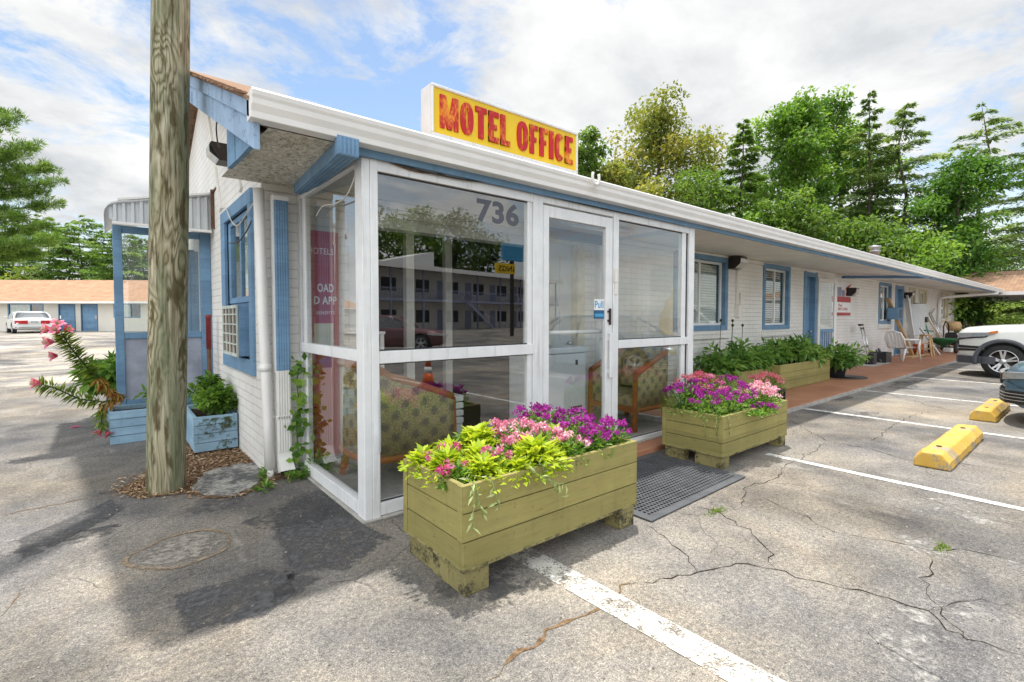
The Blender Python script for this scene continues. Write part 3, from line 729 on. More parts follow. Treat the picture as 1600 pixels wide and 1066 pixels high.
# soffit of the gable overhang
gs = MB(); gs.prism([(XR+.04, .95, roofz(.95)-.25), (XR+.04, y1, roofz(y1)-.25), (XR+.04, y1, roofz(y1)-.27), (XR+.04, .95, roofz(.95)-.27)], (XG-XR-.045, 0, 0)); gs.build('gable_soffit', M['soffit'], bld)
gt = MB()
for yy in (2.2, 3.3): gt.bar((XG-.012, yy, 2.6), (XG-.012, yy+.9, roofz(yy+.9)-.28), .02, .06)
gt.build('gable_batten', M['soffit'], bld)
# boxed eave return: vertical blue boards
er = MB(); zb = lambda y: 2.47+.045*(y+.06)
for i, (a, b) in enumerate(((.17, .42), (.427, .70), (.707, .98))):
    er.prism([(XR+.045+.003*(i%2), a, zb(a)-.055), (XR+.045+.003*(i%2), b, zb(b)-.055), (XR+.045+.003*(i%2), b, roofz(b)-.265), (XR+.045+.003*(i%2), a, roofz(a)-.265)], (.03, 0, 0))
er.build('eave_return', M['blue'], bld)
# soffits: rough stucco at the corner, painted boards beyond
def soffit(name, x0, x1, mat, dz=0):
    mb = MB(); n = max(1, int((x1-x0)/1.2))
    for i in range(n):
        a = x0+(x1-x0)*i/n; b = x0+(x1-x0)*(i+1)/n-.004
        mb.prism([(a, YE+.03, ZS0+dz), (a, YW+.0, ZS1+dz), (a, YW+.0, ZS1+.02+dz), (a, YE+.03, ZS0+.02+dz)], (b-a, 0, 0))
    return mb.build(name, mat, bld)
so1 = MB(); NU, NV = 40, 60; rows = []
for i in range(NU+1):
    x = XR+.08+(0.02-XR-.08)*i/NU; rows.append([(x, YE-.0+(YW-YE)*j/NV, ZS0-.012+(ZS1-ZS0-.01)*j/NV + (rng.normal()*.004 if 0<i<NU and 0<j<NV else 0)) for j in range(NV+1)])
so1.grid(rows); so1.build('stucco_soffit', M['stucco'], bld)
soffit('soffit', .02, XE+.4, M['soffit'])
fr = MB(); fr.boxm(XG+.001, XE, YW-.02, YW-.002, 2.46, 2.525); fr.build('frieze_board', M['soffit'], bld)
# fascia and gutter
fa = MB(); fa.boxm(-.12, XE+.35, YE, YE+.028, 2.418, 2.60); fa.build('fascia', M['blue'], bld)
gprof = [(0,0),(0,.118),(-.012,.128),(-.128,.128),(-.138,.118),(-.132,.098),(-.122,.085),(-.118,.06),(-.098,.03),(-.094,.0)]
gu = MB(); gx0 = XR-.03; gx1 = XE+.3
gu.prism([(gx0, YE+a-.002, 2.462+b*1.16) for a, b in gprof], (gx1-gx0, 0, 0)); gu.build('gutter', M['white'], bld, .004)
# windows and doors ---------------------------------------------------
def window(x0, x1, z0, z1, trim, kind='slider'):
    y = YW; f = MB(); tw = .10
    for (a, b, c, d) in ((x0-tw, x1+tw, z1-.004, z1+.09), (x0-tw, x1+tw, z0-.09, z0+.004), (x0-tw, x0+.004, z0+.004, z1-.004), (x1-.004, x1+tw, z0+.004, z1-.004)):
        f.boxm(a, b, y-.022, y+.21, c, d)
    win = f.build('window', trim, bld, .004)
    s_ = MB(); s_.boxm(x0-.16, x1+.16, y-.055, y+.02, z0-.24, z0-.10); s_.build('sill', M['brick'], win, .006)
    v = MB(); q = .045
    xm = (x0+x1)/2
    for (a, b) in ((x0+.003, xm), (xm+.002, x1-.003)):
        yy = y+.03 if a < xm-.1 else y+.055
        v.boxm(a, b, yy, yy+.04, z1-q, z1-.003); v.boxm(a, b, yy, yy+.04, z0+.003, z0+q); v.boxm(a, a+q, yy, yy+.04, z0+q, z1-q); v.boxm(b-q, b, yy, yy+.04, z0+q, z1-q)
    v.build('sash', M['white_vinyl'], win, .003)
    g = MB(); g.boxm(x0+.02, xm, y+.045, y+.050, z0+.02, z1-.02); g.boxm(xm, x1-.02, y+.07, y+.075, z0+.02, z1-.02); g.build('pane', M['glass_window'], win)
    b_ = MB(); n = int((z1-z0)/.05)
    for i in range(n):
        zc = z0+.03+(z1-z0-.06)*i/n; b_.box((0,0,0), (x1-x0-.06, .045, .004), M=Matrix.Translation(((x0+x1)/2, y+.15, zc)) @ Matrix.Rotation(R(40 if kind == 'open' else 80), 4, 'X'))
    b_.build('blind', M['blind'], win)
    return win
window(6.0, 7.62, 1.22, 2.40, M['blue']); window(9.33, 10.5, 1.20, 2.42, M['blue'], 'open')
window(17.55, 18.75, 1.25, 2.40, M['blue']); window(21.25, 22.0, 1.37, 2.36, M['cream']); window(22.7, 23.85, 1.14, 2.36, M['cream']); window(26.7, 28.1, 1.24, 2.36, M['cream'])
def door(x0, x1, mat, frame, y=YW, z1=2.40):
    d = MB(); d.boxm(x0+.05, x1-.05, y+.10, y+.145, .06, z1-.05)
    for i in range(2):
        for j in range(3):
            a = x0+.12+(x1-x0-.24)*i/2+.02; b = x0+.12+(x1-x0-.24)*(i+1)/2-.02; c = .2+j*.70
            d.boxm(a, b, y+.092, y+.10, c, c+.58)
    o = d.build('door', mat, bld, .004)
    f = MB(); f.boxm(x0-.09, x0+.05, y-.02, y+.16, .056, z1+.08); f.boxm(x1-.05, x1+.09, y-.02, y+.16, .056, z1+.08); f.boxm(x0+.05, x1-.05, y-.018, y+.16, z1-.05, z1+.08)
    f.build('frame', frame, o, .004)
    k = MB(); k.lathe([(.0,-.03),(.028,-.03),(.03,0),(.012,.01),(.012,.05)], (x1-.13, y+.05, 1.02), 12, axis='Y'); k.build('handle', M['chrome'], o)
    return o
door(3.02, 3.62, M['door_grey'], M['cream']); door(11.5, 12.15, M['blue'], M['blue']); door(19.45, 20.3, M['blue'], M['blue'])
# wide opening from the vestibule into the unlit office, white posts and a counter inside
of = MB()
for (a, b, c, d) in ((.42,.50,.06,2.34),(2.74,2.82,.06,2.34),(.501,2.739,2.26,2.34)): of.boxm(a, b, YW-.02, YW+.16, c, d)
ofo = of.build('office_opening', M['white_vinyl'], bld, .004)
for (a, y) in ((1.28, YW+.5), (2.05, YW+.9)):
    m_ = MB(); m_.boxm(a, a+.10, y, y+.08, .045, 2.42); m_.build('post', M['soffit'], ofo)
# bare cream patch of wall seen through the vestibule
pt = MB(); n = 26; edge = []
for i in range(n+1):
    z = .75+1.45*i/n; edge.append((5.62+.16*math.sin(z*4)+rng.normal()*.03 + .25*abs(z-1.4), z))
pt.quad(*([(6.02, YW-.0035, .75)] + [(e[0], YW-.0035, e[1]) for e in edge] + [(6.02, YW-.0035, 2.2)])); pt.build('unpainted_patch', M['ochre'], bld)
# flue on the roof
fl = MB(); fz = roofz(2.6); c = D(1367, 405, 23.0); 
fl.lathe([(.17,-.6),(.17,.32),(.23,.34),(.23,.40),(.14,.42),(.14,.5),(.25,.52),(.25,.60),(.0,.66)], c, 16); fl.build('flue', M['steel'], bld)
# gable window -------------------------------------------------------
f = MB(); X = XG
for (a, b, c, d) in ((gy0-.12, gy1+.22, gz1, gz1+.13), (gy0-.12, gy1+.22, gz0-.14, gz0), (gy0-.12, gy0, gz0, gz1), (gy1, gy1+.22, gz0, gz1)):
    f.boxm(X-.03, X+.08, a, b, c, d)
gwn = f.build('window', M['blue'], bld, .005)
f = MB()
for (a, b, c, d) in ((gy0+.004, gy1-.004, gz1-.06, gz1-.004), (gy0+.004, gy1-.004, 1.52, 1.58), (gy0+.004, gy0+.07, 1.58, gz1-.06), (gy1-.12, gy1-.004, 1.58, gz1-.06), (gy0+.5, gy0+.56, 1.58, gz1-.06)):
    f.boxm(X+.01, X+.05, a, b, c, d)
f.build('sash', M['blue'], gwn, .004)
f = MB(); f.boxm(X+.028, X+.033, gy0+.03, gy1-.03, 1.55, gz1-.03); f.build('pane', M['glass_window'], gwn)
f = MB(); f.boxm(X+.02, X+.04, gy0+.004, gy1-.004, gz0+.004, 1.515); f.build('lower_panel', M['blue_dark'], gwn)
f = MB()
for i in range(9):
    y = gy0+.1+i*.11; f.lathe([(.045,1.45),(.05,2.45)], (X+.15, y, 0), 8)
f.build('curtain', M['curtain'], gwn)

# far carport wing: the roof that runs out over the drive
cp = thing('carport_roof', (30.2, 0, 0), 'brown hipped carport roof on lattice posts at the far end of the motel', 'carport')
f = MB(); e = [(29.9,-9.0), (41.5,-9.0), (41.5,5.0), (29.9,5.0)]; za, zb_ = 2.50, 3.75
rid = [(34.5,-4.5,zb_), (37.0,-4.5,zb_), (37.0,1.5,zb_), (34.5,1.5,zb_)]
el = [(x, y, za) for x, y in e]
for i in range(4): f.quad(el[i], el[(i+1)%4], rid[(i+1)%4], rid[i])
f.quad(*rid); f.build('shingle_roof', M['roof'], cp)
f = MB(); f.boxm(29.95, 41.45, -8.95, 4.95, 2.40, 2.43); f.build('soffit', M['soffit'], cp)
f = MB(); f.boxm(29.86, 41.54, -9.06, -9.0, 2.37, 2.52); f.boxm(29.84, 29.9, -9.06, 1.0, 2.37, 2.52); f.boxm(41.5, 41.56, -9, 5, 2.37, 2.52); f.boxm(29.9, 41.5, 5.0, 5.06, 2.37, 2.52); f.build('fascia', M['white'], cp)
for (x, y) in ((40.3, -.15), (40.3, -6), (31.0, -8.5), (40.3, 4.3)):
    f = MB()
    for dx in (-.14, .14): f.boxm(x+dx-.03, x+dx+.03, y-.03, y+.03, 0, 2.40)
    for i in range(9):
        z = .1+i*.25; f.bar((x-.14, y, z), (x+.14, y, z+.25), .02, .02); f.bar((x+.14, y, z), (x-.14, y, z+.25), .02, .02)
    f.build('lattice_post', M['blue_mid'], cp)

# ------------------------------------------------------------------ the glazed vestibule
ves = thing('glass_vestibule', (0, 0, 0), 'white aluminium framed glass entrance vestibule projecting under the office eave', 'vestibule')
XV = 4.01; ZH = 2.42; ZM = 1.11
def vbox(name, x0, x1, y0, y1, z0, z1, parent=ves, mat='alu', bv=.004):
    mb = MB(); mb.boxm(x0, x1, y0, y1, z0, z1); return mb.build(name, M[mat], parent, bv)
# corner post: a wide L of two faces, dented at its lower end
mb = MB(); mb.boxm(-.055, .0, -.02, .10, .0, ZH); mb.boxm(.001, .055, -.024, .03, .0, ZH); mb.build('post', M['alu'], ves, .004)
mb = MB(); rows = []
for i in range(13):
    z = .46+.42*i/12; b_ = .012*math.exp(-((i-3)/2.2)**2); rows.append([(.010, -.026-b_*.6, z), (.034, -.030-b_, z), (.058, -.026-b_*.3, z), (.058, -.01, z)])
mb.grid(rows); mb.build('dented_strip', M['alu'], ves)
for (a, b) in ((1.455, 1.565), (2.52, 2.60), (3.90, 4.01)): vbox('post', a, b, -.02, .06, .0, ZH)
vbox('post', 3.78, 3.86, .0, .05, .05, ZH-.03)
vbox('post', 1.40, 1.45, -.005, .045, .05, ZH-.05)
vbox('post', -.04, .02, YW-.07, YW-.005, 0, ZH+.03); vbox('post', -.035, .015, YW-.19, YW-.125, .05, ZH)
vbox('post', XV-.05, XV, YW-.07, YW-.005, 0, ZH)
for (a, b) in ((.056, 1.454), (2.605, 3.895)):
    vbox('header', a, b, -.018, .05, ZH-.07, ZH); vbox('mid_rail', a, b, -.022, .05, ZM-.05, ZM+.035); vbox('sill_rail', a, b, -.02, .06, .02, .105)
    p_ = MB(); p_.boxm(a, b, .012, .018, ZM+.03, ZH-.06); p_.build('pane', M['glass'], ves)
    p_ = MB(); p_.boxm(a, b, .012, .018, .10, ZM-.045); p_.build('pane', M['glass'], ves)
    for (c, d) in ((ZM+.035, ZH-.07), (.105, ZM-.05)):
        g_ = MB(); w_ = .009
        g_.grid([[(a+e1, y_, c+e1), (b-e1, y_, c+e1), (b-e1, y_, d-e1), (a+e1, y_, d-e1), (a+e1, y_, c+e1)] for e1, y_ in ((0,.004),(w_,.004),(w_,.0119))], smooth=False)
        g_.build('gasket', M['rubber'], ves)
vbox('header', 1.566, 2.519, -.016, .05, ZH-.055, ZH)
for x0 in (-.05, XV-.05):
    vbox('header', x0, x0+.05, .105, YW-.075, ZH-.02, ZH+.03); vbox('mid_rail', x0-.005, x0+.055, .105, YW-.075, ZM-.035, ZM+.045); vbox('sill_rail', x0-.005, x0+.06, .105, YW-.075, .02, .115)
    for (za, zb2) in ((ZM+.04, ZH-.015), (.11, ZM-.03)):
        p_ = MB(); p_.boxm(x0+.022, x0+.028, .10, YW-.075, za, zb2); p_.build('pane', M['glass'], ves)
vbox('kerb_strip', -.075, 0.06, -.04, YW-.02, .0, .016, mat='concrete'); vbox('kerb_strip', .061, 1.57, -.045, .06, .0, .016, mat='concrete')
vbox('interior_floor', .0, XV-.06, .065, YW-.005, .058, .062, mat='concrete', bv=0)
vbox('door_step', 1.57, 4.02, -.05, .06, .054, .07, mat='concrete')
# door: hinged at the left, pull at the right
dr = MB(); a, b, y0, y1 = 1.575, 2.512, -.012, .035
for q in ((a, a+.07, .085, ZH-.07), (b-.10, b, .085, ZH-.07)): dr.boxm(q[0], q[1], y0, y1, q[2], q[3])
dr.boxm(a+.07, b-.10, y0, y1, ZH-.17, ZH-.071); dr.boxm(a+.07, b-.10, y0, y1, .085, .27)
door_o = dr.build('door', M['alu'], ves, .004)
p_ = MB(); p_.boxm(a+.06, b-.09, .010, .016, .26, ZH-.16); p_.build('pane', M['glass'], door_o)
h = MB(); h.boxm(b-.075, b-.03, -.055, -.03, .78, 1.22); h.boxm(b-.07, b-.035, -.032, -.011, .82, .86); h.boxm(b-.07, b-.035, -.032, -.011, 1.14, 1.18); h.build('handle', M['alu'], door_o, .006)
h = MB(); h.bar((b-.045, -.022, 1.30), (b-.045, -.022, 1.46), .02, .018); h.boxm(b-.075, b-.055, -.02, -.011, 1.33, 1.35); h.boxm(b-.075, b-.055, -.02, -.011, 1.42, 1.44); h.build('lock', M['dark_metal'], door_o)
h = MB(); h.boxm(b+.012, b+.05, -.045, -.021, 1.72, 1.86); h.boxm(b+.02, b+.05, -.04, -.021, 1.60, 1.715); h.build('door_closer', M['soffit'], ves, .004)
h = MB(); h.tube([(a+.05, .06, 1.235), (b-.06, .06, 1.235)], .018, 10); h.build('push_bar', M['white'], door_o)
# Pull sticker
st = MB(); st.boxm(b-.25, b-.105, .006, .0095, 1.445, 1.55); st_o = st.build('pull_sticker', M['text_white'], door_o)
st = MB(); st.boxm(b-.25, b-.105, .006, .0095, 1.36, 1.443); st.build('sticker_band', M['navy_print'], st_o)
st = MB(); st.boxm(b-.24, b-.115, .004, .0058, 1.38, 1.41); st.build('sticker_stripe', M['sky_print'], st_o)
put_text('lettering', 'Pull', st_o, (b-.24, .0058, 1.463), (1,0,0), (0,0,1), .125, .07, M['sky_print'], .0012, .02)
# house number on the big pane
put_text('house_number', '736', ves, (.885, .0118, 2.125), (1,0,0), (0,0,1), .43, .185, M['grey_vinyl'], .001, .035)
# ------------------------------------------------------------------ sign on the roof
sg = thing('motel_sign', (1.35, .14, 2.72), 'yellow roof sign in a white metal box with flaking red letters MOTEL OFFICE', 'sign')
SX0, SX1, SZ0, SZ1, SY = .555, 2.15, 2.72, 3.135, .14
mb = MB(); mb.boxm(SX0, SX1, SY+.014, SY+.15, SZ0, SZ1)
for q in ((SX0, SX1, SZ1-.022, SZ1), (SX0, SX1, SZ0, SZ0+.05), (SX0, SX0+.018, SZ0+.051, SZ1-.023), (SX1-.018, SX1, SZ0+.051, SZ1-.023)): mb.boxm(q[0], q[1], SY-.02, SY+.013, q[2], q[3])
mb.build('cabinet', M['alu'], sg, .005)
mb = MB(); mb.boxm(SX0+.0185, SX1-.0185, SY-.004, SY+.0138, SZ0+.0505, SZ1-.0225); mb.build('sign_face', M['sign_yellow'], sg)
def sign_word(word, x, z, h, widths, gap):
    mb = MB(); st_ = .050; k = [0]
    def blk(pts):                                  # one stroke, each a hair prouder than the last
        k[0] += 1; yy = SY-.0045; mb.prism([(p[0], yy, p[1]) for p in pts], (0, -.010-.0004*k[0], 0))
    def rect(a, b, c, d): blk([(a, c), (b, c), (b, d), (a, d)])
    def ring(cx, w_, a0, a1):
        rows = []; n = 28; yy = SY-.0045; k[0] += 1; dep = .010+.0004*k[0]
        for i in range(n+1):
            a = R(a0+(a1-a0)*i/n); c, s_ = math.cos(a), math.sin(a); f = lambda v, p: math.copysign(abs(v)**p, v)
            ox, oz = cx+w_/2*f(c, .8), z+h/2+h/2*f(s_, .8); ix, iz = cx+(w_/2-st_)*f(c, .8), z+h/2+(h/2-st_*.85)*f(s_, .8)
            rows.append([(ox, yy, oz), (ox, yy-dep, oz), (ix, yy-dep, iz), (ix, yy, iz)])
        mb.grid(rows, closed=True, smooth=False)
        if a1-a0 < 359: m0 = len(mb.v)-len(rows)*4; mb.f += [[m0, m0+1, m0+2, m0+3], [m0+n*4+3, m0+n*4+2, m0+n*4+1, m0+n*4]]; mb.m += [0, 0]; mb.s += [False, False]
    for ch, w_ in zip(word, widths):
        a, b, c, d = x, x+w_, z, z+h
        if ch == 'M':
            rect(a, a+st_*.8, c, d); rect(b-st_*.8, b, c, d); m = (a+b)/2
            blk([(a, d), (a+st_*1.05, d), (m+st_*.42, c), (m-st_*.42, c)]); blk([(b-st_*1.05, d), (b, d), (m+st_*.42, c), (m-st_*.42, c)])
        elif ch == 'O': ring((a+b)/2, w_, 0, 360)
        elif ch == 'C': ring((a+b)/2, w_, 42, 318)
        elif ch == 'T': rect(a, b, d-st_*.85, d); rect((a+b)/2-st_/2, (a+b)/2+st_/2, c, d)
        elif ch == 'I': rect(a, b, c, d)
        elif ch == 'L': rect(a, a+st_, c, d); rect(a, b, c, c+st_*.85)
        elif ch in 'EF':
            rect(a, a+st_, c, d); rect(a, b, d-st_*.85, d); rect(a, b-.02, (c+d)/2-st_*.4, (c+d)/2+st_*.4)
            if ch == 'E': rect(a, b, c, c+st_*.85)
        x += w_+gap
    return mb.build('lettering', M['letter'], sg)
sign_word('MOTEL', SX0+.075, SZ0+.10, .25, (.165, .122, .112, .104, .10), .020)
sign_word('OFFICE', SX0+.84, SZ0+.10, .25, (.125, .098, .098, .052, .112, .10), .020)
# horseshoe hung on the gutter
hs = MB(); c = PY(931, 279, -.222); pts = []
for i in range(17):
    a = R(-235 + 290*i/16 - 55+ (0)); a = R(180+ 20 + (320-180)*0) if False else R(150 + 240*i/16)
    pts.append((c.x+.044*math.cos(a), c.y, c.z+.066*math.sin(a)+.012))
hs.tube(pts, .0125, 8); tag(hs.build('horseshoe', M['white']), 'small white painted horseshoe hanging on the gutter beside the sign', 'horseshoe')

# ------------------------------------------------------------------ pipes at the corner
dp = thing('downspout', (-.2, 1.40, 0), 'fluted square downspout half painted blue with a white lower half', 'downspout')
def fluted(mb, x0, x1, y0, y1, z0, z1, n=5, m=0):
    mb.boxm(x0, x1, y0, y1, z0, z1, m)
    for i in range(n):
        a = x0+.006+(x1-x0-.012)*i/n; mb.boxm(a+.004, a+(x1-x0-.012)/n-.004, y0-.006, y0-.0005, z0, z1, m)
mb = MB(); fluted(mb, -.262, -.150, 1.325, 1.41, .92, 2.38); mb.build('upper_pipe', M['blue_mid'], dp, .003)
mb = MB(); fluted(mb, -.263, -.149, 1.324, 1.41, .22, .919); mb.build('lower_pipe', M['white'], dp, .003)
mb = MB(); mb.boxm(-.272, -.262, 1.33, 1.40, .9, 2.4); mb.build('paint_edge', M['white'], dp)
mb = MB(); mb.boxm(-.27, -.142, 1.318, 1.42, 2.36, 2.40); mb.build('strap', M['white'], dp, .004); mb = MB(); mb.boxm(-.27, -.142, 1.318, 1.42, .50, .53); mb.build('strap', M['white'], dp, .004)
mb = MB(); rows = []
for i in range(9):
    tt = i/8; y = 1.367 - .10*tt**2.; z = .22-.15*tt; w_ = .057
    rows.append([(-.206-w_, y-.042, z+.012*tt), (-.206+w_, y-.042, z+.012*tt), (-.206+w_, y+.042, z-.02*tt), (-.206-w_, y+.042, z-.02*tt)])
mb.grid(rows, closed=True, smooth=False); mb.build('elbow', M['white'], dp)
mb = MB(); mb.boxm(-.258, -.154, 1.262, 1.266, .04, .085); mb.build('outlet', M['gap'], dp)
# upper offset pipe from the gutter back to the wall
mb = MB()
a = Vector((-.195, -.135, 2.405)); b = Vector((-.045, 1.30, 2.475))
mb.bar(a, b, .12, .085)
for k in range(4): mb.bar(a+Vector((-.042+.028*k, 0, -.046)), b+Vector((-.042+.028*k, 0, -.046)), .012, .006)
mb.build('offset_pipe', M['blue_mid'], dp, .006)
mb = MB(); mb.boxm(-.262, -.128, -.165, -.115, 2.36, 2.475)
for k in range(5): mb.boxm(-.254+.026*k, -.238+.026*k, -.170, -.1655, 2.365, 2.47)
mb.build('gutter_outlet', M['blue_mid'], dp, .006)
wp = MB(); wp.tube([(-.368, 1.36, 2.44), (-.352, 1.36, 1.4), (-.325, 1.36, .5), (-.318, 1.36, .09)], .042, 14); wp.lathe([(.046,-.03),(.046,.03)], (-.34, 1.36, .95), 14)
wp.tube([(-.318, 1.36, .09), (-.312, 1.352, .0)], .028, 10)
for z in (1.72, .95): wp.box((-.34, 1.40, z), (.10, .06, .012))
tag(wp.build('drain_pipe', M['white']), 'round white plastic drain pipe running down the brick corner', 'pipe')

# ------------------------------------------------------------------ lamps, camera, cables
def flood(name, loc, rz, label, sc=1.0):
    o = thing(name, loc, label, 'wall lamp', 'bronze wedge floodlights on the walls', rz)
    h = MB(); hw = .15*sc
    h.prism([(-hw, 0, -.11*sc), (-hw, 0, .11*sc), (-hw, -.22*sc, .11*sc), (-hw, -.24*sc, .085*sc), (-hw, -.13*sc, -.11*sc)], (2*hw, 0, 0)); h.build('housing', M['dark_metal'], o, .008, local=True)
    h = MB(); q = .012*sc
    p = [(-hw+.015, -.245*sc, .075*sc), (hw-.015, -.245*sc, .075*sc), (hw-.015, -.137*sc, -.105*sc), (-hw+.015, -.137*sc, -.105*sc)]
    h.grid([[p[0], p[1]], [((p[0][0]), -.215*sc-.02, -.02), (p[1][0], -.215*sc-.02, -.02)], [p[3], p[2]]]); h.build('lens', M['lens'], o, local=True)
    return o
flood('floodlight', PY(1143, 412, YW-.01), 0, 'dark bronze wedge floodlight between the first two windows')
flood('floodlight', PY(1318, 456, YW-.01) + Vector((.35,0,0)), 0, 'dark bronze wedge floodlight above the red and white poster')
flood('floodlight', PY(1414, 462, YW-.01), 0, 'dark bronze wedge floodlight by the farthest blue door')
flood('floodlight', Vector((XG-.005, 2.78, 3.07)), R(-90), 'white lensed wedge floodlight on the gable brick behind the pole', .80)
sc_ = thing('security_camera', PY(1122, 378, .9), 'small white dome security camera on the soffit', 'camera')
mb = MB(); c = Vector(sc_.location); mb.lathe([(.0,.10),(.055,.10),(.055,.05),(.045,.03),(.06,-.01),(.05,-.05),(.02,-.075),(0,-.08)], c, 16); mb.build('housing', M['white_vinyl'], sc_)
mb = MB(); mb.lathe([(.0,-.05),(.035,-.05),(.035,0)], c+Vector((.02,-.045,-.03)), 12, axis='Y'); mb.build('lens', M['black'], sc_)
jb = MB(); c = PY(1103, 372, .8); jb.box(c+Vector((0,0,.05)), (.14, .12, .07)); jb.tube([c+Vector((.02,0,.03)), c+Vector((.1,.02,-.06)), c+Vector((.22,.05,-.02)), c+Vector((.3,.08,.03))], .008, 6); tag(jb.build('junction_box', M['rust'], bevel=.005), 'rusty junction box with a looping wire under the soffit', 'junction box')
cd = MB(); a = PY(1152, 425, YW-.02); cd.boxm(a.x-.03, a.x+.03, YW-.045, YW-.001, 1.5, 2.28); cd.boxm(a.x-.05, a.x+.10, YW-.09, YW-.001, 1.38, 1.60); cd.boxm(a.x+.06, a.x+.14, YW-.07, YW-.001, 1.62, 1.85); tag(cd.build('conduit_box', M['soffit'], bevel=.006), 'cream conduit and switch box on the wall between two windows', 'conduit')
def cable(name, pts, r, mat, label, sag=0):
    mb = MB(); out = []
    P_ = [Vector(p) for p in pts]
    for i in range(len(P_)-1):
        a, b = P_[i], P_[i+1]
        p0 = P_[max(i-1,0)]; p3 = P_[min(i+2, len(P_)-1)]
        for k in range(8):
            u = k/8
            out.append(.5*((2*a)+(b-p0)*u+(2*p0-5*a+4*b-p3)*u*u+(3*a-p0-3*b+p3)*u**3) - Vector((0,0,sag*math.sin(math.pi*u))))
    out.append(P_[-1]); mb.tube(out, r, 6); o = mb.build(name, mat); return tag(o, label, 'cable')
V = Vector
cable('cable', [V((-.02,-.035,2.455)), PY(640,262,-.04), PY(720,280,-.04), PY(800,290,-.04), PY(845,303,-.04), PY(960,330,-.04), PY(1080,352,-.04)], .006, M['cable'], 'black cable drooping along the blue fascia over the big pane')
cable('cable', [V((-.05,-.04,2.46)), PY(650,268,-.03), PY(740,275,-.035), PY(826,296,-.04)], .0045, M['rust'], 'brown wire tangled beside the black cable above the big pane')
cable('cable', [V((-.04,.0,2.45)), PX(545,300,-.07), PX(525,318,-.065), PX(505,322,-.065), PX(494,338,-.065)], .005, M['cable_white'], 'pale wire dangling in front of the side glass')
cable('cable', [PX(395,318,XG-.04), PX(388,330,XG-.05), PX(372,352,XG-.06), PX(362,346,XG-.06), PX(352,325,XG-.05), PX(343,332,XG-.04)], .006, M['cable_white'], 'white wire looping across the gable window head')
cable('cable', [PX(393,345,XG-.04), PX(386,360,XG-.06), PX(372,378,XG-.06), PX(355,380,XG-.05)], .006, M['cable'], 'black wire hanging across the gable window glass')
cable('cable', [PX(341,176,XR), PX(338,200,XR+.1), PX(340,222,XR+.1), PX(344,232,XR+.1)], .006, M['cable'], 'thin black wire hanging beside the gable floodlight')

# ------------------------------------------------------------------ side porch, awning, window unit
PYF = 4.15; PX0 = -1.30; PX1 = XG
po = thing('side_porch', (-.78, 4.8, 0), 'blue painted glazed wooden side porch on the gable wall', 'porch')
def pb(name, x0, x1, y0, y1, z0, z1, mat='blue', bv=.005):
    mb = MB(); mb.boxm(x0, x1, y0, y1, z0, z1); return mb.build(name, M[mat], po, bv)
PB = 5.75
pb('post', PX0, PX0+.085, PYF, PYF+.09, 0, 2.44); pb('post', -.445, PX1-.002, PYF, PYF+.09, 0, 2.44)
pb('post', -.445, PX1-.002, PB, PB+.09, 0, 2.40)
pb('rail', PX0+.086, -.446, PYF+.005, PYF+.085, 1.12, 1.195); pb('rail', PX0+.086, -.446, PYF+.01, PYF+.08, 2.36, 2.44); pb('rail', PX0+.086, -.446, PYF+.005, PYF+.085, .30, .40)
pb('rail', PX0+.005, PX0+.05, PYF+.091, PB-.001, 2.36, 2.42)
pb('lower_panel', PX0+.086, -.446, PYF+.03, PYF+.04, .401, 1.119, 'frost', 0)
pb('apron', PX0+.086, -.446, PYF+.02, PYF+.06, .0, .299, 'blue')
pb('pane', PX0+.086, -.446, PYF+.035, PYF+.041, 1.196, 2.359, 'glass_clear', 0)
pb('inner_frame', -.66, -.58, PYF+.9, PYF+.96, .05, 2.3); pb('inner_frame', -.45, -.36, PYF+.9, PYF+.96, .05, 2.3); pb('inner_frame', -.579, -.451, PYF+.905, PYF+.955, 2.2, 2.29)
pb('inner_wall', -.86, -.665, PYF+1.0, PYF+1.04, .68, 2.2, 'white_vinyl'); pb('inner_door', -.575, -.455, PYF+.92, PYF+.95, .05, 2.2, 'blue_mid')
# aluminium awning: vertical ribbed side sheet with a rolled outer end, top sheet falling outwards
aw = thing('awning', (-.8, 4.6, 2.45), 'ribbed white aluminium awning with a rolled edge over the side porch', 'awning')
yA = 3.86; yB_ = 5.9
pr = []
for i in range(33):                                  # outline of the top, from the wall outwards then down round the roll
    tt = i/32
    if tt < .72: x = PX1-.03 + (-.86)*(tt/.72); z = 2.86 - .21*(tt/.72)
    else:
        a = R(90)*((tt-.72)/.28); x = PX1-.89 - .15*math.sin(a); z = 2.50 + .15*math.cos(a)
    pr.append((x, z))
mb = MB(); rows = []
for i, (x, z) in enumerate(pr):
    rows.append([(x, yA-.03, z+.012), (x, yB_, z+.012), (x, yB_, z-.004), (x, yA-.03, z-.004)])
mb.grid(rows, closed=True, smooth=False); mb.build('top_sheet', M['alu_corr'], aw)
mb = MB(); rows = []; n = 78
for i in range(n+1):
    x = PX1-.03 - (1.02)*i/n; 
    zt = np.interp(-x, [-p[0] for p in pr], [p[1] for p in pr]); y = yA - .012*(1 if (i//3) % 2 else -1)
    if x < pr[-1][0]+.02: break
    zb2 = 2.435 if x > PX1-.92 else 2.435+.06*((PX1-.92-x)/.12)**1.5
    rows.append([(x, y, zb2), (x, y, max(zt-.012, zb2+.004))])
mb.grid(rows, smooth=False); mb.build('side_sheet', M['alu_corr'], aw)
mb = MB(); mb.bar((PX1-.02, yA-.02, 2.882), (PX1-.92, yA-.02, 2.675), .05, .022); mb.bar((PX1-.03, yA-.01, 2.42), (PX0-.0, yA-.01, 2.42), .03, .03); mb.build('edge_trim', M['white'], aw)
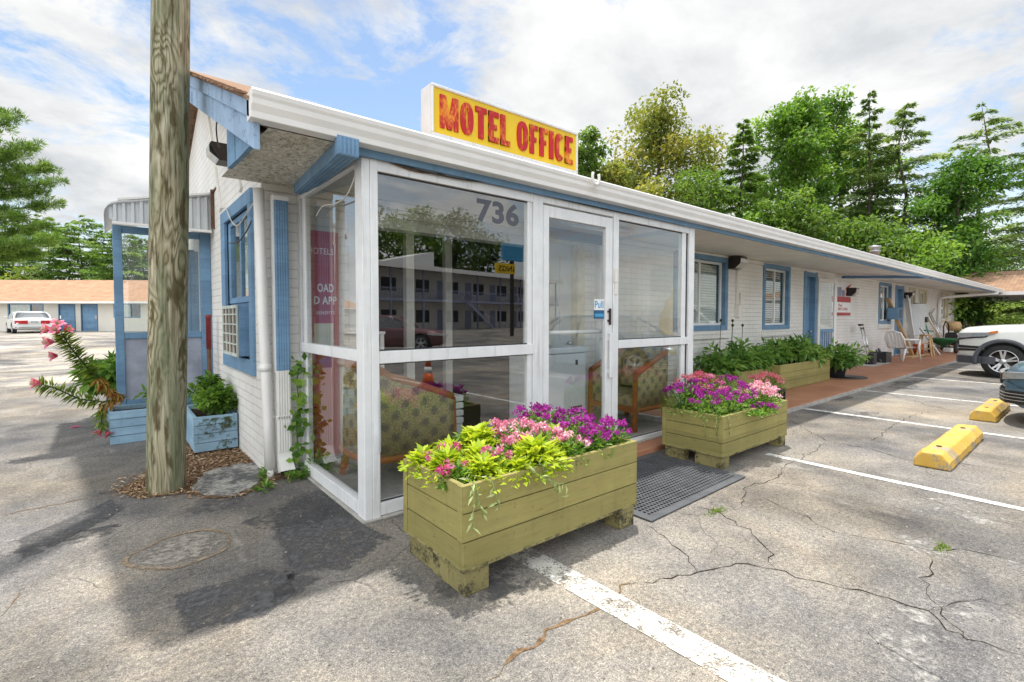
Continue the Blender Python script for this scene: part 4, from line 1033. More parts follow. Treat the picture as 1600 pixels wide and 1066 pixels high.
mb = MB(); mb.bar((PX1-.02, yA-.03, 2.89), (PX1+.06-.05, yA-.3, 2.92), .02, .02); mb.bar((PX1-.015, yA-.06, 2.45), (PX1-.015, yA-.06, 2.92), .05, .02); mb.build('bracket', M['rust'], aw)
ac = thing('window_air_conditioner', (-.46, 2.27, 1.0), 'blue boxed window air conditioner with a pale metal grille', 'air conditioner')
ay0, ay1, ax0 = 2.01, 2.76, -.43
mb = MB(); mb.boxm(ax0+.012, XG+.05, ay0, ay1, 1.005, 1.485); mb.build('casing', M['blue_mid'], ac, .01)
mb = MB()
mb.boxm(ax0-.004, ax0+.010, ay0-.004, ay1+.004, 1.0, 1.03); mb.boxm(ax0-.004, ax0+.010, ay0-.004, ay1+.004, 1.46, 1.49)
for i in range(5): y = ay0+(ay1-ay0-.03)*i/4; mb.boxm(ax0-.004, ax0+.010, y, y+.03, 1.031, 1.459)
for i in range(4): z = 1.11+.095*i; mb.boxm(ax0-.003, ax0+.009, ay0+.031, ay1-.031, z, z+.014)
mb.build('grille', M['curtain'], ac); mb = MB(); mb.boxm(ax0+.0115, ax0+.014, ay0+.02, ay1-.02, 1.02, 1.49); mb.build('coil', M['rust'], ac)
# the pole
pl = MB(); b0 = Vector((-1.030, 1.59, -.05)); b1 = Vector((-.905, 1.59, 4.2)); b2 = Vector((-.79, 1.59, 8.2)); rows = []
for i in range(61):
    tt = i/60; c = b0.lerp(b2, tt); r = .132 - .010*tt - .0*tt
    rows.append([(c.x+r*math.cos(a)*(1+.018*math.sin(3*a+tt*9)), c.y+r*math.sin(a)*(1+.018*math.cos(2*a+tt*7)), c.z) for a in [2*math.pi*j/40 for j in range(40)]])
pl.grid(rows, closed=True); o = pl.build('utility_pole', M['pole']); tag(o, 'thick weathered greenish wooden utility pole standing before the gable', 'utility pole')
# red pipe by the porch corner
rp = thing('standpipe', (-.45, 3.95, 0), 'rust red steel pipe standing at the porch corner', 'pipe')
mb = MB(); mb.lathe([(.024, .0), (.024, 1.0)], (-.43, 3.72, 0), 12); mb.build('lower_pipe', M['rust'], rp); mb = MB(); mb.lathe([(.028, 1.0), (.028, 1.36), (.034, 1.365), (.034, 1.40), (0, 1.405)], (-.43, 3.72, 0), 12); mb.build('upper_pipe', M['red_rust'], rp)

# ------------------------------------------------------------------ planters
def planter(name, x0, x1, y0, y1, z0, z1, nb, mat, label, group, corner=.045, foot=None, feet=(), soil=.05, th=.03, gapmat='gap', bow=0.0):
    """plank box: boards with fine gaps on four sides, corner posts at the ends, soil below the rim"""
    o = thing(name, ((x0+x1)/2, (y0+y1)/2, 0), label, 'planter', group)
    h = (z1-z0)/nb
    sides = {'front': MB(), 'back': MB(), 'end': MB(), 'end2': MB()}
    for i in range(nb):
        a = z0+h*i+.0025; b = z0+h*(i+1)-.0025; j = rng.uniform(-.002, .002)
        sides['front'].boxm(x0, x1, y0+j, y0+th, a, b); sides['back'].boxm(x0, x1, y1-th, y1-j, a, b)
        sides['end'].boxm(x0+j, x0+th, y0+th+.001, y1-th-.001, a, b); sides['end2'].boxm(x1-th, x1-j, y0+th+.001, y1-th-.001, a, b)
    for k in ('front', 'back', 'end', 'end2'): sides[k].build('plank_side', mat, o, .003)
    for (ya_, yb2, zz0) in ((y0+.001, y0+corner, z0+h+.003), (y1-corner, y1-.001, z0+.003)):
        c = MB(); c.boxm(x0-.006, x0-.0005, ya_, yb2, zz0, z1-.003); c.build('corner_batten', mat, o, .002)
    s_ = MB(); s_.boxm(x0+th, x1-th, y0+th, y1-th, z0+.004, z1-soil); s_.build('soil', M['soil'], o)
    for f_ in feet:
        m_ = MB(); m_.boxm(*f_); m_.build('foot', foot, o, .006)
    return o
P1 = dict(x0=-.045, x1=1.335, y0=-1.18, y1=-.565, z0=.135, z1=.56)
p1 = planter('flower_planter', nb=3, mat=M['olive'], label='large olive green plank planter with lime leaves and purple flowers by the door', group='olive plank planters', foot=M['olive_old'],
     feet=[(-.03,.12,-1.17,-1.02,0,.13), (1.17,1.32,-1.17,-1.03,0,.13), (-.03,.10,-1.019,-.86,0,.13), (-.02,.10,-.85,-.58,0,.128), (1.17,1.32,-.72,-.58,0,.13)], **P1)
mb = MB(); mb.boxm(-.05, 1.337, -1.185, -.56, .128, .146); mb.build('rotting_skid', M['olive_old'], p1, .006)
P2 = dict(x0=2.87, x1=4.25, y0=-.985, y1=-.36, z0=.115, z1=.49)
p2 = planter('flower_planter', nb=3, mat=M['olive'], label='large olive green plank planter with purple and pink flowers right of the doormat', group='olive plank planters', foot=M['olive_old'],
     feet=[(2.885,3.02,-.97,-.70,0,.11), (2.885,3.0,-.58,-.38,0,.11), (4.12,4.24,-.975,-.85,0,.11), (4.12,4.24,-.5,-.38,0,.11)], **P2)
mb = MB(); mb.boxm(2.868, 4.252, -.988, -.358, .108, .126); mb.build('rotting_skid', M['olive_old'], p2, .006)
P3 = dict(x0=5.75, x1=7.40, y0=.55, y1=1.15, z0=.06, z1=.50); P4 = dict(x0=7.85, x1=10.3, y0=.52, y1=1.12, z0=.06, z1=.52)
planter('flower_planter', nb=2, mat=M['olive'], label='olive green planter of dark leafy bushes under the first window', group='olive plank planters', **P3)
planter('flower_planter', nb=3, mat=M['olive'], label='long olive green planter of leafy bushes beside the blue door', group='olive plank planters', **P4)
B1 = dict(x0=-1.37, x1=-.75, y0=3.62, y1=4.08, z0=.0, z1=.36); B2 = dict(x0=-.725, x1=-.345, y0=2.56, y1=3.45, z0=.03, z1=.385); B3 = dict(x0=-1.40, x1=-1.24, y0=5.2, y1=6.6, z0=.0, z1=.42)
planter('blue_planter', nb=4, mat=M['blue_pale'], label='pale blue plank box with leaning pink lilies left of the pole', group='pale blue plank planters', **B1)
planter('blue_planter', nb=4, mat=M['blue_pale'], label='mossy pale blue plank box under the air conditioner', group='pale blue plank planters', **B2)
planter('blue_planter', nb=3, mat=M['blue_pale'], label='pale blue plank box with a leafy bush behind the porch post', group='pale blue plank planters', th=.02, **B3)
mb = MB(); mb.boxm(-.7, -.36, 2.552, 2.5575, .03, .36); o = mb.build('moss_streak', m_patch('green_moss', (.05,.06,.02), (.10,.13,.05), .60, False)); o.parent = [q for q in COL.objects if q.name.startswith('blue_planter')][1]; o.location = -wloc(o.parent)
# doormat with a grid of holes
mt = thing('doormat', (2.1, -.72, 0), 'black perforated rubber doormat in front of the glass door', 'doormat')
a, b, c, d = V((1.425,-1.235,.0)), V((2.835,-1.205,.0)), V((2.86,-.285,.0)), V((1.43,-.29,.0))
def mp_(s_, t_, z): p = a.lerp(b, s_).lerp(d.lerp(c, s_), t_); return (p.x, p.y, z)
mb = MB(); e = .045
for (s0, s1, t0, t1) in ((0,1,0,e*1.3), (0,1,1-e*1.3,1), (0,e,e*1.3,1-e*1.3), (1-e,1,e*1.3,1-e*1.3)):
    mb.add([mp_(s0,t0,.003), mp_(s1,t0,.003), mp_(s1,t1,.003), mp_(s0,t1,.003), mp_(s0,t0,.014), mp_(s1,t0,.014), mp_(s1,t1,.014), mp_(s0,t1,.014)],
           [(0,3,2,1),(4,5,6,7),(0,1,5,4),(1,2,6,5),(2,3,7,6),(3,0,4,7)])
mb.build('border', M['rubber_grey'], mt, .003)
mb = MB(); NXm, NYm = 36, 22
def slat(s0, s1, t0, t1, z): mb.add([mp_(s0,t0,z-.006), mp_(s1,t0,z-.006), mp_(s1,t1,z-.006), mp_(s0,t1,z-.006), mp_(s0,t0,z), mp_(s1,t0,z), mp_(s1,t1,z), mp_(s0,t1,z)], [(4,5,6,7),(0,1,5,4),(1,2,6,5),(2,3,7,6),(3,0,4,7)])
for i in range(NXm): s0 = e+(1-2*e)*i/NXm; slat(s0, s0+(1-2*e)/NXm*.36, e*1.3, 1-e*1.3, .0128)
for j in range(NYm): t0 = e*1.3+(1-2.6*e)*j/NYm; slat(e, 1-e, t0, t0+(1-2.6*e)/NYm*.36, .0118)
mb.build('rubber_grid', M['rubber_grey'], mt)
mb = MB(); mb.add([mp_(.02,.02,.0035), mp_(.98,.02,.0035), mp_(.98,.98,.0035), mp_(.02,.98,.0035)], [(0,1,2,3)]); mb.build('dark_mat_sheet', M['gap'], mt)  # near-black sheet under the grid, seen through the holes
# wheel stops
def stop(x0, x1, y, label, rz=0):
    o = MB(); pr_ = [(-.135,0),(.135,0),(.13,.075),(.075,.145),(-.075,.145),(-.13,.075)]; rows = []
    L = x1-x0
    KN = 26
    for i_ in range(KN+1):
        xx = L*i_/KN; s_ = .95 if i_ in (0, KN) else 1; rows.append([(x0+xx+rng.normal()*.003, y+p[0]*s_+rng.normal()*.0035, max(.002, .002+p[1]*s_+(rng.normal()*.003 if p[1] > .01 else 0))) for p in pr_])
    o.grid(rows, closed=True, smooth=False); n = len(rows[0]); o.f.append(list(range(n))[::-1]); o.f.append(list(range(KN*n, (KN+1)*n))); o.m += [0,0]; o.s += [False, False]
    q = o.build('wheel_stop', M['yellow'], bevel=.012); tag(q, label, 'wheel stop', 'yellow concrete wheel stops')
    for xx in (x0+.32, x1-.32):
        pn = MB(); pn.lathe([(.0,.146),(.022,.149),(.022,.154),(0,.156)], (xx, y, 0), 12); pn.build('anchor_pin', M['rust'], q)
    return q
stop(4.40, 6.25, -2.155, 'yellow concrete wheel stop in the empty stall nearest the planters'); stop(7.52, 9.0, -2.13, 'yellow concrete wheel stop under the nose of the slate blue car')
# ------------------------------------------------------------------ plants in the planters
def dome(c, rx, ry, h, n, L, W, droop=.2, shell=.5):
    d = unit(n); d[:,2] = np.abs(d[:,2]); r = rng.random((n,1))**shell
    P = np.array(c) + d*r*np.array([rx, ry, h])
    T = d*np.array([1,1,.7]) + unit(n)*.55; T[:,2] += .25 - droop*rng.random(n)
    N = np.tile([0,0,1.], (n,1)) + unit(n)*.45
    return P, N, T, L*rng.uniform(.6,1.25,n), W*rng.uniform(.7,1.2,n)
def stems(mb, c, tips, r):
    for q in tips: 
        q = Vector(q); c_ = Vector(c); mid = c_.lerp(q, .55) + Vector((0,0,.15*(q-c_).length)); mb.tube([c_, mid, q], [r, r*.8, r*.5], 5, cap=False)
def heads_mesh(name, C, r, per, mat, parent, tone):
    n = len(C)*per; d = unit(n); d[:,2] = d[:,2]*.6+.25
    P = np.repeat(np.array(C), per, axis=0) + d*r*rng.uniform(.55,1,(n,1))
    T = unit(n)*.8 + d*.35; rn = np.clip(np.repeat(rng.normal(tone,.18,len(C)), per) + rng.normal(0,.2,n), 0, 1)
    return leaf_mesh(name, P, d, T, rng.uniform(.011,.022,n), rng.uniform(.010,.019,n), .15, mat, rn, parent)
def verbena(c, rx, ry, h, mat, label, group, nh=7, nl=420, hr=.03, tone=.5, leaf='herb', Ls=.038):
    o = thing('verbena_plant', c, label, 'flowering plant', group)
    P, N, T, L, W = dome(c, rx, ry, h, nl, Ls, Ls*.5); leaf_mesh('foliage', P, N, T, L, W, .2, LF[leaf], None, o)
    C = []; nh = int(nh*1.7)
    for i in range(nh):
        a = rng.uniform(0, 2*math.pi); q = rng.random()**.5; C.append((c[0]+rx*q*1.02*math.cos(a), c[1]+ry*q*.95*math.sin(a), c[2]+h*(1.08-.45*q*q)+rng.uniform(0,.025)))
    if nh:
        mb = MB(); stems(mb, c, C, .0018); mb.build('stem', LF[leaf], o)
    for q_ in C: heads_mesh('flower_head', [q_], hr*rng.uniform(.75,1.15), 30, LF[mat], o, tone)
    return o
def coleus(c, r, h, label, n=46, L=.10):
    r *= 1.22; n = int(n*2.0); h *= .86; L *= .84
    o = thing('coleus_plant', c, label, 'foliage plant', 'lime leaved foliage plants')
    k = n; a = rng.uniform(0, 2*math.pi, k); el = rng.uniform(-.15, 1.1, k)
    T = np.stack([np.cos(a)*np.cos(el), np.sin(a)*np.cos(el), np.sin(el)], 1); lvl = rng.random(k)
    P = np.array(c) + np.stack([np.cos(a)*r*.30*lvl, np.sin(a)*r*.30*lvl, h*.75*(1-.6*lvl)], 1)
    leaf_mesh('foliage', P, np.stack([-np.cos(a)*.6, -np.sin(a)*.6, np.ones(k)], 1)+unit(k)*.2, T, L*rng.uniform(.6,1.2,k), L*.46*rng.uniform(.7,1.1,k), .22, LF['lime'], None, o)
    k2 = 170; P2, N2, T2, L2, W2 = dome(c, r, r, h*.7, k2, L*.5, L*.28); leaf_mesh('low_leaves', P2, N2, T2, L2, W2, .2, LF['lime'], rng.random(k2)*.6, o)
    return o
zt = .50
# planter by the door: lime coleus in front, verbena behind and to the right
coleus((.055,-.88,zt), .15,.19, 'bushy lime coleus at the left end of the nearest planter', 60)
coleus((.17,-1.06,zt), .15,.17, 'broad lime coleus at the nearest corner of the near planter', 60)
coleus((.38,-.70,zt), .16,.27, 'tall lime coleus at the back of the near planter before the chair', 64, .12)
coleus((.52,-1.07,zt), .16,.21, 'rosette shaped lime coleus leaning over the long front of the near planter', 56, .13)
coleus((.28,-.86,zt), .15,.17, 'low lime coleus in the middle of the near planter', 50)
coleus((.74,-1.02,zt), .10,.15, 'small lime coleus between the pink flowers of the near planter', 30)
coleus((.90,-.86,zt), .11,.21, 'narrow yellowish coleus among the purple flowers of the near planter', 36)
def vb(x, y, rx, h, mat, label, nh, tone=.5, z=zt, **k): return verbena((x, y, z), rx, rx*.9, h, mat, label, 'verbenas in the near planter', nh, tone=tone, **k)
vb(.10,-.78,.11,.13,'pink','dark pink verbena at the left edge of the near planter',3,.12)
vb(.26,-1.02,.10,.14,'pink','few headed pink verbena among the lime leaves near the front corner',3,.25)
vb(.62,-.80,.17,.20,'pink','pale pink verbena in the centre of the near planter',13,.62)
vb(.70,-.95,.14,.18,'pink','rosy verbena just behind the small lime coleus',9,.5)
vb(.86,-.66,.15,.24,'purple','tall purple verbena at the back of the near planter by the door',9,.55)
vb(.98,-.98,.15,.19,'purple','magenta purple verbena right of the pale pink one',8,.7)
vb(1.16,-.76,.16,.20,'purple','deep purple verbena at the back right corner of the near planter',11,.4)
vb(1.22,-1.04,.14,.17,'purple','purple verbena spilling over the right front corner of the near planter',10,.55)
vb(.55,-.62,.12,.16,'pink','pink verbena beside the tall coleus at the back',6,.45)
vb(.36,-.60,.11,.16,'herb','leafy verbena without blossom at the back left of the near planter',0,.5)
vb(1.05,-.62,.13,.22,'purple','purple verbena against the back board near the door',9,.45)
vb(.45,-.93,.10,.13,'pink','pink verbena behind the rosette coleus',5,.35)
coleus((.02,-.68,zt), .11,.15, 'small lime coleus in the back left corner of the near planter', 34)
coleus((.36,-1.10,zt), .11,.12, 'low lime coleus hugging the long front rim of the near planter', 36)
coleus((.20,-.66,zt), .12,.17, 'lime coleus along the back board near the chair', 36)
coleus((.62,-1.10,zt), .10,.12, 'low lime sprig on the front rim right of the rosette coleus', 30)
vb(.80,-1.08,.12,.13,'pink','pale pink verbena leaning over the long front rim of the near planter',8,.65)
vb(1.02,-1.08,.12,.14,'purple','magenta verbena on the front rim between pink and purple',8,.7)
vb(.03,-1.0,.09,.10,'pink','small crimson pink verbena at the left rim of the near planter',3,.1)
# trailing wisps over the rim
def trailer(pts_list, label, mat='pale', leafL=.05, bead=False):
    o = thing('trailing_plant', pts_list[0][0], label, 'trailing plant', 'trailing stems over the planter rims')
    mb = MB(); P = []; T = []
    for pts in pts_list:
        pts = [Vector(p) for p in pts]; mb.tube(pts, .0022, 5)
        for a, b in zip(pts[:-1], pts[1:]):
            for k in range(3):
                q = a.lerp(b, (k+.5)/3); P.append(tuple(q)); d = (b-a).normalized(); T.append(tuple(d*.8+Vector(rng.normal(size=3))*.6))
    mb.build('stem', LF[mat], o); P = np.array(P); T = np.array(T); n = len(P)
    leaf_mesh('foliage', P, unit(n)+[0,-.6,.6], T, leafL*rng.uniform(.6,1.3,n), leafL*(.28 if not bead else .9), .15, LF[mat], None, o); return o
trailer([[(.04,-1.08,.56),(.02,-1.20,.56),(.03,-1.21,.47),(.05,-1.215,.40)], [(.06,-1.1,.57),(.10,-1.21,.58),(.13,-1.22,.48),(.14,-1.22,.42)], [(.03,-1.1,.57),(-.01,-1.22,.54),(-.015,-1.225,.43),(-.03,-1.23,.36)]], 'grassy pale trailer drooping over the nearest planter corner')
trailer([[(.36,-1.1,.56),(.36,-1.2,.575),(.42,-1.25,.52),(.50,-1.27,.48),(.57,-1.28,.46)], [(.50,-1.26,.48),(.52,-1.26,.42),(.55,-1.27,.38)], [(.40,-1.1,.57),(.46,-1.2,.57),(.47,-1.21,.50)]], 'thin trailing stem hanging over the middle of the near planter front')
trailer([[(2.85,-.80,.48),(2.84,-.82,.40),(2.845,-.83,.28)], [(2.86,-.92,.48),(2.845,-.93,.42),(2.848,-.93,.31)], [(2.95,-.99,.48),(2.95,-1.0,.40),(2.955,-1.0,.30)]], 'creamy beaded trailers hanging from the planter right of the doormat', 'pale', .02, True)
# planter right of the doormat
z2 = .44
def vb2(x, y, rx, h, mat, label, nh, tone=.5, **k): return verbena((x, y, z2), rx*1.15, rx*1.0, h*1.12,  mat, label, 'verbenas in the planter right of the doormat', nh, tone=tone, **k)
vb2(2.95,-.52,.19,.23,'purple','purple verbena at the glass end of the second flower planter',13,.5)
vb2(2.97,-.80,.18,.18,'purple','purple verbena on the left edge above the beaded trailers',11,.6)
vb2(3.20,-.55,.20,.24,'purple','dense violet verbena in the middle back of the second planter',12,.45)
vb2(3.25,-.86,.19,.18,'purple','purple verbena over the near corner of the second planter',11,.6)
vb2(3.50,-.50,.19,.24,'pink','pink verbena in the rear middle of the second planter',10,.5)
vb2(3.55,-.82,.18,.19,'purple','purple verbena midway along the long side of the second planter',11,.5)
vb2(3.80,-.88,.20,.17,'pink','pale pink verbena cascading over the long side of the second planter',20,.8)
vb2(4.05,-.80,.18,.18,'pink','pale pink verbena at the far right end of the second planter',18,.75)
vb2(3.85,-.52,.20,.22,'purple','violet verbena at the far back of the second planter',12,.5)
vb2(3.30,-.40,.18,.27,'coral','coral pink geranium against the vestibule glass',12,.6, hr=.035)
vb2(3.62,-.35,.18,.26,'coral','coral geranium behind the violet flowers nearest the first bush planter',12,.5, hr=.035)
vb2(3.62,-1.0,.12,.05,'purple','purple verbena hanging down the long side of the second planter',9,.55)
vb2(3.42,-1.01,.10,.02,'herb','leafy green verbena hanging below the rim of the second planter',0,.5)
# milk crate with coral flowers
ct = thing('milk_crate', (6.0,-.0,.055), 'black plastic milk crate holding coral pink flowers on the red walkway', 'crate')
cx0, cx1, cy0, cy1, cz0, cz1 = 5.85,6.23,-.19,.18,.057,.34
for nm, (ax, fx) in {'front_side':('x',cy0), 'rear_side':('x',cy1), 'left_side':('y',cx0), 'right_side':('y',cx1)}.items():
    m_ = MB()
    for i in range(7):
        q = i/6
        if ax == 'x': m_.boxm(cx0+(cx1-cx0-.014)*q, cx0+(cx1-cx0-.014)*q+.014, fx-.007, fx+.007, cz0, cz1)
        else: m_.boxm(fx-.007, fx+.007, cy0+(cy1-cy0-.014)*q, cy0+(cy1-cy0-.014)*q+.014, cz0, cz1)
    for z in (cz0, cz0+.08, cz0+.16, cz1-.03):
        if ax == 'x': m_.boxm(cx0, cx1, fx-.0085, fx+.0085, z, z+(.03 if z > .3 else .014))
        else: m_.boxm(fx-.0085, fx+.0085, cy0, cy1, z, z+(.03 if z > .3 else .014))
    m_.build(nm, M['black'], ct)
m_ = MB(); m_.lathe([(.0,.06),(.12,.06),(.15,.30),(.13,.305),(0,.29)], (6.04,.0,0), 16); m_.build('pot', M['rubber'], ct)
verbena((6.04,.0,.30), .26,.25,.22,'coral','coral pink geranium growing out of the black milk crate','crate flowers',24,tone=.55,hr=.036)
# leafy bushes in the long planters
def bush(c, rx, ry, h, n, label, leaf='bush', L=.14, W=.07, stemn=9, name='leafy_bush', group='dark leafy bushes along the front wall', cat='bush'):
    o = thing(name, c, label, cat, group)
    if group.startswith('dark leafy'): n = int(n*.50); h *= .88; rx *= .86; L *= 1.1
    C = []; Rr = []
    for i in range(16):
        a = rng.uniform(0, 2*math.pi); q = rng.random()**.6; z = rng.random()
        C.append((c[0]+rx*.75*q*math.cos(a), c[1]+ry*.75*q*math.sin(a), c[2]+h*(.18+.66*z*(1-.35*q)))); Rr.append(rng.uniform(.28,.45)*min(rx, h))
    P, cid = clump_points(C, Rr, n/16/(np.mean(Rr)**2), .7); k = len(P); base = np.array(C)[cid]
    T = (P-base)/np.linalg.norm(P-base,axis=1,keepdims=True)+unit(k)*.5; T[:,2] -= .15
    leaf_mesh('foliage', P, np.tile([0,0,1.],(k,1))+unit(k)*.35, T, L*rng.uniform(.6,1.2,k), W*rng.uniform(.7,1.2,k), .2, LF[leaf], np.clip(rng.normal(.45,.25,16)[cid]+rng.normal(0,.2,k),0,1), o)
    mb = MB(); stems(mb, c, C[:stemn], .006); mb.build('stem', LF['dark'], o); return o
bush((6.15,.8,.45), .42,.34,.42, 900, 'leafy dark bush at the left end of the first bush planter')
bush((6.75,.85,.45), .50,.38,.62, 1300, 'tall leafy bush with spent buds in the first bush planter')
bush((7.30,.80,.45), .42,.36,.50, 1000, 'leafy bush at the right end of the first bush planter')
bush((8.35,.8,.47), .52,.36,.52, 1100, 'leafy bush at the left end of the long bush planter')
bush((9.05,.8,.47), .50,.36,.58, 1100, 'leafy bush under the second window in the long bush planter')
bush((9.75,.8,.47), .48,.36,.50, 1000, 'leafy bush overhanging the right end of the long planter')
bush((10.25,.95,.5), .22,.2,.75, 320, 'thin upright pale stem bush beside the blue door', 'herb', .10,.05)
mb = MB(); P = []
for q in ((6.6,.8),(6.8,.9),(6.95,.8),(6.5,.95)):
    h = 1.18+rng.random()*.14; mb.tube([(q[0],q[1],.8),(q[0]+.03,q[1],h)], .005, 5); mb.lathe([(0,-.03),(.022,-.01),(.022,.015),(0,.03)], (q[0]+.03,q[1],h+.02), 8)
tag(mb.build('seed_head', LF['dark']), 'dry seed heads on thin stalks rising above the first bush planter', 'seed heads')
pp = thing('pot', (10.95,.62,.055), 'low dark round pot with a spreading leafy plant at the planter end', 'plant pot')
mb = MB(); mb.lathe([(0,.058),(.17,.058),(.21,.30),(.23,.31),(.2,.32),(0,.28)], (10.95,.62,0), 18); mb.build('bowl', M['rubber'], pp); mb = MB(); mb.lathe([(.0,.0565),(.42,.0565),(.42,.068),(0,.07)], (11.15,.5,0), 26); tag(mb.build('round_mat', M['black']), 'round black rubber mat on the walkway by the storm door', 'mat')
bush((10.95,.60,.28), .62,.42,.62, 1300, 'spreading leafy plant growing in the round pot by the storm door', 'bush', .15,.08)
# left: bush in the air conditioner box, bush behind the porch post, climbing plant at the vestibule corner
bush((-.53,2.95,.37), .20,.34,.42, 900, 'bright leafy bush in the blue box under the air conditioner', 'bright', .085,.055, group='bright bushes by the gable')
bush((-.50,2.68,.37), .19,.14,.36, 500, 'light green sprawling weed at the near end of the mossy blue box', 'bright', .075,.05, group='bright bushes by the gable')
bush((-1.30,5.35,.42), .33,.45,.45, 900, 'light green leafy bush behind the blue porch post', 'bright', .16,.08, group='bright bushes by the gable')
bush((-.95,3.9,.34), .16,.10,.30, 160, 'thin green weed between the pole and the porch panel', 'bright', .08,.05, group='bright bushes by the gable')
vn = thing('climbing_vine', (-.09,1.33,.0), 'green heart leaved vine climbing beside the white downspout', 'vine')
mb = MB(); vp = [V((-.09,1.33,.02)), V((-.10,1.32,.25)), V((-.115,1.315,.45)), V((-.085,1.32,.62)), V((-.10,1.33,.80)), V((-.075,1.34,.98))]; mb.tube(vp, .005, 6); mb.build('stem', LF['herb'], vn)
P = []; T = []
for i in range(95):
    tt = rng.random(); j = tt*5; a = vp[int(min(j,4))].lerp(vp[int(min(j,4))+1], j-int(min(j,4))); s_ = .05*(1.25 - .3*tt)
    P.append((a.x+rng.normal()*s_*.8, a.y-.02-abs(rng.normal())*.03, a.z+rng.normal()*.02)); T.append((rng.normal()*.9, -.5+rng.normal()*.3, rng.normal()*.6-.2))
n = len(P); leaf_mesh('foliage', np.array(P), np.tile([0,-.8,.6],(n,1))+unit(n)*.35, np.array(T), .075*rng.uniform(.5,1.15,n), .068*rng.uniform(.5,1.1,n), .12, LF['bright'], None, vn)
for (x, y, rx, h, lab) in ((.035,1.19,.13,.17,'feathery green weed sprouting at the foot of the side glass'), (-.17,1.17,.06,.06,'small green weed tuft below the downspout outlet'), (-.08,1.20,.05,.05,'tiny weed between the downspout outlet and the glass'), (-.36,1.36,.04,.09,'tiny weed at the foot of the round white pipe'), (-.42,1.08,.06,.05,'low weed at the edge of the mulch near the slab')):
    o = thing('weed', (x, y, .0), lab, 'weed', 'weeds at the foot of the walls'); k = 130 if rx > .1 else 50
    P, N, T, L, W = dome((x,y,.01), rx, rx*.8, h, k, .055, .022); leaf_mesh('foliage', P, N, T, L, W, .2, LF['herb'], None, o)
for (u, v, lab) in ((1472,857,'yellow green grass tuft in the long crack near the bottom right'), (1118,800,'tiny grass tuft in the crack beside the doormat')):
    g = G(u, v); o = thing('grass_tuft', g, lab, 'weed'); k = 70; P = np.array(g)+np.stack([rng.normal(0,.045,k), rng.normal(0,.012,k), np.zeros(k)],1); T = unit(k); T[:,2] = abs(T[:,2])*.5
    leaf_mesh('blades', P, unit(k), T, rng.uniform(.02,.05,k), .006, .1, LF['lilyleaf'], None, o)
# ------------------------------------------------------------------ the leaning lilies
def lily(stem, flowers, label, dry=(.0,.35), nleaf=110):
    o = thing('lily', stem[0], label, 'lily', 'pink lilies leaning out of the blue box')
    S = [Vector(p) for p in stem]; mb = MB(); mb.tube(S, [.010]+[.008]*(len(S)-2)+[.005], 7); mb.build('stem', LF['lilyleaf'], o)
    for isdry in (0, 1):
        P = []; T = []
        for i in range(nleaf):
            tt = rng.random(); 
            d_ = dry[0] <= tt <= dry[1]
            if d_ != bool(isdry) or (isdry and rng.random() < .55): continue
            j = tt*(len(S)-1); k = min(int(j), len(S)-2); a = S[k].lerp(S[k+1], j-k); d = (S[k+1]-S[k]).normalized()
            P.append(tuple(a)); side = Vector(rng.normal(size=3)); side -= d*side.dot(d); side.normalize()
            T.append(tuple(side + d*.45 + Vector((0,0,-.25 if not isdry else -1.1))))
        if P:
            n = len(P); leaf_mesh('withered_leaves' if isdry else 'leaves', np.array(P), np.tile([0,0,1.],(n,1))+unit(n)*.3, np.array(T), rng.uniform(.06,.14,n), rng.uniform(.015,.026,n), .15, LF['dry' if isdry else 'lilyleaf'], None, o)
    for (c, d, r) in flowers:
        r *= .86; c = Vector(c); d = Vector(d).normalized(); a = d.cross(Vector((.3,.2,1))).normalized(); b = d.cross(a); fl_ = MB()
        for i in range(6):
            an = math.pi*i/3 + (.15 if i % 2 else 0); e = a*math.cos(an)+b*math.sin(an); sd = d.cross(e); rows = []
            for k in range(7):
                u = k/6; wd = r*.34*math.sin(math.pi*min(1,.12+u*.88))**.8*(1 if i%2 else .8); ax = d*(r*(1.25*u-.25*u*u)) + e*(r*(.12+.75*u**1.8)); ax -= d*(r*.35*max(0,u-.65)**1.2*2)
                rows.append([c+ax-sd*wd, c+ax-e*wd*.25, c+ax+sd*wd])
            fl_.grid(rows)
        f_ = fl_.build('flower', LF['lily'], o, fix=False); at = f_.data.attributes.new('rnd','FLOAT','FACE'); at.data.foreach_set('value', np.clip(rng.normal(.45 if r > .08 else .2,.18,len(f_.data.polygons)),0,1).astype(np.float32))
        s_ = MB()
        for i in range(5): e = (a*math.cos(i*1.26)+b*math.sin(i*1.26))*r*.22; s_.tube([c, c+d*r*.6+e*.6, c+d*r*.95+e], .0025, 5)
        s_.build('stamens', LF['pale'], f_)
    return o
yl = 3.72
q = lambda u, v, y=yl: PY(u, v, y)
lily([q(195,622), q(168,607), q(140,580,3.70), q(112,545,3.66), q(95,520,3.64)], [(q(92,520,3.62),(-.4,-.5,.5),.10), (q(88,512,3.66),(.2,-.5,.8),.10), (q(84,534,3.60),(-.8,-.3,-.05),.105), (q(80,516,3.66),(-.9,-.3,.25),.10), (q(90,556,3.62),(-.85,-.35,.0),.085), (q(100,518,3.68),(.6,-.4,.5),.09)], 'tall leaning lily stem crowned by a cluster of open pink flowers', (.0,.42), 680)
lily([q(190,622), q(160,628), q(125,624,3.68), q(85,606,3.64), q(62,600,3.62)], [(q(64,599,3.62),(-.9,-.2,.12),.105)], 'long low lily stem with one pink bud shaped flower at its tip', (.0,.25), 240)
lily([q(178,625), q(163,632), q(158,650,3.68), q(160,672,3.64)], [(q(158,672,3.63),(-.6,-.3,-.6),.08), (q(166,674,3.63),(.4,-.4,-.7),.08)], 'drooping lily stem with wilted pink flowers touching the pavement', (.0,.45), 130)
pt_ = MB()
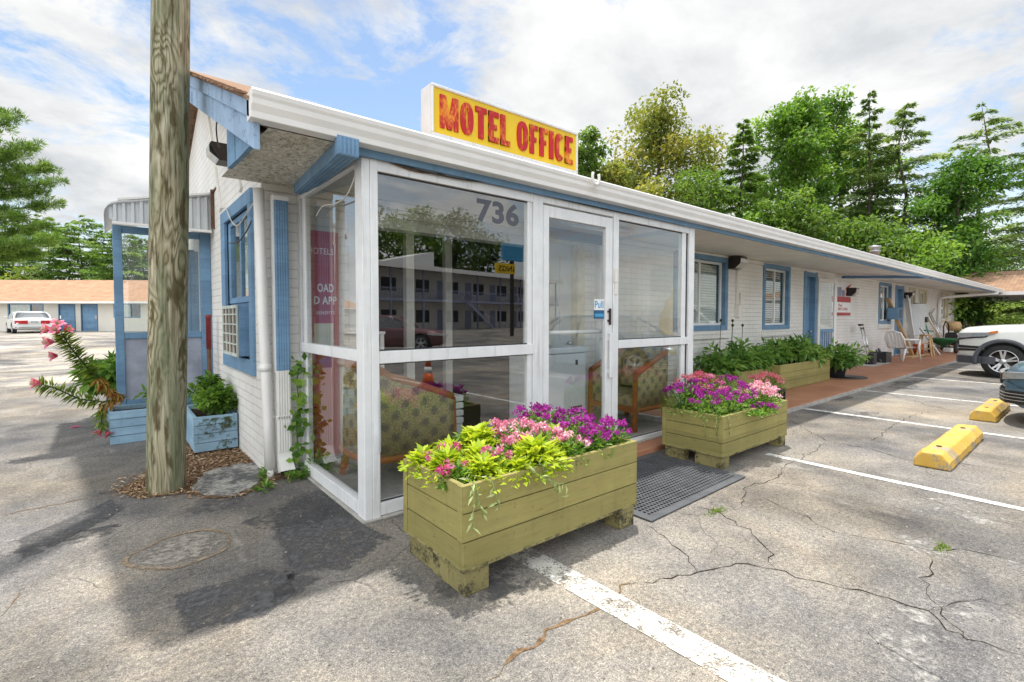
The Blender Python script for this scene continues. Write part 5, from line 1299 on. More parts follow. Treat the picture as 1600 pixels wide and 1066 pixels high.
g = G(118,668); pt_.grid([[(g.x-.05,g.y-.02,.004),(g.x-.05,g.y+.02,.01)],[(g.x,g.y-.035,.012),(g.x,g.y+.03,.02)],[(g.x+.05,g.y-.01,.004),(g.x+.05,g.y+.02,.008)]]); o = pt_.build('fallen_petal', LF['lily'], fix=False); tag(o, 'fallen pale pink petal on the pavement left of the blue box', 'petal')
# ------------------------------------------------------------------ inside the vestibule
def armchair(loc, rz, label):
    """barrel chair, local: seat faces +X, back at -X; wood rail and legs, spotted fabric"""
    o = thing('armchair', loc, label, 'armchair', 'barrel armchairs in the vestibule', rz)
    W2, DP = .37, .74
    def outline(tt):                 # from the left arm front, round the back, to the right arm front; returns x, y, top z
        a = abs(tt-.5)*2
        if a > .55:
            q = (a-.55)/.45; x = -.20+.55*q; y = W2
        else:
            th = a/.55*math.pi/2; x = -.20-.19*math.cos(th); y = W2*math.sin(th)**.85
        z = .96 - .30*max(0,(a-.25)/.75)**1.25
        return x, (y if tt > .5 else -y), z
    N_ = 40; out = [outline(i/N_) for i in range(N_+1)]
    sh = MB(); rows = []
    for x, y, z in out:
        c = Vector((x+.02, y, 0)); nrm = Vector((x+.05, y*1.0, 0)); nrm = Vector((-1 if abs(y) < .05 else (x+.2)*1.0 if x < -.2 else 0, y, 0)).normalized() if (x < -.2) else Vector((0, math.copysign(1,y), 0))
        rows.append([Vector((x,y,.24))+nrm*.0, Vector((x,y,z-.02)), Vector((x,y,z-.02))-nrm*.07, Vector((x,y,.24))-nrm*.07])
    sh.grid(rows, closed=True); n4 = 4
    sh.f.append([0,1,2,3]); sh.f.append([N_*4+3,N_*4+2,N_*4+1,N_*4]); sh.m += [0,0]; sh.s += [False,False]
    sh.build('back_shell', M['fabric'], o, local=True)
    r = MB(); r.tube([(x-.0, y*(1-.035/W2), z) for x, y, z in out], .036, 8); r.build('top_rail', M['wood_orange'], o, local=True)
    r = MB(); r.bar((.35,-.335,.66),(.37,-.335,.0),.05,.05); r.build('leg', M['wood_orange'], o, .006, local=True)
    r = MB(); r.bar((.35,.335,.66),(.37,.335,.0),.05,.05); r.build('leg', M['wood_orange'], o, .006, local=True)
    for sy in (-1, 1):
        r = MB(); r.bar((-.27,sy*.28,.25),(-.33,sy*.30,.0),.05,.05); r.build('leg', M['wood_orange'], o, .006, local=True)
    r = MB(); r.tube([(x*.99, y*.99, .25) for x, y, z in out], .026, 8); r.bar((.35,-.31,.25),(.35,.31,.25),.05,.06); r.build('seat_rail', M['wood_orange'], o, local=True)
    r = MB(); r.box((.05,0,.335),(.60,.60,.15)); c = r.build('seat_cushion', M['fabric'], o, .04, local=True)
    r = MB(); r.box((0,0,0),(.14,.56,.40), M=Matrix.Translation((-.22,0,.62)) @ Matrix.Rotation(R(-10),4,'Y')); r.build('back_cushion', M['fabric'], o, .05, local=True)
    return o
armchair((.46,.60,.062), 0, 'barrel armchair with its spotted fabric back to the side glass, wooden top rail')
armchair((3.62,.59,.062), math.pi, 'barrel armchair with olive cushions facing the door beside the white freezer')
fz_ = thing('chest_freezer', (2.75,1.16,.062), 'white chest freezer against the inner brick wall', 'freezer')
mb = MB(); mb.boxm(2.36,3.17,.92,1.43,.065,.94); mb.build('body', M['freezer'], fz_, .015); mb = MB(); mb.boxm(2.35,3.18,.905,1.435,.945,1.02); mb.build('lid', M['freezer'], fz_, .015); mb = MB(); mb.lathe([(.012,0),(.012,.01),(0,.011)], (3.0,.912,.84), 12, axis='Y'); mb.boxm(2.98,3.02,.9165,.9195,.80,.86); mb.build('lock', M['dark_metal'], fz_)
mb = MB()
for i in range(4): mb.boxm(2.9,3.1,.9165,.9195,.16+.04*i,.18+.04*i)
mb.build('vent', M['dark_metal'], fz_)
bn = thing('banner', (.3,1.33,.062), 'tall red roll up banner with white print inside the side glass', 'banner')
mb = MB(); mb.boxm(-.0,.275,1.325,1.33,.12,2.14); mb.build('sheet', M['red'], bn); mb = MB(); mb.boxm(-.0,.29,1.28,1.37,.062,.115); mb.build('base', M['chrome'], bn, .01)
put_text('lettering','HOTELS',bn,(.01,1.3245,1.935),(1,0,0),(0,0,1),.22,.055,M['text_white'],.0008,.0)
put_text('lettering','OAD',bn,(.085,1.3245,1.60),(1,0,0),(0,0,1),.145,.075,M['text_white'],.0008,.025)
put_text('lettering','D APP',bn,(.055,1.3245,1.49),(1,0,0),(0,0,1),.20,.072,M['text_white'],.0008,.025)
put_text('lettering','BENEFITS',bn,(.075,1.3245,1.40),(1,0,0),(0,0,1),.16,.030,M['text_white'],.0008,.0)
mb = MB(); mb.lathe([(0,0),(.10,.0),(.10,.006),(0,.006)], (.13,1.3245,1.15), 24, axis='Y'); mb.boxm(.05,.22,1.318,1.3245,1.12,1.32); mb.build('printed_picture', M['cream'], bn)
tb = thing('corner_table', (.6,1.2,.062), 'white folding shelf beside the red banner', 'table'); mb = MB(); mb.boxm(.36,.60,1.05,1.43,1.22,1.245); mb.build('shelf', M['white_vinyl'], tb, .004)
for x in (.38,.56):
    mb = MB(); mb.boxm(x,x+.03,1.06,1.09,.062,1.219); mb.build('leg', M['white_vinyl'], tb)
st_ = thing('tray_stack', (1.28,1.15,.062), 'stack of white slatted trays on the vestibule floor by the door post', 'trays'); 
for i in range(4):
    mb = MB(); mb.boxm(1.12,1.42,1.0,1.35,.30+.075*i,.36+.075*i); mb.build('tray', M['white_vinyl'], st_, .01)
mb = MB(); mb.boxm(1.12,1.42,1.02,1.34,.065,.295); mb.build('crate_base', M['freezer'], st_, .01)
ls = thing('light_fixture', (3.2,.8,2.44), 'bare fluorescent batten light on the vestibule ceiling', 'ceiling light'); mb = MB(); mb.boxm(2.65,3.85,.72,.84,2.44,2.475); mb.build('batten', M['white'], ls, .004); mb = MB(); mb.tube([(2.7,.78,2.425),(3.8,.78,2.425)], .016, 10); mb.build('tube', M['text_white'], ls)
bm_ = MB(); bm_.boxm(2.6,3.95,1.05,1.17,2.33,2.43); tag(bm_.build('roller_housing', M['dark_metal'], bevel=.006), 'dark blind housing under the vestibule ceiling above the chair', 'blind housing')

# ------------------------------------------------------------------ along the walkway
sd = thing('storm_door', (13.2,1.2,.06), 'open white storm door with a blue barred lower half', 'storm door')
a_ = PX(1276,430,12.25); x0 = 12.25
def sdp(t_): return V((12.26, 1.43, 0)).lerp(V((13.08, 1.28, 0)), t_)
def sbar(t0, t1, z0, z1, nm, mat, th=.035):
    p, q_ = sdp(t0), sdp(t1); d = (q_-p).normalized(); nn = V((-d.y, d.x, 0))*th/2; mb = MB()
    mb.prism([p+nn+V((0,0,z0)), q_+nn+V((0,0,z0)), q_-nn+V((0,0,z0)), p-nn+V((0,0,z0))], (0,0,z1-z0)); return mb.build(nm, M[mat], sd, .003)
sbar(0,.11,.07,2.34,'stile','soffit'); sbar(.86,1,.07,2.34,'stile','white_vinyl'); sbar(.111,.859,2.24,2.34,'rail','soffit'); sbar(.111,.859,1.0,1.07,'rail','blue_mid'); sbar(.111,.859,.07,.15,'rail','blue_mid'); sbar(.111,.859,1.071,2.239,'pane','glass_clear',.006)
for i in range(6): t_ = .14+.12*i; sbar(t_, t_+.035,.151,.999,'bar','blue_mid',.025)
ps = thing('poster', (14.3,YW-.01,1.8), 'red and white poster fixed to the brick beside the storm door', 'poster')
mb = MB(); mb.boxm(13.25,14.72,YW-.02,YW-.003,1.42,2.30); mb.build('sheet', M['text_white'], ps)
mb = MB(); mb.boxm(13.252,14.718,YW-.024,YW-.0202,1.78,1.93); mb.boxm(13.252,14.718,YW-.024,YW-.0202,1.42,1.50); mb.boxm(13.34,13.62,YW-.024,YW-.0202,1.53,1.74)
mb.prism([(14.3,YW-.024,1.935),(14.718,YW-.024,2.07),(14.718,YW-.024,2.17),(14.3,YW-.024,2.03)], (0,.0035,0)); mb.prism([(14.3,YW-.024,2.11),(14.718,YW-.024,2.25),(14.718,YW-.024,2.299),(14.3,YW-.024,2.18)], (0,.0035,0)); mb.build('red_bands', M['red'], ps)
mb = MB(); mb.boxm(13.3,13.95,YW-.0235,YW-.0202,1.935,2.18); mb.boxm(13.98,14.22,YW-.0235,YW-.0202,1.935,2.1); mb.build('printed_picture', M['violet_trim'], ps)
put_text('lettering','The',ps,(13.72,YW-.0205,1.66),(1,0,0),(0,0,1),.28,.07,M['red'],.002,.02); put_text('lettering','SEE LESS',ps,(13.72,YW-.0205,1.56),(1,0,0),(0,0,1),.75,.07,M['red'],.002,.02)
mb = MB(); pa = PY(1308,447,.95); pb_ = PY(1402,430,-.05); mb.bar(V((13.6,1.3,2.43)), V((16.0,-.06,2.47)), .10, .07); tag(mb.build('folded_strut', M['blue_dark'], bevel=.01), 'folded blue grey metal strut under the eave above the poster', 'strut')
# two wheeled folding cart
fc = thing('folding_cart', (14.9,1.15,.055), 'folded two wheeled trolley leaning on the wall under the poster', 'trolley')
cb = V((14.95,1.0,.055)); lean = V((-.0,.22,0))
for dx in (-.13,.13):
    mb = MB(); mb.tube([cb+V((dx,0,.12)), cb+V((dx,0,.1))+lean+V((0,0,.95))], .014, 8); mb.build('upright', M['chrome'], fc)
mb = MB()
for z in (.45,.95): mb.bar(cb+V((-.14,.22*z,z+.05)), cb+V((.14,.22*z,z+.05)), .03,.05)
mb.tube([cb+V((-.17,.24,1.1)), cb+V((.17,.24,1.1))], .03, 8); mb.build('crossbar', M['black'], fc)
mb = MB(); mb.boxm(cb.x-.15,cb.x+.15,cb.y-.12,cb.y+.02,.07,.38); mb.build('bag', M['black'], fc, .03)
for dx in (-.2,.2):
    mb = MB(); mb.lathe([(.03,-.02),(.075,-.02),(.075,.02),(.03,.02)], (cb.x+dx,cb.y,.13), 16, axis='X', cap=False); mb.build('wheel', M['tyre'], fc)
bx = thing('tool_box', (15.9,1.05,.055), 'black open box of odds and ends on the walkway by the white chair', 'box'); mb = MB()
for q in ((15.65,16.2,.8,.83,.057,.36),(15.65,16.2,1.2,1.23,.057,.36),(15.65,15.68,.831,1.199,.057,.36),(16.17,16.2,.831,1.199,.057,.36),(15.681,16.169,.831,1.199,.057,.09)): mb.boxm(*q)
mb.build('case', M['black'], bx, .006)
mb = MB(); mb.bar((15.5,1.0,.2),(15.35,.95,.42),.03,.03); mb.bar((15.6,.9,.1),(15.9,1.1,.42),.04,.03); mb.bar((16.0,.95,.2),(16.1,1.1,.45),.03,.05); mb.build('tools', M['rubber_grey'], bx)
ex = MB(); ex.boxm(14.2,15.9,.75,1.3,.056,.075); tag(ex.build('cardboard_sheet', M['concrete']), 'flat grey cardboard lying under the trolley and black box', 'cardboard')
# white plastic garden chair
def garden_chair(loc, rz, label):
    o = thing('garden_chair', loc, label, 'chair', None, rz); wv = M['white_vinyl']
    mb = MB(); rows = []
    for i in range(7):
        u = i/6; rows.append([(.24-.47*u, y, .42-.03*u+.02*abs(y)*2) for y in (-.24,-.12,0,.12,.24)] )
    mb.grid(rows); rows2 = [[(p[0],p[1],p[2]-.025) for p in r_] for r_ in rows]; mb.grid(rows2); mb.build('seat', wv, o, local=True)
    for k in range(5):
        mb = MB(); y = -.20+.10*k; top = .90-.10*abs(k-2)/2; mb.bar((-.23,y,.40),(-.36,y*1.12,top),.088,.02,up=(1,0,0)); mb.build('back_slat', wv, o, .004, local=True)
    mb = MB(); mb.tube([(-.22,-.27,.40),(-.33,-.29,.68),(-.36,-.22,.84),(-.375,0,.91),(-.36,.22,.84),(-.33,.29,.68),(-.22,.27,.40)], .025, 8); mb.build('back_frame', wv, o, local=True)
    for sy in (-1,1):
        mb = MB(); mb.tube([(.26,sy*.29,.64),(.0,sy*.30,.65),(-.32,sy*.29,.66)], .026, 8); mb.build('armrest', wv, o, local=True)
        mb = MB(); mb.tube([(.26,sy*.29,.65),(.25,sy*.27,.42),(.30,sy*.29,.0)], [.028,.03,.022], 8); mb.build('leg', wv, o, local=True)
        mb = MB(); mb.tube([(-.20,sy*.25,.40),(-.32,sy*.27,.0)], [.03,.022], 8); mb.build('leg', wv, o, local=True)
    return o
garden_chair((17.05,.72,.057), R(-28), 'white plastic garden chair on the red walkway')
def pole_thing(name, a, b, w_, h_, mat, label, cat): mb = MB(); mb.bar(a, b, w_, h_); return tag(mb.build(name, M[mat], bevel=.004), label, cat)
pole_thing('plank', (18.2,1.40,2.0), (19.4,.95,.07), .12,.04, 'wood_pale', 'raw wooden plank leaning on the wall behind the garden chair', 'plank')
pole_thing('plank', (18.6,.9,.07), (20.2,.75,.10), .22,.03, 'wood_pale', 'short pale plank lying on the walkway beyond the garden chair', 'plank')
pole_thing('white_board', (20.45,1.40,2.15), (20.75,1.15,.06), .22,.03, 'soffit', 'cream board standing upright against the wall near the stool', 'board')
pole_thing('white_board', (20.8,1.38,2.2), (20.95,1.2,.06), .14,.03, 'white_vinyl', 'narrow white plastic board leaning beside the cream board', 'board')
pole_thing('white_board', (20.6,1.0,1.0), (21.1,.55,.06), .10,.03, 'white_vinyl', 'short white trim piece leaning behind the stool', 'board')
bk_ = thing('wall_box', (18.9,YW-.2,1.5), 'blue window air conditioner box in the small blue window', 'air conditioner'); mb = MB(); mb.boxm(18.3,18.72,YW-.34,YW-.03,1.30,1.68); mb.build('casing', M['blue_mid'], bk_, .01); mb = MB(); mb.boxm(18.34,18.68,YW-.35,YW-.3405,1.34,1.64); mb.build('grille', M['rubber_grey'], bk_)
cb_ = thing('wall_cabinet', (21.6,1.2,1.4), 'tall white metal cabinet on the wall behind the stool', 'cabinet'); mb = MB(); mb.boxm(21.1,22.2,1.10,YW-.002,.72,1.86); mb.build('case', M['freezer'], cb_, .01); mb = MB(); mb.boxm(21.13,22.17,1.085,1.0995,.75,1.83); mb.build('door', M['door_grey'], cb_, .004); mb = MB(); mb.boxm(21.5,21.9,1.15,1.4,1.861,1.89); mb.build('cap', M['dark_metal'], cb_)
sl_ = thing('stool', (19.95,.68,.057), 'tall varnished wooden bar stool on the walkway', 'stool')
mb = MB(); mb.lathe([(0,.74),(.16,.74),(.175,.76),(.175,.775),(.16,.79),(0,.79)], (19.95,.72,0), 20); mb.build('seat', M['wood_pale'], sl_)
for sx in (-1,1):
    for sy in (-1,1): mb = MB(); mb.bar((19.95+sx*.11,.72+sy*.11,.74),(19.95+sx*.2,.72+sy*.2,.057),.04,.04); mb.build('leg', M['wood_pale'], sl_)
mb = MB()
for z, k in ((.25,.175),(.42,.155)):
    for s_ in (-1,1): mb.bar((19.95-k,.72+s_*k,z),(19.95+k,.72+s_*k,z),.025,.025); mb.bar((19.95+s_*k,.72-k,z+.06),(19.95+s_*k,.72+k,z+.06),.025,.025)
mb.build('stretcher', M['wood_pale'], sl_)
bt = thing('bucket', (20.3,1.0,.057), 'orange plastic bucket behind the wooden stool', 'bucket'); mb = MB(); mb.lathe([(0,.06),(.13,.06),(.155,.42),(.165,.43),(.15,.44),(0,.40)], (20.3,.98,0), 20); mb.build('pail', M['orange'], bt); mb = MB(); mb.tube([(20.3+.16*math.cos(a),.98-.02,.42+.10*math.sin(a)) for a in [math.pi*i/8 for i in range(9)]], .006, 6); mb.build('handle', M['chrome'], bt)
gs_ = thing('lawn_spreader', (22.1,.7,.057), 'green two wheeled lawn spreader with a tall dark handle', 'spreader')
mb = MB(); mb.lathe([(.05,.30),(.16,.36),(.46,.56),(.48,.60),(.45,.60),(0,.42)], (22.3,.65,0), 20); mb.build('hopper', M['green_plastic'], gs_)
for sy in (-1,1): mb = MB(); mb.lathe([(.05,-.04),(.19,-.045),(.21,0),(.19,.045),(.05,.04)], (22.3,.65+sy*.36,.265), 20, axis='Y', cap=False); mb.build('wheel', M['tyre'], gs_)
mb = MB(); mb.tube([(22.3,.29,.265),(22.3,1.01,.265)], .015, 8); mb.tube([(22.3,.65,.3),(22.0,1.0,.7),(21.85,1.12,1.25)], .018, 8); mb.tube([(21.55,1.1,.9),(22.1,.9,.85)], .02, 8); mb.build('frame', M['green_plastic'], gs_)
mb = MB(); mb.box((21.85,1.1,1.28),(.24,.16,.2)); mb.build('engine_box', M['dark_metal'], gs_, .02)
ht = thing('hand_truck', (24.0,1.0,.057), 'grey steel hand truck leaning on the wall beyond the spreader', 'hand truck')
for dx in (-.17,.17): mb = MB(); mb.tube([(24.0+dx,.8,.2),(24.0+dx,1.35,1.5)], .02, 8); mb.build('upright', M['chrome'], ht)
mb = MB(); mb.tube([(24.17,1.35,1.5),(24.17,1.25,1.68),(24.0,1.2,1.72),(23.83,1.25,1.68),(23.83,1.35,1.5)], .02, 8)
for z in (.5,.85,1.2): mb.tube([(23.83,.8+.42*(z-.2),z),(24.17,.8+.42*(z-.2),z)], .015, 8)
mb.boxm(23.8,24.2,.5,.78,.06,.08); mb.build('frame', M['chrome'], ht)
for dx in (-.22,.22): mb = MB(); mb.lathe([(.04,-.03),(.12,-.035),(.12,.035),(.04,.03)], (24.0+dx,.85,.18), 16, axis='X', cap=False); mb.build('wheel', M['tyre'], ht)
br = thing('broom', (23.0,1.2,.057), 'long handled shovel leaning on the wall behind the spreader', 'shovel'); mb = MB(); mb.bar((22.9,1.38,1.62),(23.6,.9,.5),.03,.03); mb.build('handle', M['wood_pale'], br); mb = MB(); mb.box((0,0,0),(.22,.03,.32), M=Matrix.Translation((23.7,.84,.36)) @ Matrix.Rotation(R(25),4,'X')); mb.build('blade', M['dark_metal'], br, .02)
pt2 = thing('pressure_washer', (25.0,.75,.057), 'black pressure washer with wheels at the end of the walkway', 'machine')
mb = MB(); mb.boxm(24.7,25.5,.4,1.0,.25,.75); mb.build('engine', M['black'], pt2, .08); mb = MB(); mb.tube([(24.6,.4,.3),(24.5,.4,1.0),(24.9,.4,1.2),(25.5,.4,1.05),(25.6,.4,.3)], .025, 8); mb.tube([(24.6,1,.3),(24.5,1,1.0),(24.9,1,1.2),(25.5,1,1.05),(25.6,1,.3)], .025, 8); mb.build('frame', M['dark_metal'], pt2)
for sy in (.34,1.06): mb = MB(); mb.lathe([(.05,-.04),(.2,-.05),(.22,0),(.2,.05),(.05,.04)], (24.9,sy,.28), 18, axis='Y', cap=False); mb.build('wheel', M['tyre'], pt2)
mb = MB(); mb.lathe([(0,.3),(.2,.32),(.26,.5),(.2,.68),(0,.7)], (25.9,.9,.5), 18); o = mb.build('sack', M['wood_pale']); tag(o, 'brown sack lying on top of the black machine at the walkway end', 'sack')
mb = MB(); mb.boxm(22.9,23.6,.5,.75,.057,.22); tag(mb.build('white_tray', M['white_vinyl'], bevel=.03), 'white plastic tray on the walkway at the foot of the hand truck', 'tray')
wd = MB(); a = V((26.4,1.38,0)); wd.tube([(25.9,1.38,.1),(25.9,1.38,2.0),(25.95,1.33,2.18),(26.3,1.1,2.24),(28.2,-.12,2.40),(28.2,-.12,2.47)], .06, 10); tag(wd.build('drain_pipe', M['white']), 'white drain pipe slanting from the far gutter down to the wall', 'pipe')
# ------------------------------------------------------------------ vehicles (local: nose +X, origin on the ground under the middle)
def bake_cut(body_mb, cut_mb, name, mats, parent):
    a = body_mb.build(name, mats, None); b = cut_mb.build('cutter', mats, None)
    md = a.modifiers.new('cut', 'BOOLEAN'); md.object = b; md.operation = 'DIFFERENCE'; md.solver = 'EXACT'
    me = bpy.data.meshes.new_from_object(a.evaluated_get(bpy.context.evaluated_depsgraph_get()))
    bpy.data.objects.remove(a); bpy.data.objects.remove(b); me.name = name
    o = link(name, me, parent); 
    return o
def car(name, loc, rz, label, paint, L=4.7, W=1.8, zb=.2, hood=.95, belt=1.0, roof=1.45, trunk=.98, wr=.33, axf=1.42, axr=-1.36, gh=(-1.75,1.15,-1.1,.35), suv=False, group=None):
    o = thing(name, loc, label, 'car', group, rz); w2 = W/2
    st = []   # x, half width factor, z bottom, z top
    hl = L/2
    def top(x):
        if x > axf-.35: return hood - .05*((x-axf+.35)/(hl-axf+.35))**2*3.0*(1 if not suv else .7)
        if x > gh[1]-.1: return np.interp(x, [gh[1]-.1, axf-.35], [belt, hood])
        if x > gh[0]: return np.interp(x, [gh[0], gh[1]-.1], [trunk, belt])
        return trunk - .10*((gh[0]-x)/(gh[0]+hl))**2
    X_ = [-hl, -hl+.03, -hl+.10, -hl+.25, -hl+.5] + list(np.linspace(-hl+.8, hl-.8, 14)) + [hl-.5, hl-.3, hl-.16, hl-.07, hl-.02, hl]
    def wf(x):
        e = hl-abs(x)
        return 1 - (.26 if x > 0 else .14)*max(0, 1-e/.62)**2.1 - .0*x
    sm = lambda x: min(1, max(0, (x-(hl-.9))/.9))
    rows = []
    for x in X_:
        e = hl-abs(x); k = max(0, 1-e/.16); w_ = w2*wf(x); zt = top(x) - k*k*(.13 if suv else .20); b_ = zb + k*.10 + (.04 if abs(x) > hl-.6 else 0); sh = zt-.16
        half = [(0,b_),(w_*.86,b_),(w_*.975,b_+.07),(w_*1.0,b_+.22),(w_*1.0,(b_+sh)/2+.08),(w_*.985,sh),(w_*.955,zt-.07),(w_*.87,zt-.012),(w_*.55,zt+.018),(0,zt+.028)]
        ring = half + [(-y, z) for y, z in half[-2:0:-1]]
        rows.append([(x - (.22*(abs(y)/w2)**2.5*sm(x) if x > 0 else -.10*(abs(y)/w2)**2.5*sm(-x)), y, z) for y, z in ring])
    mb = MB(); mb.grid(rows, closed=True); n = len(rows[0])
    mb.f.append(list(range(n))[::-1]); mb.f.append([(len(rows)-1)*n+i for i in range(n)]); mb.m += [0,0]; mb.s += [False,False]
    cut = MB()
    for ax in (axf, axr):
        for sy in (-1,1): cut.lathe([(wr+.07,-.16),(wr+.07,.16)], (ax, sy*(w2-.08), wr+.005), 28, m=1, axis='Y')
    body = bake_cut(mb, cut, 'body', [paint, M['black']], o)
    body.data.polygons.foreach_set('use_smooth', [True]*len(body.data.polygons))
    try: body.data.set_sharp_from_angle(angle=R(38))
    except Exception: pass
    # greenhouse: glass ring, painted roof and pillars
    x0b, x1b, x0r, x1r = gh; wb = w2*.925; wr_ = w2*.72
    def ring(x0, x1, w_, z, n_=40, p=5.0):
        out = []
        for i in range(n_):
            a = 2*math.pi*i/n_; c, s_ = math.cos(a), math.sin(a)
            out.append(((x0+x1)/2+(x1-x0)/2*math.copysign(abs(c)**(2/p), c), w_*math.copysign(abs(s_)**(2/p), s_), z))
        return out
    rb = belt-.05; g_ = MB(); g_.grid([ring(x0b, x1b, wb, rb), ring(x0b*.55+x0r*.45, x1b*.55+x1r*.45, wb*.55+wr_*.45+.02, rb+(roof-rb)*.5), ring(x0r-.02, x1r+.02, wr_+.015, roof-.06)], closed=True); g_.build('window', M['glass_car'], o, local=True)
    r_ = MB(); r_.grid([ring(x0r-.03, x1r+.05, wr_+.022, roof-.07), ring(x0r, x1r, wr_, roof-.02), ring(x0r+.15, x1r-.15, wr_*.75, roof), ring((x0r+x1r)/2-.05, (x0r+x1r)/2+.05, .02, roof+.008)], closed=True); r_.build('roof', paint, o, local=True)
    pl_ = MB()
    for sy in (-1,1):
        for (xb, xr) in ((x1b-.06, x1r-.0), ((x0b+x1b)/2, (x0r+x1r)/2), (x0b+.05, x0r+.0)):
            pl_.tube([(xb, sy*(wb-.005), rb), (xb*.55+xr*.45, sy*((wb*.55+wr_*.45)+.015), rb+(roof-rb)*.5), (xr, sy*(wr_+.01), roof-.06)], .04, 8)
    pl_.build('pillar', paint, o, local=True)
    i_ = MB(); i_.boxm(x0b+.2, x1b-.35, -wb+.15, wb-.15, .4, belt-.08); i_.build('interior', M['black'], o, .05, local=True)
    # wheels
    for ax in (axf, axr):
        for sy in (-1,1):
            c = (ax, sy*(w2-.115), wr); t_ = MB(); t_.lathe([(wr*.66,-.10),(wr*.93,-.105),(wr,-.07),(wr,.07),(wr*.93,.105),(wr*.66,.10)], c, 36, axis='Y', cap=False); t_ = t_.build('tyre', M['tyre'], None); whl = t_; whl.name = 'wheel'; whl.parent = o
            rim = MB(); yo = sy*.085
            rim.lathe([(wr*.68,-.03),(wr*.70,.02 if sy>0 else -.05),(wr*.64,.03 if sy>0 else -.06),(wr*.62,-.03)], (c[0],c[1]+yo*.9,c[2]), 36, axis='Y', cap=False)
            for k in range(5):
                for d_ in (-.13,.13):
                    a = 2*math.pi*k/5+d_+.3; a2 = 2*math.pi*k/5+d_*1.35+.3
                    rim.bar((c[0]+.05*math.cos(a), c[1]+yo*.85, c[2]+.05*math.sin(a)), (c[0]+wr*.66*math.cos(a2), c[1]+yo*1.05, c[2]+wr*.66*math.sin(a2)), wr*.10, .022, up=(0,1,0))
            rim.lathe([(0,-.02),(.07,-.02),(.06,.02),(0,.025)], (c[0],c[1]+yo,c[2]), 16, axis='Y'); ro = rim.build('rim', M['alloy'], whl, local=True)
            ro.location = (0,0,0)
            dk = MB(); dk.lathe([(0,-.005),(wr*.63,-.005),(wr*.63,.005),(0,.005)], (c[0],c[1]+yo*.35,c[2]), 24, axis='Y'); dk.build('brake_disc', M['dark_metal'], whl, local=True)
    for sy in (-1,1):
        m_ = MB(); m_.box((x1b-.38, sy*(w2+.07), belt+.06), (.10,.17,.13)); m_.build('mirror', paint, o, .03, local=True)
    # front: lamps, grille, bumper intake; rear: lamps and plate
    def skin(u0, u1, z0, z1, sy, nm, mat, front=True, off=.006, ny=8, par=None):
        """patch that follows the nose (or tail) from half-width fraction u0 to u1"""
        m_ = MB(); rws = []
        for j in range(4):
            z = z0+(z1-z0)*j/3; rw = []
            for i in range(ny+1):
                f_ = u0+(u1-u0)*i/ny          # 0 centre .. 1 corner .. >1 along the side
                lo, hi = hl-.9, hl
                if f_ <= 1: y = f_*w2*.80; e = .03 + .12*max(0,(abs(f_)-.45)/.55)**2; 
                else: y = None; e = .15+(f_-1)*.6
                x = hl-e; 
                wv_ = w2*(1-(.26 if front else .14)*max(0,1-e/.62)**2.1)
                k = max(0,1-e/.16); zt = top(x if front else -x)-k*k*.2
                yy = (f_*w2*.80 if f_ <= 1 else wv_) ; yy = min(yy, wv_)
                if z > zt-.17: yy = min(yy, wv_*(1-.10*((z-zt+.17)/.17)))
                rw.append(((x+off) if front else -(x+off), sy*(yy+(off if f_>.9 else 0)), z))
            rws.append(rw)
        m_.grid(rws); return m_.build(nm, mat, par or o, local=True)
    return o, skin, w2, hl
# white SUV, nose to the building
o, skin, w2, hl = car('suv', (15.05, -3.27, .004), R(90), 'pearl white SUV parked nose in beside the walkway', M['car_white'], L=4.9, W=1.98, zb=.30, hood=1.18, belt=1.24, roof=1.80, trunk=1.20, wr=.375, axf=1.58, axr=-1.24, gh=(-2.33,1.05,-2.0,.25), suv=True)
def local_patch(nm, mat, pts, ext, parent, bev=.01): m_ = MB(); m_.prism(pts, ext); return m_.build(nm, mat, parent, bev, local=True)
def nose(s_):
    """point of the plan outline: s_ 0 centre .. 1 corner of the nose .. 2 a metre back along the flank"""
    sg = 1 if s_ >= 0 else -1; a = abs(s_); sm = lambda x: min(1, max(0, (x-(hl-.9))/.9))
    if a <= 1:
        q = .985*a; e = 0 if q <= .74 else .62*(1-((1-q)/.26)**(1/2.1)); xr = hl-e; y = q*w2
    else:
        e1 = .62*(1-(.015/.26)**(1/2.1)); e = e1+(1.0-e1)*(a-1); xr = hl-e; y = w2*(1-.26*max(0, 1-e/.62)**2.1)
    return Vector((xr-.22*(y/w2)**2.5*sm(xr), sg*y, 0))
def strip(nm, mat, s0, s1, z0a, z1a, z0b, z1b, parent, lift=.012, n=16, thick=.03):
    """band that follows the nose, its edges going from the a heights to the b heights"""
    m_ = MB(); rws = []
    for i in range(n+1):
        u = i/n; s_ = s0+(s1-s0)*u; p = nose(s_); d_ = (nose(s_+.02)-nose(s_-.02)).normalized(); nn = Vector((d_.y, -d_.x, 0))
        if nn.dot(Vector((.6, p.y, 0))) < 0: nn = -nn
        za = z0a+(z0b-z0a)*u; zb_ = z1a+(z1b-z1a)*u; o_ = p+nn*lift; i_ = p-nn*thick
        rws.append([(i_.x, i_.y, za), (o_.x, o_.y, za), (o_.x, o_.y, zb_), (i_.x, i_.y, zb_)])
    m_.grid(rws, closed=True, smooth=False); m_.f += [[0,1,2,3],[n*4+3,n*4+2,n*4+1,n*4]]; m_.m += [0,0]; m_.s += [False,False]
    return m_.build(nm, mat, parent, .006, local=True)
strip('grille', M['black'], -.55,.55,.80,.98,.80,.98,o,.012); strip('chrome_bar', M['chrome'], -.58,.58,.94,.975,.94,.975,o,.022)
strip('bumper_cladding', M['cladding'], -1.45, 1.45, .30,.47,.30,.47,o,.016,40)
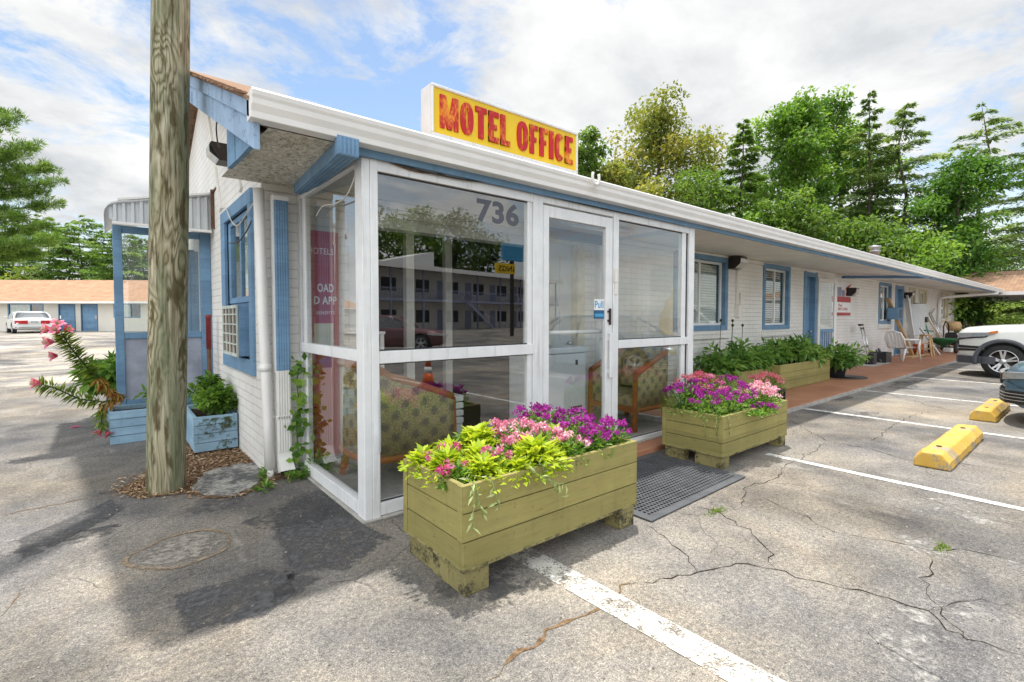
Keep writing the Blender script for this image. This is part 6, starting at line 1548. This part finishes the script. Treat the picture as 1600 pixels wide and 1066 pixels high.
for sy in (-1,1):
    strip('headlight', M['headlight'], sy*.56, sy*1.42, .84,.98,.99,1.06,o,.010); strip('indicator', M['amber'], sy*1.20, sy*1.52, .975,1.04,1.02,1.075,o,.016,8); strip('lamp_bezel', M['black'], sy*.58, sy*1.12, .80,.84,.93,.955,o,.014)
    strip('fog_lamp_slot', M['black'], sy*.60, sy*1.02, .56,.72,.60,.70,o,.012); strip('fog_lamp_bar', M['alloy'], sy*.62, sy*1.0, .63,.645,.64,.655,o,.018)
    m_ = MB(); rr = .375+.085; c0 = V((1.58, sy*w2*.985, .38)); m_.tube([c0+V((rr*math.cos(a),.0,rr*math.sin(a))) for a in [R(-12)+R(204)*i/20 for i in range(21)]], .045, 8); m_.build('arch_cladding', M['cladding'], o, local=True)
    c0 = V((-1.24, sy*w2*.985, .38)); m_ = MB(); m_.tube([c0+V((rr*math.cos(a),.0,rr*math.sin(a))) for a in [R(-12)+R(204)*i/20 for i in range(21)]], .045, 8); m_.build('arch_cladding', M['cladding'], o, local=True)
    m_ = MB(); m_.boxm(-.75,1.1,sy*w2*.985-.03,sy*w2*.985+.03,.28,.42); m_.build('sill_cladding', M['cladding'], o, .02, local=True)
# slate blue saloon behind the second wheel stop
o, skin, w2, hl = car('saloon_car', (8.16, -4.62, .004), R(90), 'slate blue saloon with its nose over the second wheel stop', M['car_blue'], L=4.75, W=1.82, zb=.19, hood=.86, belt=.93, roof=1.42, trunk=.98, wr=.33)
strip('grille', M['black'], -.5,.5,.50,.64,.50,.64,o,.010); strip('chrome_bar', M['chrome'], -.53,.53,.635,.655,.635,.655,o,.018); strip('lower_intake', M['black'], -1.0,1.0,.28,.44,.28,.44,o,.010,30)
for z in (.32,.36,.40): strip('chrome_bar', M['chrome'], -.97,.97,z,z+.012,z,z+.012,o,.018,30)
for sy in (-1,1): strip('headlight', M['headlight'], sy*.58, sy*1.35, .56,.66,.68,.73,o,.010)
# white saloon far left, tail towards us
p = D(46, 521, 31.0); dirn = Vector((p.x-CAM.x, p.y-CAM.y, 0)).normalized(); ang = math.atan2(dirn.y, dirn.x) + R(6); GZ = .32
o, skin, w2, hl = car('saloon_car', (p.x+dirn.x*2.2, p.y+dirn.y*2.2, GZ), ang, 'white saloon parked tail outward before the orange roofed motel', M['car_silver'], L=4.7, W=1.9, zb=.24, hood=.95, belt=.98, roof=1.42, trunk=1.0, wr=.33)
def rear_strip(nm, mat, y0, y1, z0, z1, parent, lift=.015, n=8):
    m_ = MB(); rws = []
    for i in range(n+1):
        y = y0+(y1-y0)*i/n; x = -(hl-.02-.20*max(0,(abs(y)/w2-.5)/.5)**2.2+lift)
        rws.append([(x+.03,y,z0),(x,y,z0),(x,y,z1),(x+.03,y,z1)])
    m_.grid(rws, closed=True, smooth=False); m_.f += [[0,1,2,3],[n*4+3,n*4+2,n*4+1,n*4]]; m_.m += [0,0]; m_.s += [False,False]; return m_.build(nm, mat, parent, .006, local=True)
for sy in (-1,1): rear_strip('tail_light', M['tail'], sy*.30, sy*w2*.93, .62,.84, o); rear_strip('reversing_light', M['lens'], sy*.22, sy*.295, .68,.80, o)
rear_strip('number_plate', M['headlight'], -.17,.17,.66,.80,o); rear_strip('bumper_strip', M['cladding'], -w2*.93,w2*.93,.40,.43,o,.02); rear_strip('rear_window', M['glass_car'], -.5,.5,.9,.91,o)
# maroon saloon and cone behind the viewer, seen in the glass
vf = Vector((.80,.60,0)); c = Vector((9.3,-14.1,0)) - vf*2.3
o, skin, w2, hl = car('saloon_car', (c.x, c.y, .004), math.atan2(vf.y, vf.x), 'dark maroon saloon reflected in the big vestibule pane', M['car_red'], L=4.75, W=1.82, zb=.19, hood=.90, belt=.95, roof=1.45, trunk=1.0)
strip('grille', M['black'], -.5,.5,.54,.68,.54,.68,o,.012); strip('chrome_bar', M['chrome'], -.54,.54,.65,.68,.65,.68,o,.02)
for sy in (-1,1): strip('headlight', M['lens'], sy*.55, sy*1.3, .58,.69,.70,.76,o,.012)
cn = thing('traffic_cone', (3.38,-5.14,0), 'orange traffic cone with a white collar reflected in the lower pane', 'cone')
mb = MB(); mb.boxm(3.38-.17,3.38+.17,-5.31,-4.97,.002,.035); mb.build('base', M['black'], cn, .01); mb = MB(); mb.lathe([(.13,.035),(.085,.30)], (3.38,-5.14,0), 24); mb.lathe([(.064,.42),(.03,.62),(.0,.625)], (3.38,-5.14,0), 24); mb.build('cone_body', M['orange'], cn); mb = MB(); mb.lathe([(.0852,.30),(.0642,.42)], (3.38,-5.14,0), 24); mb.build('collar', M['text_white'], cn)

# ------------------------------------------------------------------ the orange roofed motel across the lot
right = _r.copy(); deep = Vector((_f.x, _f.y, 0)).normalized()
o0 = D(90, 518, 35.0); o0.z = .33; ex = (right + deep*.035).normalized(); ey = Vector((-ex.y, ex.x, 0))
fm = thing('motel_wing', o0, 'low cream motel wing with an orange shingle roof and two blue doors', 'building', None, math.atan2(ex.y, ex.x))
def lx(u): return (u-90)/FPX*35
zt_ = 2.10
mb = MB(); wall_with_openings(mb, -26, 16, 0, zt_, [(lx(16),lx(70),1.0,2.02),(lx(92),lx(118),.02,1.97),(lx(126),lx(152),.02,1.97),(lx(176),lx(217),.98,2.0),(-15,-12.5,1.0,2.0),(9,11.5,1.0,2.0)], 0.0, .2); mb.build('wall', M['cream_wall'], fm, local=True)
mb = MB(); mb.prism([(-27,-.9,zt_+.02),(-27,5,zt_+1.95),(-27,11,zt_+.02)], (44,0,0)); mb.build('roof', M['roof_orange'], fm, local=True); mb = MB(); mb.boxm(-27.02,17.02,-.95,-.905,zt_-.10,zt_+.05); mb.build('fascia', M['white'], fm, local=True)
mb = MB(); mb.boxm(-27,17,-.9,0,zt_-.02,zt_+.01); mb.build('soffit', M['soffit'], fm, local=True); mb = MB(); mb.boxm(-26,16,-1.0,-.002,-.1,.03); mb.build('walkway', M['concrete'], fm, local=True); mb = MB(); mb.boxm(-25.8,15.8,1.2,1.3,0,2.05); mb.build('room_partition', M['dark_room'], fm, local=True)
for (a, b) in ((92,118),(126,152)):
    x0, x1 = lx(a), lx(b); mb = MB(); mb.boxm(x0+.06,x1-.06,.06,.10,.04,1.92)
    for i in range(2):
        for j in range(3): mb.boxm(x0+.16+i*.46,x0+.50+i*.46,.05,.0598,.2+j*.58,.66+j*.58)
    d_ = mb.build('door', M['blue_mid'], fm, local=True); mb = MB(); mb.boxm(x0,x0+.06,-.01,.1,.02,1.97); mb.boxm(x1-.06,x1,-.01,.1,.02,1.97); mb.boxm(x0+.06,x1-.06,-.01,.1,1.92,1.97); mb.build('frame', M['blue_dark'], d_, local=True); mb = MB(); mb.boxm((x0+.09) if a < 100 else (x1-.19),(x0+.19) if a < 100 else (x1-.09),.0,.05,.9,1.15); mb.build('handle', M['chrome'], d_, local=True)
for (x0, x1) in ((lx(16),lx(70)),(lx(176),lx(217)),(-15,-12.5),(9,11.5)):
    mb = MB(); z0, z1 = 1.0, 2.01
    mb.boxm(x0,x0+.07,-.02,.08,z0,z1); mb.boxm(x1-.07,x1,-.02,.08,z0,z1); mb.boxm(x0+.07,x1-.07,-.02,.08,z1-.07,z1); mb.boxm(x0+.07,x1-.07,-.02,.08,z0,z0+.06); mb.boxm(x0+(x1-x0)*.62,x0+(x1-x0)*.62+.05,-.01,.07,z0+.06,z1-.07)
    wn = mb.build('window', M['blue_mid'], fm, local=True); mb = MB(); mb.boxm(x0+.05,x1-.05,.04,.046,z0+.03,z1-.03); mb.build('pane', M['glass_window'], wn, local=True)
    mb = MB(); rws = []
    for i in range(30): x = x0+.07+(x1-x0-.1)*.6*i/29; rws.append([(x,.12+.03*(i%2),z0),(x,.12+.03*(i%2),z1)])
    mb.grid(rws); mb.build('curtain', M['curtain'], wn, local=True)

# ------------------------------------------------------------------ two storey motel behind the viewer, seen in the glass
a0 = Vector((9.0,-37.7,0)); a1 = Vector((41.4,-44.9,0)); ex = (a1-a0).normalized()
tm = thing('two_storey_motel', a0, 'two storey motel with a balcony and an outside stair, reflected in the vestibule glass', 'building', None, math.atan2(ex.y, ex.x))
LL = 40
mb = MB(); mb.boxm(-6,LL,-8,-1.6,0,6.2); mb.build('wall', M['cream_wall'], tm, local=True); mb = MB(); mb.boxm(-6.5,LL+.5,-8.5,.3,6.2,6.5); mb.build('roof', M['steel'], tm, local=True); mb = MB(); mb.boxm(-6,LL,-1.6,.0,2.95,3.2); mb.build('balcony', M['violet_trim'], tm, local=True)
mb = MB(); mb.boxm(-6.4,LL+.4,.301,.36,6.1,6.55); mb.build('fascia', M['white'], tm, local=True); mb = MB(); mb.prism([(9.5,-5,6.5),(17,-5,6.5),(17,-5,8.3)], (0,4,0)); mb.build('gable_end', M['white_vinyl'], tm, local=True)
mb = MB()
for i in range(12): mb.boxm(-5.9+i*4.1,-5.75+i*4.1,-.16,-.01,0,6.2)
mb.build('column', M['violet_trim'], tm, local=True)
mb = MB(); mb.boxm(-6,LL,-.06,-.02,4.15,4.22)
for i in range(230): mb.boxm(-6+i*.2,-5.97+i*.2,-.055,-.025,3.2,4.15)
mb.build('railing', M['violet_trim'], tm, local=True)
for fl_ in (0, 3.2):
    for i in range(10):
        x = -4+i*4.4; mb = MB(); mb.boxm(x,x+1.0,-1.62,-1.56,fl_+.05,fl_+2.15); mb.build('door', M['violet_trim'], tm, local=True); mb = MB(); mb.boxm(x+1.4,x+3.2,-1.62,-1.55,fl_+.8,fl_+2.1); mb.build('window', M['dark_room'], tm, local=True)
mb = MB()
for i in range(16): mb.boxm(20+i*.28,20.3+i*.28,.1,1.1,3.0-.19*i-.05,3.0-.19*i)
mb.bar((20,1.1,4.0),(24.5,1.1,1.0),.06,.08); mb.bar((20,.1,4.0),(24.5,.1,1.0),.06,.08); mb.bar((20,1.1,2.95),(24.5,1.1,-.05),.06,.25); mb.build('staircase', M['violet_trim'], tm, local=True)
sgn = thing('roadside_sign', (21.0,-24.0,0), 'yellow and teal roadside sign on a dark post, reflected in the vestibule glass', 'sign')
c = Vector((21.0,-24.0,0)); mb = MB(); mb.boxm(c.x-.1,c.x+.1,c.y-.1,c.y+.1,0,5.39); mb.build('post', M['dark_metal'], sgn); mb = MB(); mb.boxm(c.x-.9,c.x+1.0,c.y-.1,c.y+.1,5.4,6.6); mb.build('panel', M['sky_print'], sgn); mb = MB(); mb.boxm(c.x-1.5,c.x+.2,c.y-.09,c.y+.11,4.45,5.15); mb.build('lower_panel', M['sign_yellow'], sgn)
put_text('lettering','INGS',sgn,(c.x+.1,c.y+.111,4.6),(-1,0,0),(0,0,1),1.4,.4,M['dark_metal'],.004,.02)
# ------------------------------------------------------------------ trees
def broad_tree(u, vtop, dep, wpx, leaf, label, n=6500, low=.25, L=.34, group='tall trees behind the motel', trunk='trunk', pos=None, H=None, wid=None, nl=30, gz=0, cr=.20, name='broadleaf_tree'):
    if pos is None: p = D(u, 495, dep); H = ((D(u, vtop, dep).z)-gz)*1.05; p = Vector((p.x, p.y, gz)); wid = wpx/FPX*dep
    else: p = Vector(pos)
    o = thing(name, p, label, 'tree', group); r0 = .012*H+.06
    mb = MB(); tp = [p+Vector((rng.normal()*.15*k, rng.normal()*.15*k, H*.86*k/5)) for k in range(6)]; mb.tube(tp, [r0*(1-.17*k) for k in range(6)], 8)
    C = []; Rr = []
    for i in range(nl):
        tt = low + (1-low)*((i+.5)/nl); base = tp[0].lerp(tp[-1], min(.97, tt*.92)); j = min(4, int(tt*4.6)); base = tp[j].lerp(tp[j+1], tt*4.6-j) if tt < .99 else tp[-1]
        q_ = (tt-low)/(1-low); prof = max(.12, 1-((q_-.42)/(.62 if q_ > .42 else .75))**2)**.6
        a = i*2.4+rng.normal()*.4; ln = wid/2*prof*rng.uniform(.55,1.08); up_ = ln*rng.uniform(.15,.75)
        tip = base+Vector((math.cos(a)*ln, math.sin(a)*ln, up_)); mid = base.lerp(tip,.5)+Vector((0,0,-.06*ln))
        if ln > .4: mb.tube([base, mid, tip], [r0*.38*(1-tt*.6), r0*.24*(1-tt*.6), r0*.08], 5, cap=False)
        m = 5
        for k in range(m):
            f_ = .35+.65*(k+rng.random())/m; q = base.lerp(tip, f_)+Vector(rng.normal(size=3))*wid*.05+Vector((0,0,H*.07*tt))
            C.append(tuple(q)); Rr.append(wid*cr*rng.uniform(.35,.75)*(.75+.25*prof))
    top_lim = p.z+H
    Rr = np.array(Rr); C = np.array(C); over = C[:,2]+Rr*.7-top_lim; C[:,2] -= np.maximum(over,0)
    P, cid = clump_points(C, Rr, n/len(C)/np.mean(Rr**2), .7); k = len(P)
    T = unit(k)+ (P-C[cid])/Rr[cid][:,None]*.6; T[:,2] -= .3
    tone = np.clip(rng.normal(.48,.22,len(C))[cid]+rng.normal(0,.16,k),0,1)
    leaf_mesh('crown', P, np.tile([0,0,1.],(k,1))+unit(k)*.6, T, L*rng.uniform(.55,1.2,k), L*.62*rng.uniform(.6,1.1,k), .2, LF[leaf], tone, o)
    mb.build('trunk', M[trunk], o); return o
def conifer(u, vtop, dep, wpx, leaf, label, n=8500, low=.12, L=.46, droop=.25, nb=84, sparse=1.0, group='tall trees behind the motel', pos=None, H=None, wid=None, gz=0, name='hemlock_tree', trunk='trunk', shape=.75, up_=.0, Wd=.2, lean=0):
    if pos is None: p = D(u, 495, dep); H = D(u, vtop, dep).z-gz; p = Vector((p.x, p.y, gz)); wid = wpx/FPX*dep
    else: p = Vector(pos)
    o = thing(name, p, label, 'tree', group); r0 = .011*H+.05; mb = MB()
    tp = [p+Vector((rng.normal()*.05*k+lean*k/5*.3, rng.normal()*.05*k, H*k/5)) for k in range(6)]; mb.tube(tp, [r0*(1-.19*k) for k in range(6)], 8)
    P = []; T = []; tone = []
    for i in range(nb):
        tt = low+(1-low)*((i+rng.random())/nb)**.9; j = min(4,int(tt*5)); base = tp[j].lerp(tp[j+1], tt*5-j)
        a = i*2.4+rng.normal()*.5; ln = max(.15, wid/2*min(1,((1-tt)/.8))**shape*rng.uniform(.5,1.2)); d = Vector((math.cos(a), math.sin(a), 0)); s_ = Vector((-d.y, d.x, 0))
        def pt(f_): return base+d*(ln*f_)+Vector((0,0,up_*ln*f_ + ln*(.12*f_ - droop*f_*f_)))
        mb.tube([base, pt(.5), pt(1)], [r0*.20*(1-tt*.7)+.008, r0*.13*(1-tt*.7)+.006, .006], 4, cap=False)
        k = max(6, int(n/nb*(.12+ln/(wid/2))*2.4*sparse)); bt_ = rng.normal(.45,.2)
        f_ = rng.random(k)**.75*.85+.15; lat = rng.normal(0,.20*ln+.05,k)*(1.1-f_*.6)
        for q in range(k):
            c = pt(f_[q])+s_*lat[q]+Vector((0,0,-abs(lat[q])*.22+rng.normal()*.05)); P.append(tuple(c)); sg_ = math.copysign(1,lat[q]); T.append(tuple(d*.8+s_*sg_*.6+Vector((0,0,-.22+rng.normal()*.25)))); tone.append(bt_+rng.normal()*.15)
    k = len(P); leaf_mesh('crown', np.array(P), np.tile([0,0,1.],(k,1))+unit(k)*.5, np.array(T), L*.72*rng.uniform(.5,1.2,k), L*.72*Wd*1.7*rng.uniform(.5,1.2,k), .15, LF[leaf], np.clip(tone,0,1), o)
    mb.build('trunk', M[trunk], o); return o
broad_tree(925,196,30,105,'tree','slim green tree rising directly behind the right end of the sign',7500,.3,.30)
broad_tree(1025,146,34,200,'olive','broad yellowing tree beside the motel sign',15000,.2,.34,cr=.23)
conifer(1100,205,36,110,'conifer','thin grey green conifer right of the yellowing tree',7000,.15,.38,.1,64,.9)
conifer(1148,196,30,150,'pine','pointed mid green conifer between the yellowing tree and the tall bright trees',15000,.10,.40,.10,84,1.0,name='conifer_tree',shape=.8)
broad_tree(1232,134,34,150,'bright','tall bright green tree, left one of the bright pair',16000,.15,.33,cr=.24)
broad_tree(1305,127,37,140,'bright','tallest bright green tree, right one of the bright pair',14000,.25,.35,cr=.24)
conifer(1352,152,33,150,'conifer','dark hemlock overlapping the tallest bright tree',11000,.12,.40,.16,64,up_=.1)
conifer(1408,162,32,215,'conifer','wide hemlock with drooping tiers behind the roof flue',13000,.10,.40,.26,64,1.0,shape=.6,up_=.2)
broad_tree(1478,236,28,135,'vine','tree swathed in glossy vines left of the sparse hemlock',12000,.08,.28,cr=.28,name='vine_covered_tree')
conifer(1530,167,31,200,'conifer','sparse pointed hemlock with open branches at the right',9000,.10,.40,.28,52,.85,shape=.62,up_=.2)
conifer(1618,215,30,210,'conifer','sparse hemlock cut by the right border of the photo',8000,.10,.40,.28,50,.85,shape=.6,up_=.2)
broad_tree(1340,335,27,170,'tree','low rounded tree standing behind the flue',7000,.05,.27,cr=.25)
broad_tree(1425,368,25,170,'bright','fresh green rounded shrub tree behind the roof end',7500,.03,.24,cr=.25)
broad_tree(1250,300,28,160,'tree','mid height tree filling the gap under the tall bright pair',7500,.08,.28,cr=.25)
broad_tree(1170,318,29,130,'bright','young bright tree between the pointed conifer and the bright pair',6000,.08,.28,cr=.25)
broad_tree(1090,258,28,170,'tree','mid height green tree under the yellowing crown',7500,.1,.28,cr=.25)
broad_tree(980,232,29,130,'olive','smaller yellow green tree in front of the broad yellowing one',6500,.15,.30,cr=.25)
broad_tree(1570,378,62,190,'tree','dark broad tree rising above the carport roof',8000,.05,.38,cr=.25)
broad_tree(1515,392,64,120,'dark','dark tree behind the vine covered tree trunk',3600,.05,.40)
# hedge bank beyond the carport
for (u, vt, dep, wpx, leaf, lab) in ((1500,440,47,120,'bright','bright sunlit bush just past the end of the motel wall'),(1545,425,50,130,'bright','tall bright bush beyond the carport opening'),(1590,430,49,120,'bright','darker bush beside the carport post'),(1530,472,44,110,'lilyleaf','yellow green low bush in the carport opening'),(1640,430,48,120,'tree','green bush at the right border beyond the carport')):
    broad_tree(u, vt, dep, wpx, leaf, lab, 4200, .02, .30, 'bushes beyond the carport', nl=16, cr=.30, name='bush_tree')
# left: near pine with its boughs reaching in, and the pine wood behind the motel
def pine_bough(o, mb, P, T, tone, a, b, n, spread):
    a, b = Vector(a), Vector(b); mid = a.lerp(b,.5)+Vector((0,0,-.05*(b-a).length)); mb.tube([a, mid, b], [.05,.03,.01], 5, cap=False)
    d = (b-a).normalized(); s_ = d.cross(Vector((0,0,1))).normalized()
    for i in range(n):
        f_ = .12+.88*rng.random()**.8; c = (a.lerp(mid,f_*2) if f_ < .5 else mid.lerp(b,f_*2-1))+s_*rng.normal()*spread*(1.1-f_*.6)+Vector((0,0,rng.normal()*spread*.22)); tn = rng.normal(.5,.2)
        for k in range(34):
            dd = Vector(rng.normal(size=3)); dd.normalize(); P.append(tuple(c+dd*.04)); T.append(tuple(dd+d*.5+Vector((0,0,.35)))); tone.append(tn+rng.normal()*.12)
DP = 15.0
np_ = thing('pine_tree', D(-110,495,DP) - Vector((0,0,D(-110,495,DP).z)), 'near pine at the left border with long needled boughs reaching in', 'tree'); mb = MB(); P = []; T = []; tone = []
b0 = Vector(np_.location); mb.tube([b0, b0+Vector((.1,0,4)), b0+Vector((0,.1,8.5))], [.24,.18,.07], 10)
for (ua, va, ub, vb_, n, sp) in ((-110,230,30,182,70,.22),(-110,250,62,225,110,.26),(-110,275,80,262,120,.26),(-110,300,78,300,110,.24),(-110,292,104,283,70,.20),(-110,322,100,318,90,.20),(-110,335,35,338,90,.25),(-110,370,75,352,110,.26),(-110,385,90,372,120,.26),(-110,400,60,396,100,.24),(-110,210,10,176,50,.2),(-110,260,20,245,90,.3),(-110,290,25,280,90,.3),(-110,380,20,385,90,.3)):
    pine_bough(np_, mb, P, T, tone, D(ua,va,DP+.2), D(ub,vb_,DP+rng.uniform(-.9,.9)), n, sp)
k = len(P); leaf_mesh('crown', np.array(P), unit(k), np.array(T), rng.uniform(.11,.20,k), .016, .1, LF['pine'], np.clip(tone,0,1), np_); mb.build('trunk', M['trunk'], np_)
labs = ['pine behind the left end of the orange roof','rounded pine behind the white saloon','pine with a bare pale trunk above the orange roof','tall pine in the middle of the wood behind the orange roof','dense pine right of the pale trunk','pine whose top shows left of the awning','pine seen over the roof beside the porch post','pine seen through the upper porch glass','dark pine seen through the glass beside the pole']
for i, (u, vt, w_) in enumerate(((-20,372,120),(25,348,130),(78,338,110),(110,350,130),(130,338,140),(165,362,120),(200,355,130),(225,372,120),(262,370,130))):
    conifer(u, vt, 52+3*(i%3), w_, 'pine', labs[i], 3600, .10, .62, .12, 60, 1.3, 'pine wood beyond the orange roof', gz=.3, name='pine_tree', shape=.45, trunk='trunk_pale' if i == 2 else 'trunk', Wd=.2)
broad_tree(20,418,47,90,'lilyleaf','yellow green young tree at the wood edge above the orange roof',1500,.1,.4,'pine wood beyond the orange roof',gz=.3,nl=12)
# wooded rise behind the two storey motel (seen in the glass)
tl = ['dark tree behind the left end of the two storey motel','broad dark tree behind the balcony','dark tree behind the stair','tall dark tree right of the stair','rounded dark tree by the roadside sign','dark tree far along the road','dark tree beyond the motel end','low dark tree at the end of the wood']
for i in range(8):
    x = 4+i*6.2; y = -52-rng.uniform(0,6)-i*1.2
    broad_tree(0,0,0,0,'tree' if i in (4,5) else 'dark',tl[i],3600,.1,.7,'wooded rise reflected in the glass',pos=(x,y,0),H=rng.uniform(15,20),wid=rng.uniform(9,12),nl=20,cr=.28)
